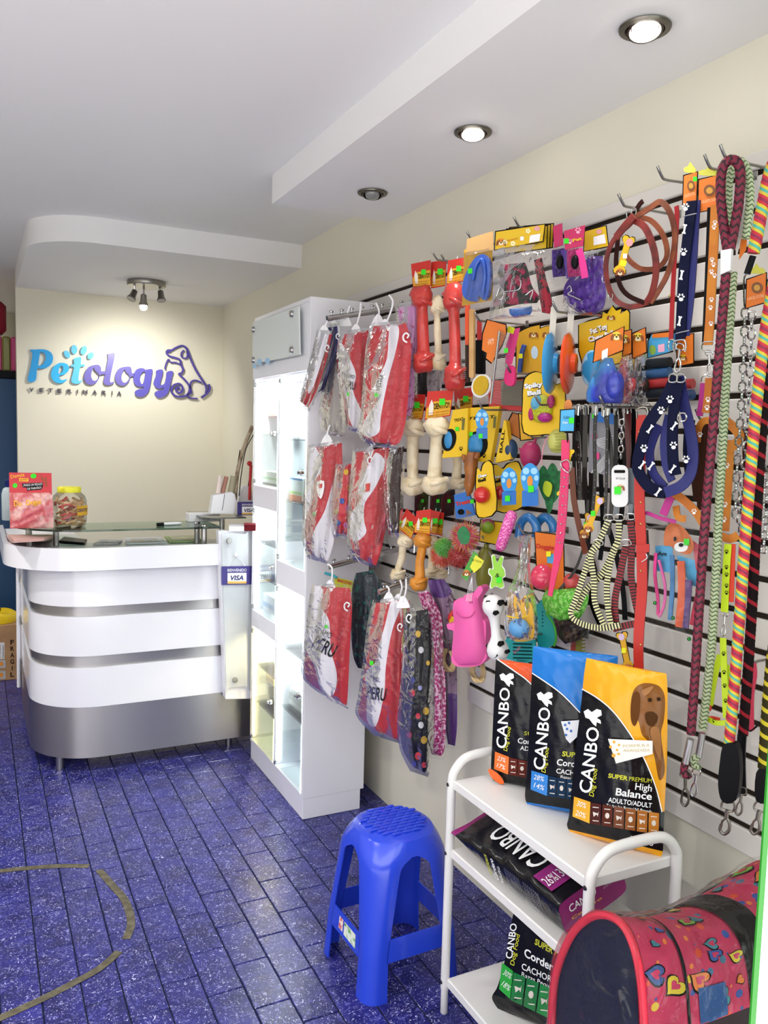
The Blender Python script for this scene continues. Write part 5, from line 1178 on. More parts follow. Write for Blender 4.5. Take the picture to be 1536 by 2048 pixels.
for k in range(3):
    x = 1088+k*6
    it = Item('harness_bag', ['yellow header bag just behind the plaid harness bag', 'third yellow header bag behind the plaid harness', 'rearmost yellow header bag behind the plaid harness'][k], 'harness bag', x, 470, .17-.03*k, 28, 'harness bags')
    outlined(it, [(x-80, 462-k*3), (x+6, 452-k*2), (x+4, 496-k), (x-78, 506-k)], yel, off=.0)
    it.sheet([((x-70, 510), (x+4, 498)), ((x-60, 560), (x+18, 552)), ((x-66, 626), (x+20, 620))], film, .015, name='plastic_bag', back=False, jit=.003)
    if k == 0: it.sheet([((1068, 520), (1084, 515)), ((1074, 560), (1092, 556)), ((1080, 600), (1104, 600)), ((1084, 625), (1100, 628))], c_('red plaid strap', 'a02838', .8, noise=(60, '1c1c20', .5, .56)), .012, name='folded_strap')
    if k == 1: it.sheet([((1018, 618), (1064, 612)), ((1020, 628), (1064, 622)), ((1030, 636), (1060, 630))], c_('blue nylon', '2a66b8', .5), .012, name='folded_strap')
def coll(c1, c2, xs):
    def f(it):
        it.sheet([((xs, 500), (xs+24, 496)), ((xs, 530), (xs+26, 526)), ((xs+2, 555), (xs+28, 552))], c_('nylon '+c1, c1, .5, bump=(80, .6, .006)), .015, name='collar_roll', jit=.004)
        it.ball(xs+16, 524, 8, black, .022, 'buckle', ry=14); it.strap([(xs+24, 498, .02), (xs+32, 530, .02), (xs+36, 556, .016)], 14, c_('nylon '+c2, c2, .5), 'strap')
    return f
it = headerbag('collar_bag', 'purple nylon collar in a bag with a pink header', 'collar bag', 1120, 470, .17, 22, [(1106, 453), (1124, 446), (1126, 490), (1108, 496)], mag, [((1106, 494), (1126, 488)), ((1106, 540), (1130, 534)), ((1106, 576), (1132, 566))], coll('4a2a8a', '4a2a8a', 1104), 'collar bags', False)
it = headerbag('collar_bag', 'magenta nylon collar with black buckle in a pink header bag', 'collar bag', 1150, 470, .2, 22, [(1128, 462), (1170, 450), (1166, 492), (1130, 500)], mag, [((1128, 498), (1168, 490)), ((1130, 530), (1174, 522)), ((1132, 562), (1176, 556)), ((1134, 568), (1176, 562))], coll('c0287a', 'd8308a', 1134), 'collar bags', False)
it.shapes(paw(1156, 462, 9)+paw(1140, 484, 7), c_('pale pink print', 'f0b0c8'), 'paw_print', .001, off=.002); stick(it, 1133, 482, 9, .003); it.text('Pet', 1146, 484, 1164, 479, 6, yel, bold=.03, off=.003)
def purp(it):
    it.sheet([((1150, 510), (1206, 512)), ((1148, 540), (1208, 545)), ((1128, 575), (1212, 590)), ((1132, 605), (1206, 618)), ((1156, 625), (1190, 628))], c_('purple nylon', '44207c', .5, bump=(40, .8, .008)), .025, name='folded_harness', jit=.006)
    it.tube([(1134, 578, .03), (1140, 572, .032), (1143, 582, .032), (1136, 588, .03), (1148, 594, .03), (1162, 600, .03)], 1.6, chrome, 'snap_hook')
it = headerbag('harness_bag', 'purple harness with a steel snap in a yellow header bag', 'harness bag', 1190, 480, .14, 18, [(1170, 463), (1211, 452), (1216, 492), (1168, 502)], yel, [((1150, 505), (1216, 494)), ((1140, 550), (1218, 545)), ((1126, 600), (1214, 605)), ((1130, 630), (1205, 632))], purp, 'harness bags')
it.shapes([[(1187, 474), (1209, 468), (1212, 486), (1187, 491)]], wink, 'white_field', .001, off=.003); it.shapes([ell(1198, 463, 6, 5, 10)], c_('pale red print', 'e0a0a0'), 'round_mark', .001, off=.003)

# ---- leather harness ----------------------------------------------------------------------
it = Item('leather_harness', 'red leather harness hanging in wide loops with a yellow bone tag', 'leather harness', 1260, 415, .2, 12)
lea = c_('red brown leather', '7e2a24', .45, noise=(30, '5a1c1a', .45, .65)); lea2 = c_('tan leather', '8a4a2c', .5, noise=(30, '6a321e', .45, .65)); leab = c_('dark leather', '2c1614', .45)
it.strap([(1266, 440, .01), (1290, 455, .03), (1308, 500, .03), (1312, 545, .02), (1304, 585, .01), (1292, 606, .0)], 13, lea, 'strap', .004)
it.strap([(1292, 606, .0), (1262, 614, .0), (1236, 604, .01), (1222, 586, .02), (1214, 560, .02), (1212, 528, .02), (1218, 500, .02), (1232, 474, .02), (1258, 450, .02), (1270, 436, .02)], 10, lea, 'strap', .004)
it.strap([(1262, 440, .0), (1300, 416, .0), (1322, 404, .0), (1342, 430, -.02), (1350, 480, -.03), (1338, 540, -.03), (1318, 580, -.02), (1300, 606, -.01)], 11, lea2, 'strap', .004)
it.strap([(1268, 436, -.02), (1300, 440, -.02), (1326, 470, -.02), (1334, 510, -.02), (1316, 535, -.04), (1284, 538, -.06), (1262, 524, -.06), (1248, 505, -.06)], 10, lea2, 'strap', .004)
it.strap([(1236, 476, -.01), (1232, 530, -.01), (1240, 570, .0), (1258, 592, .0), (1290, 606, .0)], 9, leab, 'strap', .004); it.strap([(1272, 420, .0), (1280, 408, .0), (1286, 402, 0)], 9, leab, 'strap_end', .004)
it.strap([(1232, 475, .024), (1250, 452, .026), (1268, 432, .026)], 16, lea, 'strap_joint', .004)
for (x, y) in ((1221, 592), (1209, 558), (1258, 430), (1268, 423)): it.tube([(x-4, y-6, .02), (x+4, y-5, .02), (x+3, y+6, .02), (x-4, y+5, .02)], 1.1, chrome, 'buckle', 6, 3, True)
bl = boneloop(1258, 476, 1238, 545, 20); it.card(grow(bl, 1.5), blk, .001, .034, 'tag_border'); it.card(bl, yel, .001, .036, 'bone_tag'); face(it, 1240, 544, 16, .037); it.shapes([ell(1259, 485, 7, 8, 14)], c_('pale red print', 'e0a0a0'), 'round_mark', .001, off=.037); stick(it, 1250, 512, 8, .037, wink); it.shapes([[(1242, 520), (1254, 522), (1251, 533), (1239, 531)]], yellow_st, 'price_sticker', .001, off=.037)

# ---- flying discs, ball card, squeaky bottles -------------------------------------------------
for cx, m, lab, d in ((1104, c_('sky blue plastic', '2f8cc4', .25, coat=.3), 'blue rubber flying disc hanging edge on', .2), (1139, c_('orange plastic', 'd8481c', .25, coat=.3), 'orange rubber flying disc hanging edge on', .16)):
    it = Item('flying_disc', lab, 'flying disc', cx, 680, d, 60, 'flying discs')
    it.card([(cx-2, 614), (cx+11, 612), (cx+5, 684), (cx-7, 684)], c_('frosted header', 'cfc9be', .4), .001, 0, 'header_strip')
    c = it.p(cx, 727, 0); R_ = 61*it.k
    MB().lathe([(0, .020), (R_*.3, .019), (R_*.36, .008), (R_*.9, .003), (R_, -.003), (R_*.96, -.010), (R_*.9, -.004), (R_*.36, -.006), (R_*.3, -.016), (0, -.018)], 40, c, (.94, -.34, .0)).build('disc', m, it.root)
it = Item('ball_card', 'large yellow toy card with a two-tone blue ball', 'toy card', 1210, 650, .1, 8)
outlined(it, [(1158, 648), (1180, 642), (1204, 636), (1206, 624), (1214, 628), (1224, 612), (1232, 622), (1242, 618), (1240, 628), (1254, 620), (1258, 626), (1257, 720), (1170, 745), (1158, 700)], yel)
it.text('Fat Toy', 1182, 668, 1216, 656, 10, wink, bold=.05, e=.0022); it.text('Fat Toy', 1182, 669, 1217, 657, 10, ink, bold=.09, e=.0014); it.text('Chew Ball', 1178, 684, 1228, 670, 10, wink, bold=.05, e=.0022); it.text('Chew Ball', 1178, 685, 1229, 671, 10, ink, bold=.09, e=.0014)
face(it, 1222, 634, 14, .0008, 'e2b91c'); it.ball(1182, 736, 24, c_('two tone blue rubber', '1f84b8', .3, noise=(9, '8ec0dc', .5, .52)), .02, 'ball', ry=36, dep=.5)
sq = (('blue squeaky bottle toy in a bag with an orange dog header', 1218, '2a3ab4', '3f8fc8', [(1192, 682), (1247, 654), (1245, 700), (1187, 724)], .2), ('red squeaky bottle toy in a bag with an orange header', 1250, 'b83a44', 'c04a50', [(1246, 664), (1262, 660), (1262, 706), (1246, 712)], .15), ('black squeaky toy in a bag with an orange dog header', 1276, '282420', '3a3430', [(1265, 668), (1290, 656), (1292, 704), (1266, 716)], .12))
for lab, cx, c1, c2, hd, d in sq:
    it = Item('squeaky_toy_bag', lab, 'toy bag', cx, 700, d, 20, 'bagged squeaky toys')
    outlined(it, hd, org, off=.004, name='header_card'); face(it, hd[1][0]-14, hd[1][1]+18, 20, .005, 'e8c83a')
    w_ = 40 if cx == 1218 else 22
    it.spin((cx-2, 716), (cx-10, 806), [(0, 0), (0, w_*.25), (.1, w_*.35), (.25, w_*.5), (.5, w_*.85), (.8, w_), (.97, w_*.95), (1, w_*.8)], c_('toy '+c1, c1, .3, noise=(10, c2, .45, .6)), .0, 'toy_body', 18, flat=.6)
    it.ball(cx+12, 770, w_*.45, c_('toy knob '+c1, c1, .3), .02, 'knob', ry=w_*.7)
    it.sheet([((hd[3][0], hd[3][1]), (hd[2][0], hd[2][1])), ((cx-w_*.9, 750), (cx+w_*.9, 742)), ((cx-w_, 790), (cx+w_*1.0, 784)), ((cx-w_*1.1, 812), (cx+w_*.8, 808))], film, .05, name='plastic_bag', back=False, jit=.004)
    if cx == 1218: it.shapes([[(1204, 702), (1216, 696), (1215, 716), (1203, 720)]], wink, 'barcode', .001, off=.0055)
it = Item('waste_bag_rolls', 'pack of black, blue and red waste bag rolls under a blue card', 'roll pack', 1325, 690, .09, 8)
outlined(it, [(1297, 682), (1304, 668), (1352, 666), (1352, 700), (1296, 715)], blu, off=.002); it.shapes([[(1316, 690), (1329, 687), (1329, 703), (1316, 705)]], c_('pale pink print', 'f0c8d0'), 'label_print', .001, off=.003); it.shapes([ell(1305, 700, 7, 10, 10)], c_('leaf green print', '8ab04a'), 'green_print', .001, off=.003); it.shapes([[(1305, 668), (1340, 664), (1340, 674), (1304, 676)]], org, 'orange_band', .001, off=.003)
for y, c in ((728, '22262a'), (748, '28507c'), (768, '9c2a2a'), (788, '20242a')): it.spin((1297, y), (1340, y-4), [(0, 0), (0, 10), (1, 10), (1, 0)], c_('bag roll '+c, c, .3), .012, 'roll', 14)
it = Item('waste_bag_rolls', 'second roll pack partly behind the navy leash', 'roll pack', 1372, 690, .05, 8)
outlined(it, [(1352, 674), (1386, 668), (1386, 726), (1356, 732)], org); face(it, 1366, 715, 14, .001, 'e2b91c')
for y, c in ((770, '9c2a2a'), (792, '28406c')): it.spin((1352, y), (1386, y-3), [(0, 0), (0, 10), (1, 10), (1, 0)], c_('bag roll '+c, c, .3), .012, 'roll', 12)

# ---- spiky ball and yellow ball packs ----------------------------------------------------------
it = Item('spiky_ball_card', 'yellow card with a multicoloured spiky ball', 'toy card', 1085, 790, .16, 20)
lp = curve2([(1048, 864), (1046, 800), (1047, 775), (1052, 755), (1072, 744), (1090, 752), (1096, 768), (1112, 770), (1126, 768), (1130, 800), (1127, 860), (1090, 868)], 3)
outlined(it, lp, yel); it.text('Spiky', 1049, 777, 1086, 772, 9, wink, bold=.05, e=.0022); it.text('Spiky', 1049, 778, 1087, 773, 9, ink, bold=.1, e=.0014); it.text('Ball', 1055, 791, 1082, 788, 9, wink, bold=.05, e=.0022); it.text('Ball', 1055, 792, 1083, 789, 9, ink, bold=.1, e=.0014)
for (cx, cy, rx, ry, c) in ((1083, 818, 26, 28, 'b0b41c'), (1074, 806, 13, 15, '5aa8cc'), (1102, 803, 8, 13, 'a0205e'), (1090, 835, 15, 10, 'a81e80'), (1063, 828, 7, 13, 'a81e60')): it.ball(cx, cy, rx, c_('rubber '+c, c, .4, bump=(120, 1., .006)), .004 if rx > 20 else .013, 'ball' if rx > 20 else 'ball_panel', ry=ry, dep=.5 if rx > 20 else .9)
for lab, L, ball, d in (('yellow ball box angled beside the cream bones', [(906, 820), (936, 816), (934, 912), (884, 916)], (898, 880, 12, 20), .2), ('middle yellow ball box with a blue ball window', [(934, 816), (999, 812), (980, 926), (934, 920)], (952, 890, 20, 24), .17), ('narrow yellow ball box seen end on', [(1008, 840), (1012, 842), (1022, 918), (990, 926)], None, .13)):
    it = Item('ball_box', lab, 'toy box', L[0][0], L[0][1], d, 22, 'yellow ball boxes')
    it.card(L, yel, .02, 0, 'carton')
    if ball:
        cx, cy, rx, ry = ball; it.shapes([ell(cx, cy, rx*1.18, ry*1.15, 20, .25)], ink, 'window_border', .0008); it.ball(cx, cy, rx*.95, c_('sky blue rubber', '2a80b8', .4), -.004, 'ball', ry=ry*.95, dep=.6)
        it.text('TREAT', L[0][0]+3, L[0][1]+24, L[1][0]-8, L[0][1]+20, 6, ink, bold=.02, shear=.2); it.shapes(paw(L[2][0]-12, L[2][1]-14, 6), ink, 'paw_print', .001); stick(it, L[0][0]+8, cy-22, 7, .001)
        it.shapes([[(L[1][0]-12, L[1][1]+22), (L[1][0]-6, L[1][1]+20), (L[1][0]-8, L[1][1]+44), (L[1][0]-13, L[1][1]+44)]], c_('barcode grey', '6a6428'), 'barcode', .001)
    else: it.text('BALL', 1004, 906, 1010, 860, 6, ink, bold=.02)
it = Item('paper_toy_pack', 'orange-brown toy pack tucked behind the spiky ball card', 'toy card', 1040, 850, .09, 15)
outlined(it, [(1018, 842), (1026, 826), (1044, 832), (1042, 878), (1016, 864)], c_('brown orange card', 'a8622a')); outlined(it, [(1038, 828), (1048, 830), (1050, 866), (1090, 866), (1076, 876), (1042, 880)], yel2, off=.01, name='card')
it.ball(1022, 900, 14, c_('dark blue rubber', '1a3a5c', .4), .01, 'ball', ry=22)
it = Item('rubber_fish', 'dark pink rubber squeaky ball with a small fin', 'dog toy', 1062, 912, .13, 20)
pk = c_('dark pink rubber', 'a01e54', .5); it.ball(1061, 910, 22, pk, .0, 'body', ry=28, dep=.9); it.spin((1068, 888), (1072, 876), [(0, 4), (.7, 3), (1, 1)], pk, 0, 'nozzle', 10); it.spin((1046, 902), (1038, 896), [(0, 5), (1, 1)], pk, .004, 'fin', 8)
it = Item('feather_toy', 'green feather cat toy with a ribbed yellow ball on a cord', 'cat toy', 1112, 890, .14, 20)
it.ball(1115, 882, 19, c_('lime ribbed rubber', 'c4c468', .5), .0, 'ball', ry=24)
for k in range(7): it.tube([(1098+(k in (0, 6))*4, 866+k*6, .012), (1112, 868+k*6, .024), (1132-(k in (0, 6))*4, 864+k*6, .012)], 1.1, c_('lime rib', 'a8a848', .5), 'rib', 6, 3)
it.tube([(1108, 862, .01), (1092, 880, .01), (1085, 905, .01), (1083, 930, .01)], 1.2, c_('pink cord', 'd88a9c', .6), 'cord')
gf = c_('green feather', '146a34', .7, noise=(60, '0c4a24', .4, .6))
for (x, y, w2, rot) in ((1086, 965, 14, .1), (1104, 960, 15, -.15), (1118, 975, 13, -.35), (1098, 990, 12, .0)): it.card(curve2([(x, y-34), (x+w2*.8, y-14), (x+w2*.6+rot*30, y+20), (x+rot*60, y+38), (x-w2*.6+rot*30, y+18), (x-w2*.8, y-12)], 4), gf, .002, .004+.003*random.random(), 'feather')
it.card(curve2([(1090, 962), (1104, 970), (1098, 994), (1086, 982)], 3), c_('yellow green feather', 'a8b81e', .7), .002, .014, 'feather')
for k, (L, bc, lab) in enumerate((([(954, 938), (962, 944), (966, 930), (976, 922), (984, 930), (986, 945), (992, 1020), (958, 1034), (952, 1000)], (964, 990, 17), 'yellow cloud-topped card with a glossy red ball'), ([(984, 940), (994, 930), (1006, 938), (1016, 928), (1034, 924), (1042, 940), (1048, 960), (1050, 1010), (990, 1020)], (1000, 986, 14), 'second yellow cloud-topped card behind the red ball card'))):
    it = Item('red_ball_card', lab, 'toy card', 975, 960, .17-.05*k, 20, 'red ball cards'); outlined(it, curve2(L, 3), yel)
    it.ball(*bc, c_('glossy red rubber', 'c42420', .2, coat=.5), .012, 'ball'); it.text('Chew', L[0][0]+2, L[0][1]+18, L[0][0]+20, L[0][1]+14, 6, wink, bold=.04, e=.0022); it.text('Chew', L[0][0]+2, L[0][1]+18.5, L[0][0]+20.6, L[0][1]+14.5, 6, ink, bold=.1, e=.0014); it.text('Ball', L[0][0]+3, L[0][1]+27, L[0][0]+18, L[0][1]+23, 6, ink, bold=.05, e=.0016)
# paw-shaped blue tags
for (cx, cy, s, lab) in ((1018, 975, 1., 'blue paw-shaped tag beside the red ball cards'), (1060, 972, 1.15, 'larger blue paw-shaped tag'), (964, 850, .8, 'slim blue paw tag on the yellow ball boxes')):
    it = Item('paw_tag', lab, 'toy tag', cx, cy-30, .2, 25 if s != .8 else 50, 'blue paw tags')
    body = curve2([(cx-10*s, cy-34*s), (cx, cy-40*s), (cx+10*s, cy-34*s), (cx+16*s, cy-22*s), (cx+15*s, cy-6*s), (cx+9*s, cy+8*s), (cx-9*s, cy+8*s), (cx-15*s, cy-6*s), (cx-16*s, cy-22*s)], 3)
    it.card(body, c_('bright blue card', '2a8fd4', .4), .0014, .0, 'tag'); it.card([(cx-14*s, cy+8*s), (cx+14*s, cy+6*s), (cx+14*s, cy+34*s), (cx-14*s, cy+36*s)], c_('deep blue card', '1f6ab8', .4), .0014, 0, 'lower_tag')
    it.shapes([ell(cx-7*s, cy-26*s, 6*s, 6*s, 12), ell(cx+7*s, cy-26*s, 6*s, 6*s, 12), ell(cx-11*s, cy-14*s, 4*s, 5*s, 12), ell(cx+11*s, cy-14*s, 4*s, 5*s, 12)], c_('pale toe print', '9ad0f0'), 'toe_print', .001); it.shapes([ell(cx, cy-8*s, 5*s, 10*s, 12)], c_('orange print', 'd87a38'), 'dog_print', .001)
    stick(it, cx+(2 if s > 1 else -3), cy+(6 if s > 1 else 22), 10*s, .001)
it = Item('rubber_figure', 'brown rubber figure toy hanging by the red ball', 'dog toy', 940, 920, .18, 25)
bw = c_('caramel rubber', '9a5c20', .4, noise=(30, '82481a', .4, .6)); it.spin((944, 902), (938, 992), [(0, 0), (.02, 9), (.2, 13), (.4, 14), (.55, 12), (.75, 11), (.9, 7), (1, 0)], bw, 0, 'body', 14, 1.2); it.spin((932, 922), (924, 908), [(0, 6), (.7, 5), (1, 0)], bw, .004, 'arm', 10); it.spin((952, 916), (958, 904), [(0, 6), (.7, 5), (1, 0)], bw, .004, 'arm', 10); it.spin((940, 975), (934, 994), [(0, 6), (.7, 4), (1, 0)], bw, .006, 'leg', 10)
it = Item('treat_packet', 'small blue treat packet below the brown rubber toy', 'packet', 928, 1005, .16, 22)
it.card([(908, 990), (938, 982), (950, 1030), (912, 1038)], c_('bright blue foil', '2a6ec0', .35), .006, 0, 'packet'); it.text('Treats', 912, 1012, 942, 1005, 8, redc, bold=.05, e=.0016); it.shapes([ell(922, 1024, 7, 6, 12)], ink, 'round_print', .001); it.shapes([[(933, 1018), (944, 1026), (932, 1032)]], c_('brown print', '8a5a30'), 'biscuit_print', .001); stick(it, 944, 1003, 7, .002)
for (x0, c, lab, sx) in ((843, '3a4a20', 'dark green packaged treat strip', 0), (874, '1e3024', 'very dark packaged treat strip', 1), (896, '2a1c1c', 'dark packaged treat strip beside the blue packet', 2)):
    it = Item('treat_strip', lab, 'treat pack', x0, 990, .08, 15, 'dark treat strips'); it.sheet([((x0-13, 985), (x0+14, 978)), ((x0-14, 1005), (x0+14, 998)), ((x0-14, 1035), (x0+12, 1030))], c_('foil '+c, c, .3, noise=(14, '401014', .5, .6)), .01, name='packet', jit=.002); stick(it, x0+2, 1002, 6, .012)

# ---- lower toys -----------------------------------------------------------------------------------
it = Item('glitter_sausage', 'pink glitter sausage toy', 'dog toy', 1015, 1030, .2, 20); it.spin((1026, 1022), (998, 1102), [(0, 0), (.02, 8), (.12, 12), (.5, 12), (.88, 11), (.98, 7), (1, 0)], c_('pink glitter vinyl', 'd84aa0', .25, noise=(200, 'f0a0d0', .5, .6), bump=(160, .8, .004)), .01, 'body', 16)
for cx, lab in ((1056, 'blue rubber horseshoe toy'), (1090, 'second blue rubber horseshoe toy behind the studded collar')):
    it = Item('rubber_horseshoe', lab, 'dog toy', cx, 1040, .15 if cx < 1080 else .11, 18, 'blue horseshoe toys')
    it.tube([(cx-18, 1074, 0), (cx-15, 1048, 0), (cx, 1034, 0), (cx+14, 1046, 0), (cx+18, 1064, 0)], 9, c_('ocean blue rubber', '1f6aa8', .25, coat=.4), 'body', 12, 5)
def spiky(cx, cy, r, c1, c2, lab, d):
    it = Item('spiky_ball', lab, 'dog toy', cx, cy, d, 20, 'spiky rubber balls'); it.ball(cx, cy, r*.72, c_('spiky core '+c1, c1, .4), 0, 'core')
    sp = MB(); c = it.p(cx, cy, 0); rnd = random.Random(cx); k = it.k
    for i in range(170):
        z = 1-2*(i+.5)/170; a = i*2.39996; q = sqrt(1-z*z); dv = V(q*cos(a), q*sin(a), z); sp.lathe([(.0024, r*k*.65), (.0009, r*k*rnd.uniform(.95, 1.12))], 5, c, dv, mi=i % 2)
    o = sp.build('spikes', [c_('spiky core '+c1, c1, .4), c_('spike '+c2, c2, .4)], it.root); o['kind'] = 'stuff'; return it
spiky(930, 1074, 31, 'd8506a', 'd89030', 'pink and yellow spiky rubber ball', .2); spiky(888, 1096, 20, '4aa830', '62b83a', 'small green spiky ball at the left of its bag', .19); spiky(884, 1112, 24, 'c83c20', 'd86a2a', 'orange red spiky ball under the green one', .17); spiky(918, 1114, 24, 'a82824', 'c84830', 'dark red spiky rubber ball', .18)
it = Item('spiky_ball_net', 'clear bag around the spiky rubber balls', 'plastic bag', 915, 1050, .22, 20); it.sheet([((914, 1030), (944, 1026)), ((898, 1056), (960, 1050)), ((872, 1090), (964, 1085)), ((866, 1120), (960, 1118)), ((880, 1142), (940, 1142))], film, .05, name='film', back=False, jit=.006)
it.card(curve2([(914, 1066), (926, 1052), (938, 1066), (936, 1086), (922, 1088)], 2), c_('green star rubber', '24804a', .5), .004, .045, 'green_star')
it = Item('squeaky_pig', 'pink rubber squeaky pig with a green and yellow header tag', 'dog toy', 935, 1170, .24, 32)
pig = c_('bubblegum pink rubber', 'e65fa6', .5)
it.card(curve2([(906, 1212), (912, 1200), (925, 1196), (930, 1190), (946, 1186), (958, 1172), (966, 1180), (954, 1200), (958, 1212), (962, 1236), (972, 1248), (970, 1300), (974, 1314), (960, 1330), (935, 1334), (912, 1332), (902, 1318), (908, 1300), (910, 1280), (906, 1262), (896, 1258), (894, 1248), (908, 1244)], 3), pig, .045, .022, 'body', smooth=70)
it.sheet([((918, 1196), (954, 1190)), ((906, 1216), (958, 1210)), ((908, 1246), (966, 1240)), ((906, 1275), (970, 1270)), ((904, 1312), (972, 1306)), ((916, 1332), (962, 1330))], pig, .03, off=.02, name='belly', pw=2.4)
it.tube([(912, 1224, .05), (922, 1234, .052), (940, 1234, .052), (950, 1222, .05)], .9, c_('deep pink line', 'b83a7c', .5), 'mouth'); 
for x in (940, 944): it.tube([(x, 1203, .045), (x, 1207, .046)], .7, ink, 'nostril', 6, 0)
it.card([(948, 1102), (957, 1110), (934, 1162), (922, 1152)], c_('leaf green card', '4a9a3a'), .001, .03, 'header_tag'); it.card([(951, 1110), (968, 1122), (962, 1134), (948, 1146), (940, 1134)], c_('lemon card', 'dcd83a'), .001, .033, 'header_tag'); face(it, 933, 1146, 14, .032); it.text('PET TOYS', 943, 1122, 962, 1126, 4, ink, e=.035)
for x in (936, 939, 942, 945): it.tube([(944, 1154, .03), (x, 1180, .03), (x-3, 1202, .045)], .5, white_pl, 'elastic', 4, 0)
it = Item('red_rubber_bird', 'tiny red and yellow rubber toy behind the pink pig', 'dog toy', 910, 1220, .17, 20); it.ball(912, 1205, 5, c_('red rubber', 'c8302a', .4), 0, 'head'); it.spin((906, 1222), (898, 1244), [(0, 3), (.5, 7), (1, 3)], c_('red rubber', 'c8302a', .4), 0, 'body', 10); it.card([(900, 1232), (918, 1236), (914, 1244), (898, 1246)], yel, .003, .008, 'wing')
it = Item('football_dumbbell', 'white and black football-patterned dumbbell toy', 'dog toy', 990, 1190, .26, 30)
wv_ = c_('white vinyl', 'e6e4e4', .35); it.spin((984, 1190), (998, 1322), [(0, 0), (.0, 8), (.04, 16), (.1, 20.5), (.17, 22), (.24, 20), (.31, 13.5), (.38, 10.5), (.5, 9.5), (.62, 10.5), (.68, 14), (.75, 20), (.83, 22.5), (.91, 20.5), (.97, 14), (1, 0)], wv_, 0, 'body', 22)
for (x, y, r) in ((976, 1206, 6), (1000, 1206, 6.5), (990, 1226, 5.5), (976, 1292, 5), (1000, 1288, 6), (990, 1310, 6), (1013, 1304, 4.5)):
    cy = 1212 if y < 1250 else 1300; cx = 988 if y < 1250 else 996; rr2 = 22.5; dd = sqrt(max(0, rr2**2-(x-cx)**2-(y-cy)**2))
    it.card([(x+r*cos(radians(90+72*k)), y+r*sin(radians(90+72*k))) for k in range(5)], ink, .012, dd*it.k*1.02+.0008, 'black_patch')
it = Item('bunny_tag', 'green bunny-shaped tag above the football dumbbell', 'toy tag', 992, 1116, .26, 30)
bn = curve2([(984, 1114), (990, 1112), (994, 1126), (1000, 1114), (1006, 1116), (1003, 1132), (1008, 1140), (1009, 1152), (1004, 1156), (1007, 1172), (1000, 1176), (992, 1172), (984, 1176), (981, 1170), (984, 1154), (978, 1146), (980, 1138), (987, 1138)], 3); it.card(grow(bn, 1.5), wink, .001, -.001, 'white_border'); it.card(bn, c_('fresh green card', '8cc63e'), .001, .001, 'tag'); stick(it, 998, 1160, 10, .002); it.text('&', 990, 1154, 998, 1156, 9, ink, e=.003)
it = Item('bagged_ball_pack', 'tall twisted clear bag with a blue ball and yellow card', 'toy bag', 1045, 1080, .24, 28)
it.card(curve2([(1016, 1190), (1024, 1186), (1040, 1200), (1056, 1190), (1066, 1190), (1068, 1220), (1068, 1270), (1056, 1282), (1020, 1274)], 3), yel2, .0014, 0, 'card'); face(it, 1053, 1198, 16, .001, 'e0b840')
it.ball(1038, 1256, 22, c_('pale blue rubber', '5a98cc', .35), .014, 'ball', ry=20, dep=.8); it.tube([(1014, 1232, .03), (1034, 1236, .036), (1056, 1232, .03)], 1.6, yel, 'yellow_band')
it.sheet([((1034, 1072), (1064, 1068)), ((1038, 1090), (1062, 1086)), ((1036, 1130), (1060, 1126)), ((1026, 1160), (1062, 1156)), ((1014, 1186), (1068, 1180)), ((1010, 1230), (1074, 1224)), ((1010, 1268), (1076, 1264)), ((1026, 1282), (1070, 1280))], film2, .045, name='plastic_bag', back=False, jit=.006)
it.sheet([((1036, 1074), (1062, 1070)), ((1040, 1100), (1060, 1096)), ((1038, 1140), (1058, 1136))], c_('crumpled grey film', 'aaa6aa', .3, bump=(60, 1, .01)), .012, name='twisted_neck', jit=.006)
it = Item('pink_ball_card', 'orange card with a large pink rubber ball in film', 'toy card', 1090, 1080, .14, 18); outlined(it, [(1070, 1064), (1126, 1072), (1128, 1195), (1076, 1176)], org); it.text('Doggies', 1072, 1096, 1112, 1100, 9, redc, bold=.03, e=.002); it.shapes([[(1094, 1108), (1112, 1108), (1112, 1128), (1094, 1126)]], blu, 'blue_print', .001); stick(it, 1097, 1108, 9, .002, yellow_st)
it.ball(1084, 1154, 23, c_('rosy pink vinyl', 'd83a5c', .2, coat=.5), .02, 'ball', ry=26)
it = Item('pink_ball', 'pink ball in a clear bag behind the striped harness', 'dog toy', 1145, 1165, .1, 15); it.ball(1144, 1164, 18, c_('salmon vinyl', 'c44a4a', .3), 0, 'ball')
it = Item('green_net_toy', 'lime green netted toy low on the wall', 'dog toy', 1130, 1205, .12, 15); it.sheet([((1092, 1180), (1150, 1176)), ((1084, 1200), (1176, 1190)), ((1094, 1226), (1172, 1216)), ((1120, 1242), (1160, 1236))], c_('lime net', '5cb834', .5, noise=(90, '9ade70', .48, .56), bump=(120, 1, .006)), .03, name='body', jit=.006)
it.tube([(1092, 1226, .0), (1108, 1250, 0), (1112, 1276, 0), (1108, 1292, 0)], 2.4, c_('green cord', '3aa02c', .5), 'tail')
it = Item('camo_bag', 'camouflage pouch in clear film above the food bags', 'pouch', 1140, 1250, .1, 12); it.sheet([((1108, 1228), (1150, 1232)), ((1110, 1250), (1176, 1250)), ((1116, 1272), (1180, 1262)), ((1130, 1288), (1160, 1280))], c_('camouflage cloth', '5a4634', .8, noise=(26, '2c2420', .47, .53)), .02, name='body', jit=.006); it.sheet([((1104, 1220), (1150, 1224)), ((1106, 1250), (1184, 1246)), ((1112, 1282), (1184, 1270)), ((1126, 1294), (1164, 1288))], film2, .032, name='film', back=False, jit=.005)
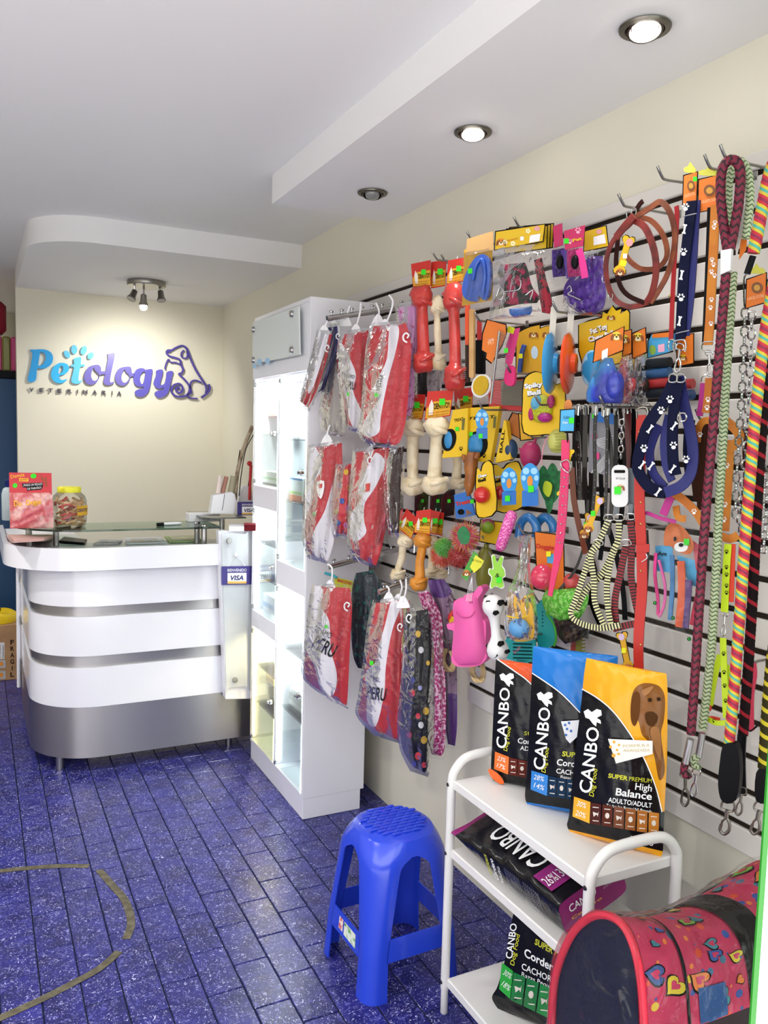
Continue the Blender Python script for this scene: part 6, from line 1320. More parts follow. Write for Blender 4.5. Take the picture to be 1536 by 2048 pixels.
for (L, lab, d) in (([(1014, 1274), (1070, 1280), (1064, 1318), (1056, 1324), (1010, 1316)], 'teal slotted plastic brush beside the football dumbbell', .17), ([(1072, 1210), (1092, 1206), (1108, 1250), (1106, 1290), (1076, 1294)], 'green and teal slotted scoop behind the tall clear bag', .1)):
    it = Item('slotted_scoop', lab, 'grooming tool', L[0][0], L[0][1], d, 22, 'slotted plastic tools'); it.card(curve2(L, 2), c_('teal plastic', '1fa0a0', .35), .006, 0, 'body', smooth=40)
    x0, x1, y0 = L[0][0]+4, L[1][0]-6, L[0][1]+12
    for k in range(5): it.card([(x0+8, y0+k*7), (x1, y0+k*7+1), (x1, y0+k*7+4), (x0+8, y0+k*7+3)], c_('dark teal slot', '0a3c3e', .7), .0008, .0008, 'slot')
    if L[0][0] == 1014: it.text('brush', 1030, 1308, 1042, 1296, 8, c_('pink print', 'c87a8a'), e=.0016); it.card([(1034, 1316), (1056, 1322), (1054, 1336), (1032, 1330)], c_('teal plastic', '1fa0a0', .35), .005, 0, 'handle')
for (x, c, lab) in ((1150, 'b03a34', 'red flat comb standing behind the blue food bag'), (1160, '8a8a2a', 'olive toothed comb behind the blue food bag')):
    it = Item('flat_comb', lab, 'comb', x, 1290, .06, 12, 'small combs'); it.card([(x-8, 1278), (x+4, 1274), (x, 1322), (x-10, 1324)], c_('comb '+c, c, .4), .004, 0, 'body')
    for k in range(6): it.card([(x+3, 1280+k*7), (x+10, 1279+k*7), (x+10, 1282+k*7), (x+3, 1283+k*7)], c_('comb '+c, c, .4), .002, 0, 'tooth')
for (P, lab) in (([((884, 1292), (900, 1284)), ((880, 1312), (912, 1306)), ((884, 1336), (920, 1332)), ((896, 1356), (922, 1350)), ((906, 1372), (912, 1370))], 'coiled cream rawhide pack below the purple garment'), ([((922, 1318), (980, 1322)), ((924, 1334), (986, 1336)), ((936, 1350), (980, 1350)), ((950, 1358), (972, 1357))], 'coiled cream rawhide pack below the pink pig')):
    it = Item('rawhide_coil', lab, 'chew pack', P[0][0][0], P[0][0][1], .2, 25, 'rawhide coils'); cx = (P[1][0][0]+P[1][1][0])/2; cy = P[1][0][1]+10
    for k in range(3): it.tube([(cx-10+k*4, cy-24, .004*k), (cx-14+k*3, cy, .004*k), (cx-2+k*5, cy+20, .004*k), (cx+10+k*2, cy+2, .004*k), (cx+4+k*3, cy-20, .004*k)], 3, c_('cream chew coil', 'd8bc86', .5), 'coil', 8, 4)
    it.sheet(P, film2, .03, name='plastic_bag', back=False, jit=.005)
# ================================================================== collars, leashes, ropes
def len_mat(name, cols, period, twist=0., zig=0., rough=.6):
    """bands of colour along a strap or rope: attributes len (m) and ua (0..1 around)"""
    if name in MATS: return MATS[name]
    m = mat(name, cols[0], rough); N, L = m.node_tree.nodes, m.node_tree.links; b = N['Principled BSDF']
    al = N.new('ShaderNodeAttribute'); al.attribute_name = 'len'; au = N.new('ShaderNodeAttribute'); au.attribute_name = 'ua'
    def mth(op, a, c):
        n = N.new('ShaderNodeMath'); n.operation = op
        for i, q in enumerate((a, c)):
            if q is None: continue
            if hasattr(q, 'links'): L.new(q, n.inputs[i])
            else: n.inputs[i].default_value = q
        return n.outputs[0]
    t = mth('DIVIDE', al.outputs['Fac'], period)
    u = au.outputs['Fac']
    if twist: t = mth('ADD', t, mth('MULTIPLY', u, twist))
    if zig: t = mth('ADD', t, mth('MULTIPLY', mth('PINGPONG', mth('MULTIPLY', u, 8.), 1.), zig))
    fr = mth('FRACT', t, None); r = N.new('ShaderNodeValToRGB'); r.color_ramp.interpolation = 'CONSTANT'; n = len(cols)
    e = r.color_ramp.elements; e[0].color = lin(cols[0]); e[1].position = 1/n; e[1].color = lin(cols[1])
    for k in range(2, n): q = e.new(k/n); q.color = lin(cols[k])
    L.new(fr, r.inputs[0]); L.new(r.outputs[0], b.inputs['Base Color']); return m
def rope(it, pts, rpx, m, name='rope', sub=10, n=12):
    P = catmull([it.p(*q) for q in pts], sub); k = it.k; mb = MB(); ln = [0]
    for a, b in zip(P, P[1:]): ln.append(ln[-1]+(b-a).length)
    Q = [P[0]]; QL = [0.]; step = .0055; tot = ln[-1]; i = 0; s = step     # even spacing so that the braid ripples
    while s < tot:
        while ln[i+1] < s: i += 1
        f = (s-ln[i])/max(1e-9, ln[i+1]-ln[i]); Q.append(P[i].lerp(P[i+1], f)); QL.append(s); s += step
    mb.tube(Q, [rpx*k*(1+.06*(j % 2)) for j in range(len(Q))], n, up=(0, 1, 0))
    mb.at['len'] = [l for l in QL for _ in range(n)]; mb.at['ua'] = [q/n for _ in QL for q in range(n)]
    return mb.build(name, m, it.root, 70)
def sstrap(it, pts, wpx, m, name='strap', t=.0025, sub=6, face=(0, -1, 0)):
    P = catmull([it.p(*q) for q in pts], sub); mb = MB().strap(P, wpx*it.k, t, face); l = 0; at = []
    for i, p in enumerate(P):
        if i: l += (p-P[i-1]).length
        at += [l]*4
    mb.at['len'] = at; return mb.build(name, m, it.root, 40)
def clasp(it, x, y, x2, y2, s, off=.01, m=None):
    """swivel snap hook from ring (x,y) down to hook end (x2,y2)"""
    m = m or chrome; dx, dy = x2-x, y2-y; L = sqrt(dx*dx+dy*dy); ux, uy = dx/L, dy/L; vx, vy = -uy, ux
    P = lambda t, o, f=0: (x+ux*t+vx*o, y+uy*t+vy*o, off+f)
    it.tube([P(0, -.5*s), P(-.35*s, -.3*s), P(-.4*s, .3*s), P(0, .5*s), P(.3*s, .35*s), P(.35*s, -.35*s)], s*.09, m, 'swivel_ring', 7, 4, True)
    it.tube([P(.3*s, 0), P(L*.45, 0)], s*.17, m, 'swivel', 10, 0)
    it.tube([P(L*.4, 0), P(L*.6, -.28*s), P(L*.85, -.32*s), P(L, 0), P(L*.88, .34*s), P(L*.68, .3*s)], s*.13, m, 'snap_hook', 8, 5); it.tube([P(L*.45, .05*s), P(L*.56, .26*s), P(L*.72, .3*s)], s*.09, m, 'snap_gate', 7, 3)
def bprint(x, y, s, rot=1.2): return boneloop(x-s*.5*cos(rot), y-s*.5*sin(rot), x+s*.5*cos(rot), y+s*.5*sin(rot), s*.36, .8)

it = Item('studded_collar', 'pink studded collar under a pale blue card', 'collar', 1125, 830, .24, 25)
outlined(it, [(1122, 821), (1149, 819), (1147, 862), (1120, 862)], blu, off=.004, name='header_card'); it.text('Collar', 1127, 838, 1140, 837, 6, ink, off=.005); stick(it, 1143, 841, 10, .005); it.text('Pet', 1126, 848, 1136, 847, 5, wink, off=.005)
hp = c_('hot pink vinyl', 'd42a64', .28, coat=.3); it.strap([(1131, 880, .0), (1130, 940, .0), (1126, 1010, 0), (1121, 1070, 0), (1114, 1120, 0), (1106, 1160, 0), (1100, 1192, 0)], [17, 18, 19, 19, 18, 14, 12, 10], hp, 'collar_band', .003)
stud = MB()
for k in range(22):
    f = k/21; y = 955+f*130; xm = 1129-(y-955)*.07
    for sx in (-6.5, 6.5): stud.ball(it.p(xm+sx, y, .0025), .0016, 6, 4)
    if k % 3 == 0: stud.ball(it.p(xm, y, .003), .003, 6, 4)
so = stud.build('studs', chrome, it.root); so['kind'] = 'stuff'
it.tube([(1124, 935, .006), (1122, 925, .006), (1136, 920, .006), (1142, 935, .006), (1136, 945, .006)], 1.5, chrome, 'buckle', 6, 3, True); it.tube([(1134, 862, 0), (1136, 885, 0)], 2, black, 'hanger_loop'); it.ball(1136, 812, 9, c_('face c87a3a', 'c87a3a'), -.02, 'dog_head_card', ry=13, dep=.1)
bl = boneloop(1142, 900, 1120, 990, 12); it.card(bl, yel, .001, -.006, 'bone_tag')
cols = (('black leather collar with a chrome tip beside the pink studded collar', [(1157, 815), (1156, 880), (1158, 940), (1160, 1000)], 9, '14100e', .2), ('narrow black leather collar in front of the pin pack', [(1192, 815), (1189, 880), (1190, 960), (1186, 1020)], 7, '100e0e', .21), ('black collar behind the yellow bone tags', [(1172, 815), (1170, 900), (1168, 1000)], 10, '1c1614', .13), ('slim black collar in the middle of the bunch', [(1216, 815), (1214, 900), (1212, 990), (1210, 1040)], 6, '0e0e10', .2), ('black collar next to the steel chain', [(1232, 815), (1232, 900), (1230, 980)], 8, '181414', .14), ('dark red collar behind the steel chain', [(1256, 812), (1256, 880), (1254, 960), (1252, 1010)], 13, '5a1418', .12), ('black studded collar beside the broad red collar', [(1292, 1060), (1294, 1110), (1292, 1160), (1289, 1196)], 9, '121212', .1), ('brown leather collar curving down past the bone tags', [(1144, 935), (1148, 1000), (1160, 1060), (1172, 1108)], 12, '6a3018', .17), ('dark patent collar behind the white tag', [(1208, 818), (1222, 900), (1224, 1000), (1216, 1070)], 8, '16100e', .2), ('black lead hanging behind the striped harness', [(1176, 1000), (1170, 1080), (1150, 1140), (1118, 1180)], 5, '0e0e0e', .1))
for k, (lab, P, wd, c, d) in enumerate(cols):
    it = Item('dog_collar', lab, 'collar', P[0][0], P[0][1], d, 25, 'collars on one hook'); cm_ = c_('collar '+c, c, .25, coat=.3)
    it.strap([(x, y, 0) for x, y in P], wd, cm_, 'collar_band', .003)
    if P[0][1] < 830: it.tube([(P[0][0]-wd*.5, P[0][1]+14, .004), (P[0][0]-wd*.4, P[0][1]-4, .004), (P[0][0]+wd*.4, P[0][1]-4, .004), (P[0][0]+wd*.5, P[0][1]+14, .004)], 1.3, chrome, 'buckle', 6, 4); it.tube([(P[0][0], P[0][1]-3, .004), (P[0][0]-1, P[0][1]+16, .006)], 2.2, chrome, 'buckle_tip', 7, 0)
    if k in (1, 3, 6, 0):
        sm = MB()
        for j in range(12): f = j/12*(len(P)-1); a = P[int(f)]; b = P[min(int(f)+1, len(P)-1)]; g = f-int(f); sm.ball(it.p(a[0]+(b[0]-a[0])*g, a[1]+(b[1]-a[1])*g, .002), .0014, 6, 4)
        o = sm.build('studs', chrome, it.root); o['kind'] = 'stuff'
for k, (P, wd, d) in enumerate((([(1164, 818), (1166, 900), (1172, 980), (1176, 1050)], 8, .11), ([(1180, 816), (1182, 960), (1176, 1090)], 9, .07), ([(1200, 816), (1202, 960), (1206, 1060), (1200, 1120)], 9, .08), ([(1224, 816), (1240, 900), (1246, 980), (1240, 1060)], 10, .09), ([(1240, 814), (1248, 900), (1250, 1000)], 7, .16), ([(1266, 812), (1268, 900), (1262, 1010), (1268, 1090)], 10, .1), ([(1150, 818), (1148, 920), (1152, 1000)], 7, .12), ([(1296, 812), (1300, 880), (1298, 960)], 8, .08), ([(1212, 1040), (1230, 1100), (1246, 1180), (1250, 1240)], 10, .06), ([(1168, 1080), (1190, 1140), (1182, 1200), (1200, 1250)], 9, .05))):
    it = Item('thin_lead', 'thin black lead '+('tucked behind the chrome-tipped black collar', 'rearmost behind the pin pack', 'hanging behind the middle of the pin pack', 'hanging behind the white rounded tag', 'touching the short steel chain', 'between the dark red and broad red collars', 'nearest the pale blue collar card', 'between the broad red collar and the navy harness', 'hanging behind the red striped harness', 'hanging behind the cream striped harness')[k], 'lead', P[0][0], P[0][1], d, 25, 'thin black leads'); it.strap([(x, y, 0) for x, y in P], wd, c_('lead leather '+str(k % 3), ('0d0b0b', '17100e', '0b0c10')[k % 3], .4), 'lead_band', .003)
    it.tube([(P[0][0]-4, P[0][1]+10, .003), (P[0][0]-4, P[0][1]-4, .003), (P[0][0]+4, P[0][1]-4, .003), (P[0][0]+4, P[0][1]+10, .003)], 1.1, chrome, 'buckle', 6, 3)
it = Item('two_tone_ball_card', 'yellow card with a magenta and green ball behind the glitter sausage', 'toy card', 985, 1060, .1, 18); outlined(it, [(962, 1040), (1012, 1046), (1010, 1092), (960, 1082)], yel); it.ball(975, 1052, 15, c_('magenta green rubber', 'a82a6a', .4, noise=(14, '7a9a20', .48, .54)), .014, 'ball')
it = Item('olive_bottle_toy', 'olive green translucent bottle toy above the pink pig', 'dog toy', 970, 1110, .1, 18); it.spin((972, 1096), (966, 1172), [(0, 0), (0, 9), (.15, 15), (.8, 16), (1, 12), (1, 0)], c_('olive vinyl', '7c7a24', .35), 0, 'body', 16); it.spin((972, 1096), (973, 1088), [(0, 5), (1, 5), (1, 0)], c_('olive vinyl', '7c7a24', .35), 0, 'neck', 12)
it = Item('brown_harness', 'dark brown printed harness strap behind the burgundy rope', 'harness', 1405, 880, .06, 15)
for P, wd in (([(1392, 850, 0), (1388, 920, 0), (1396, 1000, 0)], 18), ([(1412, 846, .01), (1420, 930, .01), (1412, 1010, .01)], 16), ([(1490, 860, 0), (1494, 960, 0), (1488, 1060, 0)], 14)): it.strap(P, wd, c_('dark brown webbing', '3a2014', .7), 'webbing', .003)
for (x, y) in ((1390, 890), (1392, 940), (1418, 900), (1418, 960)): it.shapes(paw(x, y, 8), c_('dull cream print', 'b09a7c'), 'paw_print', .004, off=.012)
it = Item('pin_pack', 'clear pack of pink and silver pins among the black collars', 'accessory pack', 1205, 830, .15, 20)
it.card([(1180, 826), (1236, 830), (1226, 952), (1176, 944)], c_('grey foil card', '86868c', .25), .001, 0, 'card'); it.card([(1186, 822), (1236, 828), (1234, 850), (1186, 842)], c_('deep blue card', '1f6ab8'), .001, .003, 'header_card'); stick(it, 1189, 873, 9, .003, pnk); stick(it, 1193, 912, 11, .003, pnk); stick(it, 1188, 832, 8, .005)
for k in range(7): it.tube([(1190+k, 880+k*2, .003), (1226, 872+k*5, .004)], .7, white_pl, 'pin', 5, 0); it.tube([(1182+k*3, 946, .003), (1210+k*2, 910+k*2, .004)], .7, white_pl, 'pin', 5, 0)
for lab, x1, y1, x2, y2, wd, d in (('yellow bone-shaped tag hanging among the black collars', 1200, 996, 1176, 1058, 18, .2), ('second bone-shaped tag behind the first', 1180, 1030, 1168, 1070, 16, .16), ('yellow bone-shaped tag hanging below the red striped harness', 1243, 1268, 1256, 1334, 18, .2)):
    it = Item('bone_tag', lab, 'bone tag', x1, y1, d, 25, 'yellow bone tags'); bl = boneloop(x1, y1, x2, y2, wd); it.card(grow(bl, 1.5), blk, .001, -.001, 'tag_border'); it.card(bl, yel2, .001, .001, 'tag'); face(it, x2, y2, 15, .002); it.shapes([ell(x1, y1+6, 6, 7, 12)], c_('pale lilac print', 'c8b0d0'), 'round_mark', .001, off=.002); stick(it, (x1+x2)/2-2, (y1+y2)/2, 9, .002, green_st if y1 < 1200 else yellow_st)
def chainlinks(it, P, link_px, wire_px, name='chain_link', m=None):
    Q = catmull([it.p(*q) for q in P], 12); ln = [0]
    for a, b in zip(Q, Q[1:]): ln.append(ln[-1]+(b-a).length)
    Lk = link_px*it.k; n = int(ln[-1]/(Lk*.74)); i = 0; k = it.k
    for j in range(n):
        s = (j+.5)*Lk*.74
        while i < len(ln)-2 and ln[i+1] < s: i += 1
        f = (s-ln[i])/max(1e-9, ln[i+1]-ln[i]); c = Q[i].lerp(Q[i+1], f); t = (Q[i+1]-Q[i]).normalized()
        sd = t.cross(V(0, -1, 0)).normalized() if j % 2 == 0 else (t.cross(V(1, .25, 0))).normalized()
        pts = [c+t*(Lk*.36*math.copysign(abs(cos(a))**.7, cos(a)))+sd*(Lk*.27*math.copysign(abs(sin(a))**.8, sin(a))) for a in [2*pi*q/14 for q in range(14)]]
        MB().tube(pts, wire_px*k, 7, True).build(name, m or chrome, it.root)
it = Item('tag_chain', 'short steel chain with a white and a grey rounded tag', 'tag chain', 1243, 840, .2, 25); chainlinks(it, [(1244, 838, .0), (1243, 880, 0), (1241, 930, 0)], 18, 1.6)
it.card(rrect(1223, 930, 1256, 1014, 13, 5), c_('white tag', 'dcdcdc', .4), .002, .012, 'white_tag'); it.card(rrect(1228, 940, 1250, 946, 2), ink, .001, .013, 'tag_slot'); face(it, 1241, 975, 14, .013, 'd8b890'); stick(it, 1235, 981, 13, .015); it.card(rrect(1250, 936, 1270, 1012, 10, 5), c_('grey tag', '6a7278', .4), .002, -.006, 'grey_tag'); it.text('PET COLLAR', 1232, 959, 1250, 959, 4, ink, off=.013)
for x in (1233, 1262): it.strap([(x, 1008, .004), (x-1, 1030, .004)], 9, c_('grey tag', '6a7278', .4), 'strap_end', .002)
sy = len_mat('black and cream striped webbing', ('d0cc98', '14120e'), .0075); sr = len_mat('black and red striped webbing', ('8c1a22', '180a0c'), .0075)
it = Item('striped_harness', 'black and cream striped webbing harness', 'harness', 1222, 1040, .22, 25)
for P in ([(1217, 1040, .0), (1200, 1078, 0), (1182, 1106, 0), (1168, 1148, 0), (1152, 1196, .005), (1142, 1228, .01), (1160, 1246, .012), (1200, 1256, .012), (1242, 1250, .006)], [(1238, 1040, -.005), (1236, 1080, -.005), (1222, 1120, -.005), (1214, 1170, -.005), (1216, 1215, 0), (1222, 1250, .004)], [(1196, 1090, .006), (1182, 1112, .006), (1188, 1160, .004), (1190, 1205, .004), (1208, 1250, .006)], [(1232, 1090, -.002), (1204, 1148, -.01), (1172, 1180, -.01), (1152, 1222, -.006)]): sstrap(it, P, 12, sy)
for (x, y) in ((1218, 1036), (1196, 1086), (1238, 1036)): it.tube([(x-9, y+4, .006), (x-7, y-6, .006), (x+7, y-6, .006), (x+9, y+4, .006)], 1.3, chrome, 'steel_ring', 6, 4, True)
it = Item('striped_harness', 'black and red striped webbing harness', 'harness', 1262, 1040, .19, 25)
for P in ([(1260, 1038, .0), (1264, 1080, 0), (1262, 1150, 0), (1270, 1200, 0), (1280, 1242, 0)], [(1252, 1090, .002), (1240, 1150, .002), (1230, 1200, .002), (1232, 1246, .002)], [(1226, 1258, .012), (1256, 1250, .012), (1284, 1246, .01)]): sstrap(it, P, 14, sr)
for (x, y) in ((1260, 1034), (1252, 1086)): it.tube([(x-9, y+4, .006), (x-7, y-6, .006), (x+7, y-6, .006), (x+9, y+4, .006)], 1.3, chrome, 'steel_ring', 6, 4, True)
it = Item('broad_red_collar', 'long broad red leather collar with gold studs', 'collar', 1280, 835, .2, 22)
rl = c_('bright red leather', 'b4241c', .35); it.strap([(1283, 830, .01), (1281, 900, .01), (1279, 1000, .01), (1283, 1095, .01), (1284, 1180, .01), (1278, 1260, .01), (1277, 1320, .012), (1281, 1370, .016), (1286, 1405, .018)], [20, 21, 21, 21, 21, 21, 20, 18, 13], rl, 'collar_band', .004)
for y in (868, 960, 1005, 1048, 1092, 1142, 1290, 1340): it.ball(1281, y, 2.4, c_('brass stud', 'b89a5a', .3, metal=1.), .013, 'stud', dep=.6)
it.card([(1272, 1090), (1298, 1088), (1298, 1104), (1272, 1104)], rl, .004, .015, 'keeper_loop'); it.tube([(1292, 1108, .012), (1294, 1116, .012), (1284, 1124, .012)], 1.4, chrome, 'd_ring'); it.shapes([rrect(1277, 862, 1286, 872, 1)], yellow_st, 'price_sticker', .001, off=.0125); it.tube([(1275, 838, .012), (1275, 818, .012), (1294, 816, .012), (1294, 838, .012)], 1.6, chrome, 'buckle', 6, 3)

# navy leash and harness ----------------------------------------------------------------------
nv = c_('navy webbing', '10142e', .7); nb = c_('royal blue webbing', '1c2066', .6)
def tagcard(it, loop, off=.004, txt='JUGUETE DOG'):
    outlined(it, loop, org, off=off, name='header_card'); xs_ = [p[0] for p in loop]; ys_ = [p[1] for p in loop]; x0, x1, y0, y1 = min(xs_), max(xs_), min(ys_), max(ys_)
    it.shapes([ell((x0+x1)/2+2, y0+(y1-y0)*.42, (x1-x0)*.28, (y1-y0)*.16, 16)], c_('brown crest print', '7a4a24'), 'crest_print', .001, off=off+.001); it.shapes([ell((x0+x1)/2+2, y0+(y1-y0)*.42, (x1-x0)*.16, (y1-y0)*.09, 12)], c_('gold crest print', 'c8943a'), 'crest_print', .0016, off=off+.001); it.text(txt, x0+3, y0+(y1-y0)*.78, x1-3, y0+(y1-y0)*.68, 6, c_('pale orange print', 'f4c8a0'), bold=.02, shear=.2, off=off+.001, e=.0015)
    it.card(curve2([(x0+4, y0), (x0+2, y0-8), ((x0+x1)/2-4, y0-12), ((x0+x1)/2, y0-20), ((x0+x1)/2+6, y0-12), (x1-4, y0-8), (x1-4, y0+1)], 3), c_('lime dog cutout', 'c8c44a'), .001, off, 'dog_cutout')
it = Item('navy_leash', 'navy dog leash printed with white bones and paws', 'leash', 1380, 360, .16, 20)
tagcard(it, [(1368, 352), (1394, 344), (1392, 404), (1366, 410)]); stick(it, 1390, 358, 8, .006)
it.strap([(1384, 402, .012), (1376, 470, .012), (1368, 540, .012), (1364, 610, .012), (1361, 678, .012)], 21, nv, 'leash_webbing', .004); it.strap([(1392, 402, .006), (1388, 470, .006), (1384, 540, .006), (1378, 610, .006), (1370, 672, .006)], 18, nb, 'leash_fold', .005)
for (x, y, kind) in ((1371, 415, 0), (1369, 458, 1), (1367, 505, 0), (1363, 550, 1), (1362, 596, 0), (1359, 642, 1)): it.shapes(paw(x, y, 11) if kind == 0 else [bprint(x, y, 18, 1.75)], wink, 'paw_print' if kind == 0 else 'bone_print', .003, off=.013)
for (x, y) in ((1379, 430), (1364, 664)): it.tube([(x-12, y+3, .016), (x, y, .018), (x+14, y-3, .014)], 1.1, c_('grey tie', '8a8a94', .5), 'wire_tie', 6, 3)
it.tube([(1350, 706, .012), (1346, 690, .012), (1352, 682, .012), (1368, 680, .012), (1372, 690, .012), (1370, 704, .012)], 1.8, chrome, 'steel_frame', 6, 4); clasp(it, 1360, 694, 1354, 745, 16, .014)
it = Item('navy_harness', 'navy dog harness printed with white paws and bones', 'harness', 1355, 750, .18, 18)
for P, wd, m in (([(1352, 752, .02), (1330, 800, .03), (1296, 850, .035), (1280, 900, .03), (1276, 940, .025), (1300, 975, .02), (1330, 985, .02)], 24, nv), ([(1330, 985, .02), (1362, 972, .02), (1382, 945, .01), (1386, 900, .0), (1378, 850, 0), (1366, 800, .005), (1358, 752, .015)], 22, nb), ([(1360, 760, .03), (1350, 800, .03), (1345, 860, .03), (1346, 920, .03), (1352, 950, .025)], 22, nv), ([(1338, 830, .01), (1328, 880, .01), (1332, 930, .01), (1344, 962, .012)], 16, nb), ([(1318, 850, .005), (1300, 900, 0), (1306, 945, 0), (1330, 975, .01)], 18, nb), ([(1380, 840, -.01), (1376, 900, -.01), (1380, 950, -.01)], 20, nv)): it.strap([q for q in P], wd, m, 'webbing', .004)
for (x, y, kind, o) in ((1340, 800, 0, .036), (1300, 858, 1, .037), (1288, 898, 0, .034), (1284, 930, 1, .03), (1347, 892, 0, .033), (1345, 938, 1, .032), (1348, 852, 1, .033), (1316, 984, 1, .024), (1302, 932, 1, .006), (1372, 920, 0, .012), (1322, 822, 0, .034)): it.shapes(paw(x, y, 11) if kind == 0 else [bprint(x, y, 17, 2.2)], wink, 'paw_print' if kind == 0 else 'bone_print', .0035, off=o)
for (x, y) in ((1346, 756), (1362, 756), (1364, 834)): it.tube([(x-7, y+8, .036), (x-6, y-6, .036), (x+6, y-7, .036), (x+8, y+6, .036)], 1.6, chrome, 'steel_ring', 6, 4, True)
it = Item('red_leash', 'narrow red leash behind the navy leash', 'leash', 1352, 430, .1, 15); it.strap([(1353, 412, .0), (1354, 440, 0), (1349, 520, .0), (1345, 600, .0), (1342, 680, .0)], 9, c_('red webbing', 'a81820', .6), 'webbing', .003); it.tube([(1338, 700, .0), (1338, 682, 0), (1348, 680, 0), (1350, 698, 0)], 1.6, chrome, 'buckle', 6, 3, True); it.ball(1340, 592, 3, c_('brass stud', 'b89a5a', .3, metal=1.), .004, 'rivet')
om = c_('orange webbing', 'c87a1c', .6, noise=(12, 'b86414', .4, .6)); mg = c_('magenta webbing', 'b02a80', .6)
it = Item('orange_leash', 'orange leash printed with white paws under an orange card', 'leash', 1425, 380, .14, 20); tagcard(it, [(1398, 360), (1438, 350), (1436, 416), (1396, 424)])
it.strap([(1431, 410, .01), (1428, 480, .01), (1424, 560, .01), (1420, 640, .01), (1416, 690, .01)], 18, om, 'leash_webbing', .004); it.strap([(1419, 415, .004), (1416, 500, .004), (1412, 600, .004), (1408, 690, .004)], 8, black, 'black_backing', .003)
for (x, y) in ((1430, 446), (1428, 455), (1424, 520), (1427, 530), (1423, 544), (1429, 552), (1423, 600), (1421, 616), (1422, 648)): it.shapes(paw(x, y, 7), wink, 'paw_print', .003, off=.012)
it.tube([(1406, 702, .012), (1404, 690, .012), (1410, 684, .012), (1428, 684, .012), (1432, 692, .012), (1430, 702, .012)], 1.6, chrome, 'steel_frame', 6, 4, True); clasp(it, 1418, 706, 1420, 752, 15, .012)
it = Item('orange_harness', 'orange harness with white paw prints twisted behind the ropes', 'harness', 1425, 760, .12, 18)
for P, wd, m in (([(1420, 756, .01), (1418, 790, .01), (1413, 826, .01)], 19, om), ([(1407, 766, .004), (1404, 800, .004), (1399, 832, .004)], 13, mg), ([(1394, 884, .0), (1397, 858, .005), (1408, 842, .01), (1428, 842, .01)], 14, om), ([(1452, 842, .004), (1474, 862, .008), (1478, 880, .006), (1456, 900, .004)], 18, om), ([(1458, 880, .0), (1456, 940, 0), (1452, 1000, 0), (1448, 1062, 0)], 20, om), ([(1442, 1072, .01), (1460, 1078, .012), (1476, 1070, .01)], 16, om), ([(1348, 986, .03), (1372, 1004, .03), (1396, 1030, .025), (1414, 1062, .02)], 17, om), ([(1346, 984, .025), (1336, 1006, .028), (1326, 1030, .028)], 17, mg), ([(1280, 1030, .02), (1294, 1026, .025), (1320, 1036, .02), (1352, 1044, .01)], 8, mg), ([(1352, 1012, .01), (1356, 1034, .015), (1372, 1038, .01)], 14, om), ([(1398, 850, -.02), (1402, 940, -.02), (1404, 1020, -.02)], 20, c_('dark brown webbing', '3a2014', .7))): it.strap(P, wd, m, 'webbing', .003)
for (x, y) in ((1416, 800), (1414, 816), (1366, 1006), (1376, 1010), (1388, 1024), (1454, 932), (1450, 1010), (1448, 1040), (1400, 870)): it.shapes(paw(x, y, 8), wink, 'paw_print', .005, off=.024 if y > 990 and x < 1400 else .010)
it.tube([(1402, 764, .012), (1406, 752, .012), (1424, 748, .012), (1430, 760, .012)], 1.5, chrome, 'steel_ring', 6, 4)

# ropes -------------------------------------------------------------------------------------------
bur = len_mat('burgundy and black braid', ('701230', '14060c', '7a1634'), .016, 0, .5); grn = len_mat('green and cream braid', ('b8c49a', '4c6a44', 'c4cca8'), .009, 0, .5)
mul = len_mat('rainbow braid', ('c02434', '8a1a44', 'c02434', 'd0b828', '48a898', 'c8b030'), .034, 1., .0); brd = len_mat('black and red braid', ('160c0e', '160c0e', '160c0e', '98202c'), .034, 1.); yb2 = len_mat('olive and yellow braid', ('302c14', '302c14', 'c0b030'), .026, 1.)
it = Item('rope_leash', 'burgundy braided rope leash with a steel sleeve', 'rope leash', 1455, 330, .2, 22, 'braided rope leashes')
rope(it, [(1455, 500, .004), (1446, 440, .002), (1441, 380, 0), (1446, 335, 0), (1464, 319, 0), (1480, 338, 0), (1478, 400, .0), (1468, 460, .002), (1460, 500, .004)], 9.5, bur)
rope(it, [(1452, 546, .004), (1446, 620, .004), (1436, 740, .004), (1424, 880, .004), (1412, 1020, .004), (1402, 1160, .004), (1392, 1320, .004), (1382, 1470, .004)], 9.2, bur)
it.card([(1441, 501), (1463, 497), (1461, 540), (1441, 549)], white_pl, .012, .016, 'white_clip'); it.spin((1381, 1478), (1371, 1526), [(0, 0), (0, 7.5), (1, 7.5), (1, 0)], c_('aluminium sleeve', 'b8b8bc', .35, metal=1.), .004, 'sleeve', 14)
rope(it, [(1371, 1526, .004), (1368, 1540, .004), (1373, 1552, .004), (1380, 1546, .002)], 8, bur, 'rope_knot'); clasp(it, 1371, 1548, 1370, 1612, 21, .006, dark_metal)
it = Item('rope_leash', 'green and cream braided rope leash', 'rope leash', 1480, 340, .16, 22, 'braided rope leashes')
rope(it, [(1460, 490, .0), (1456, 420, .0), (1460, 350, 0), (1478, 322, 0), (1496, 346, 0), (1500, 400, 0), (1496, 440, 0), (1492, 480, 0)], 8, grn)
rope(it, [(1466, 545, .0), (1460, 640, 0), (1452, 760, 0), (1446, 880, 0), (1438, 1020, 0), (1431, 1160, 0), (1423, 1290, 0), (1412, 1400, 0), (1404, 1462, 0)], 8.6, grn)
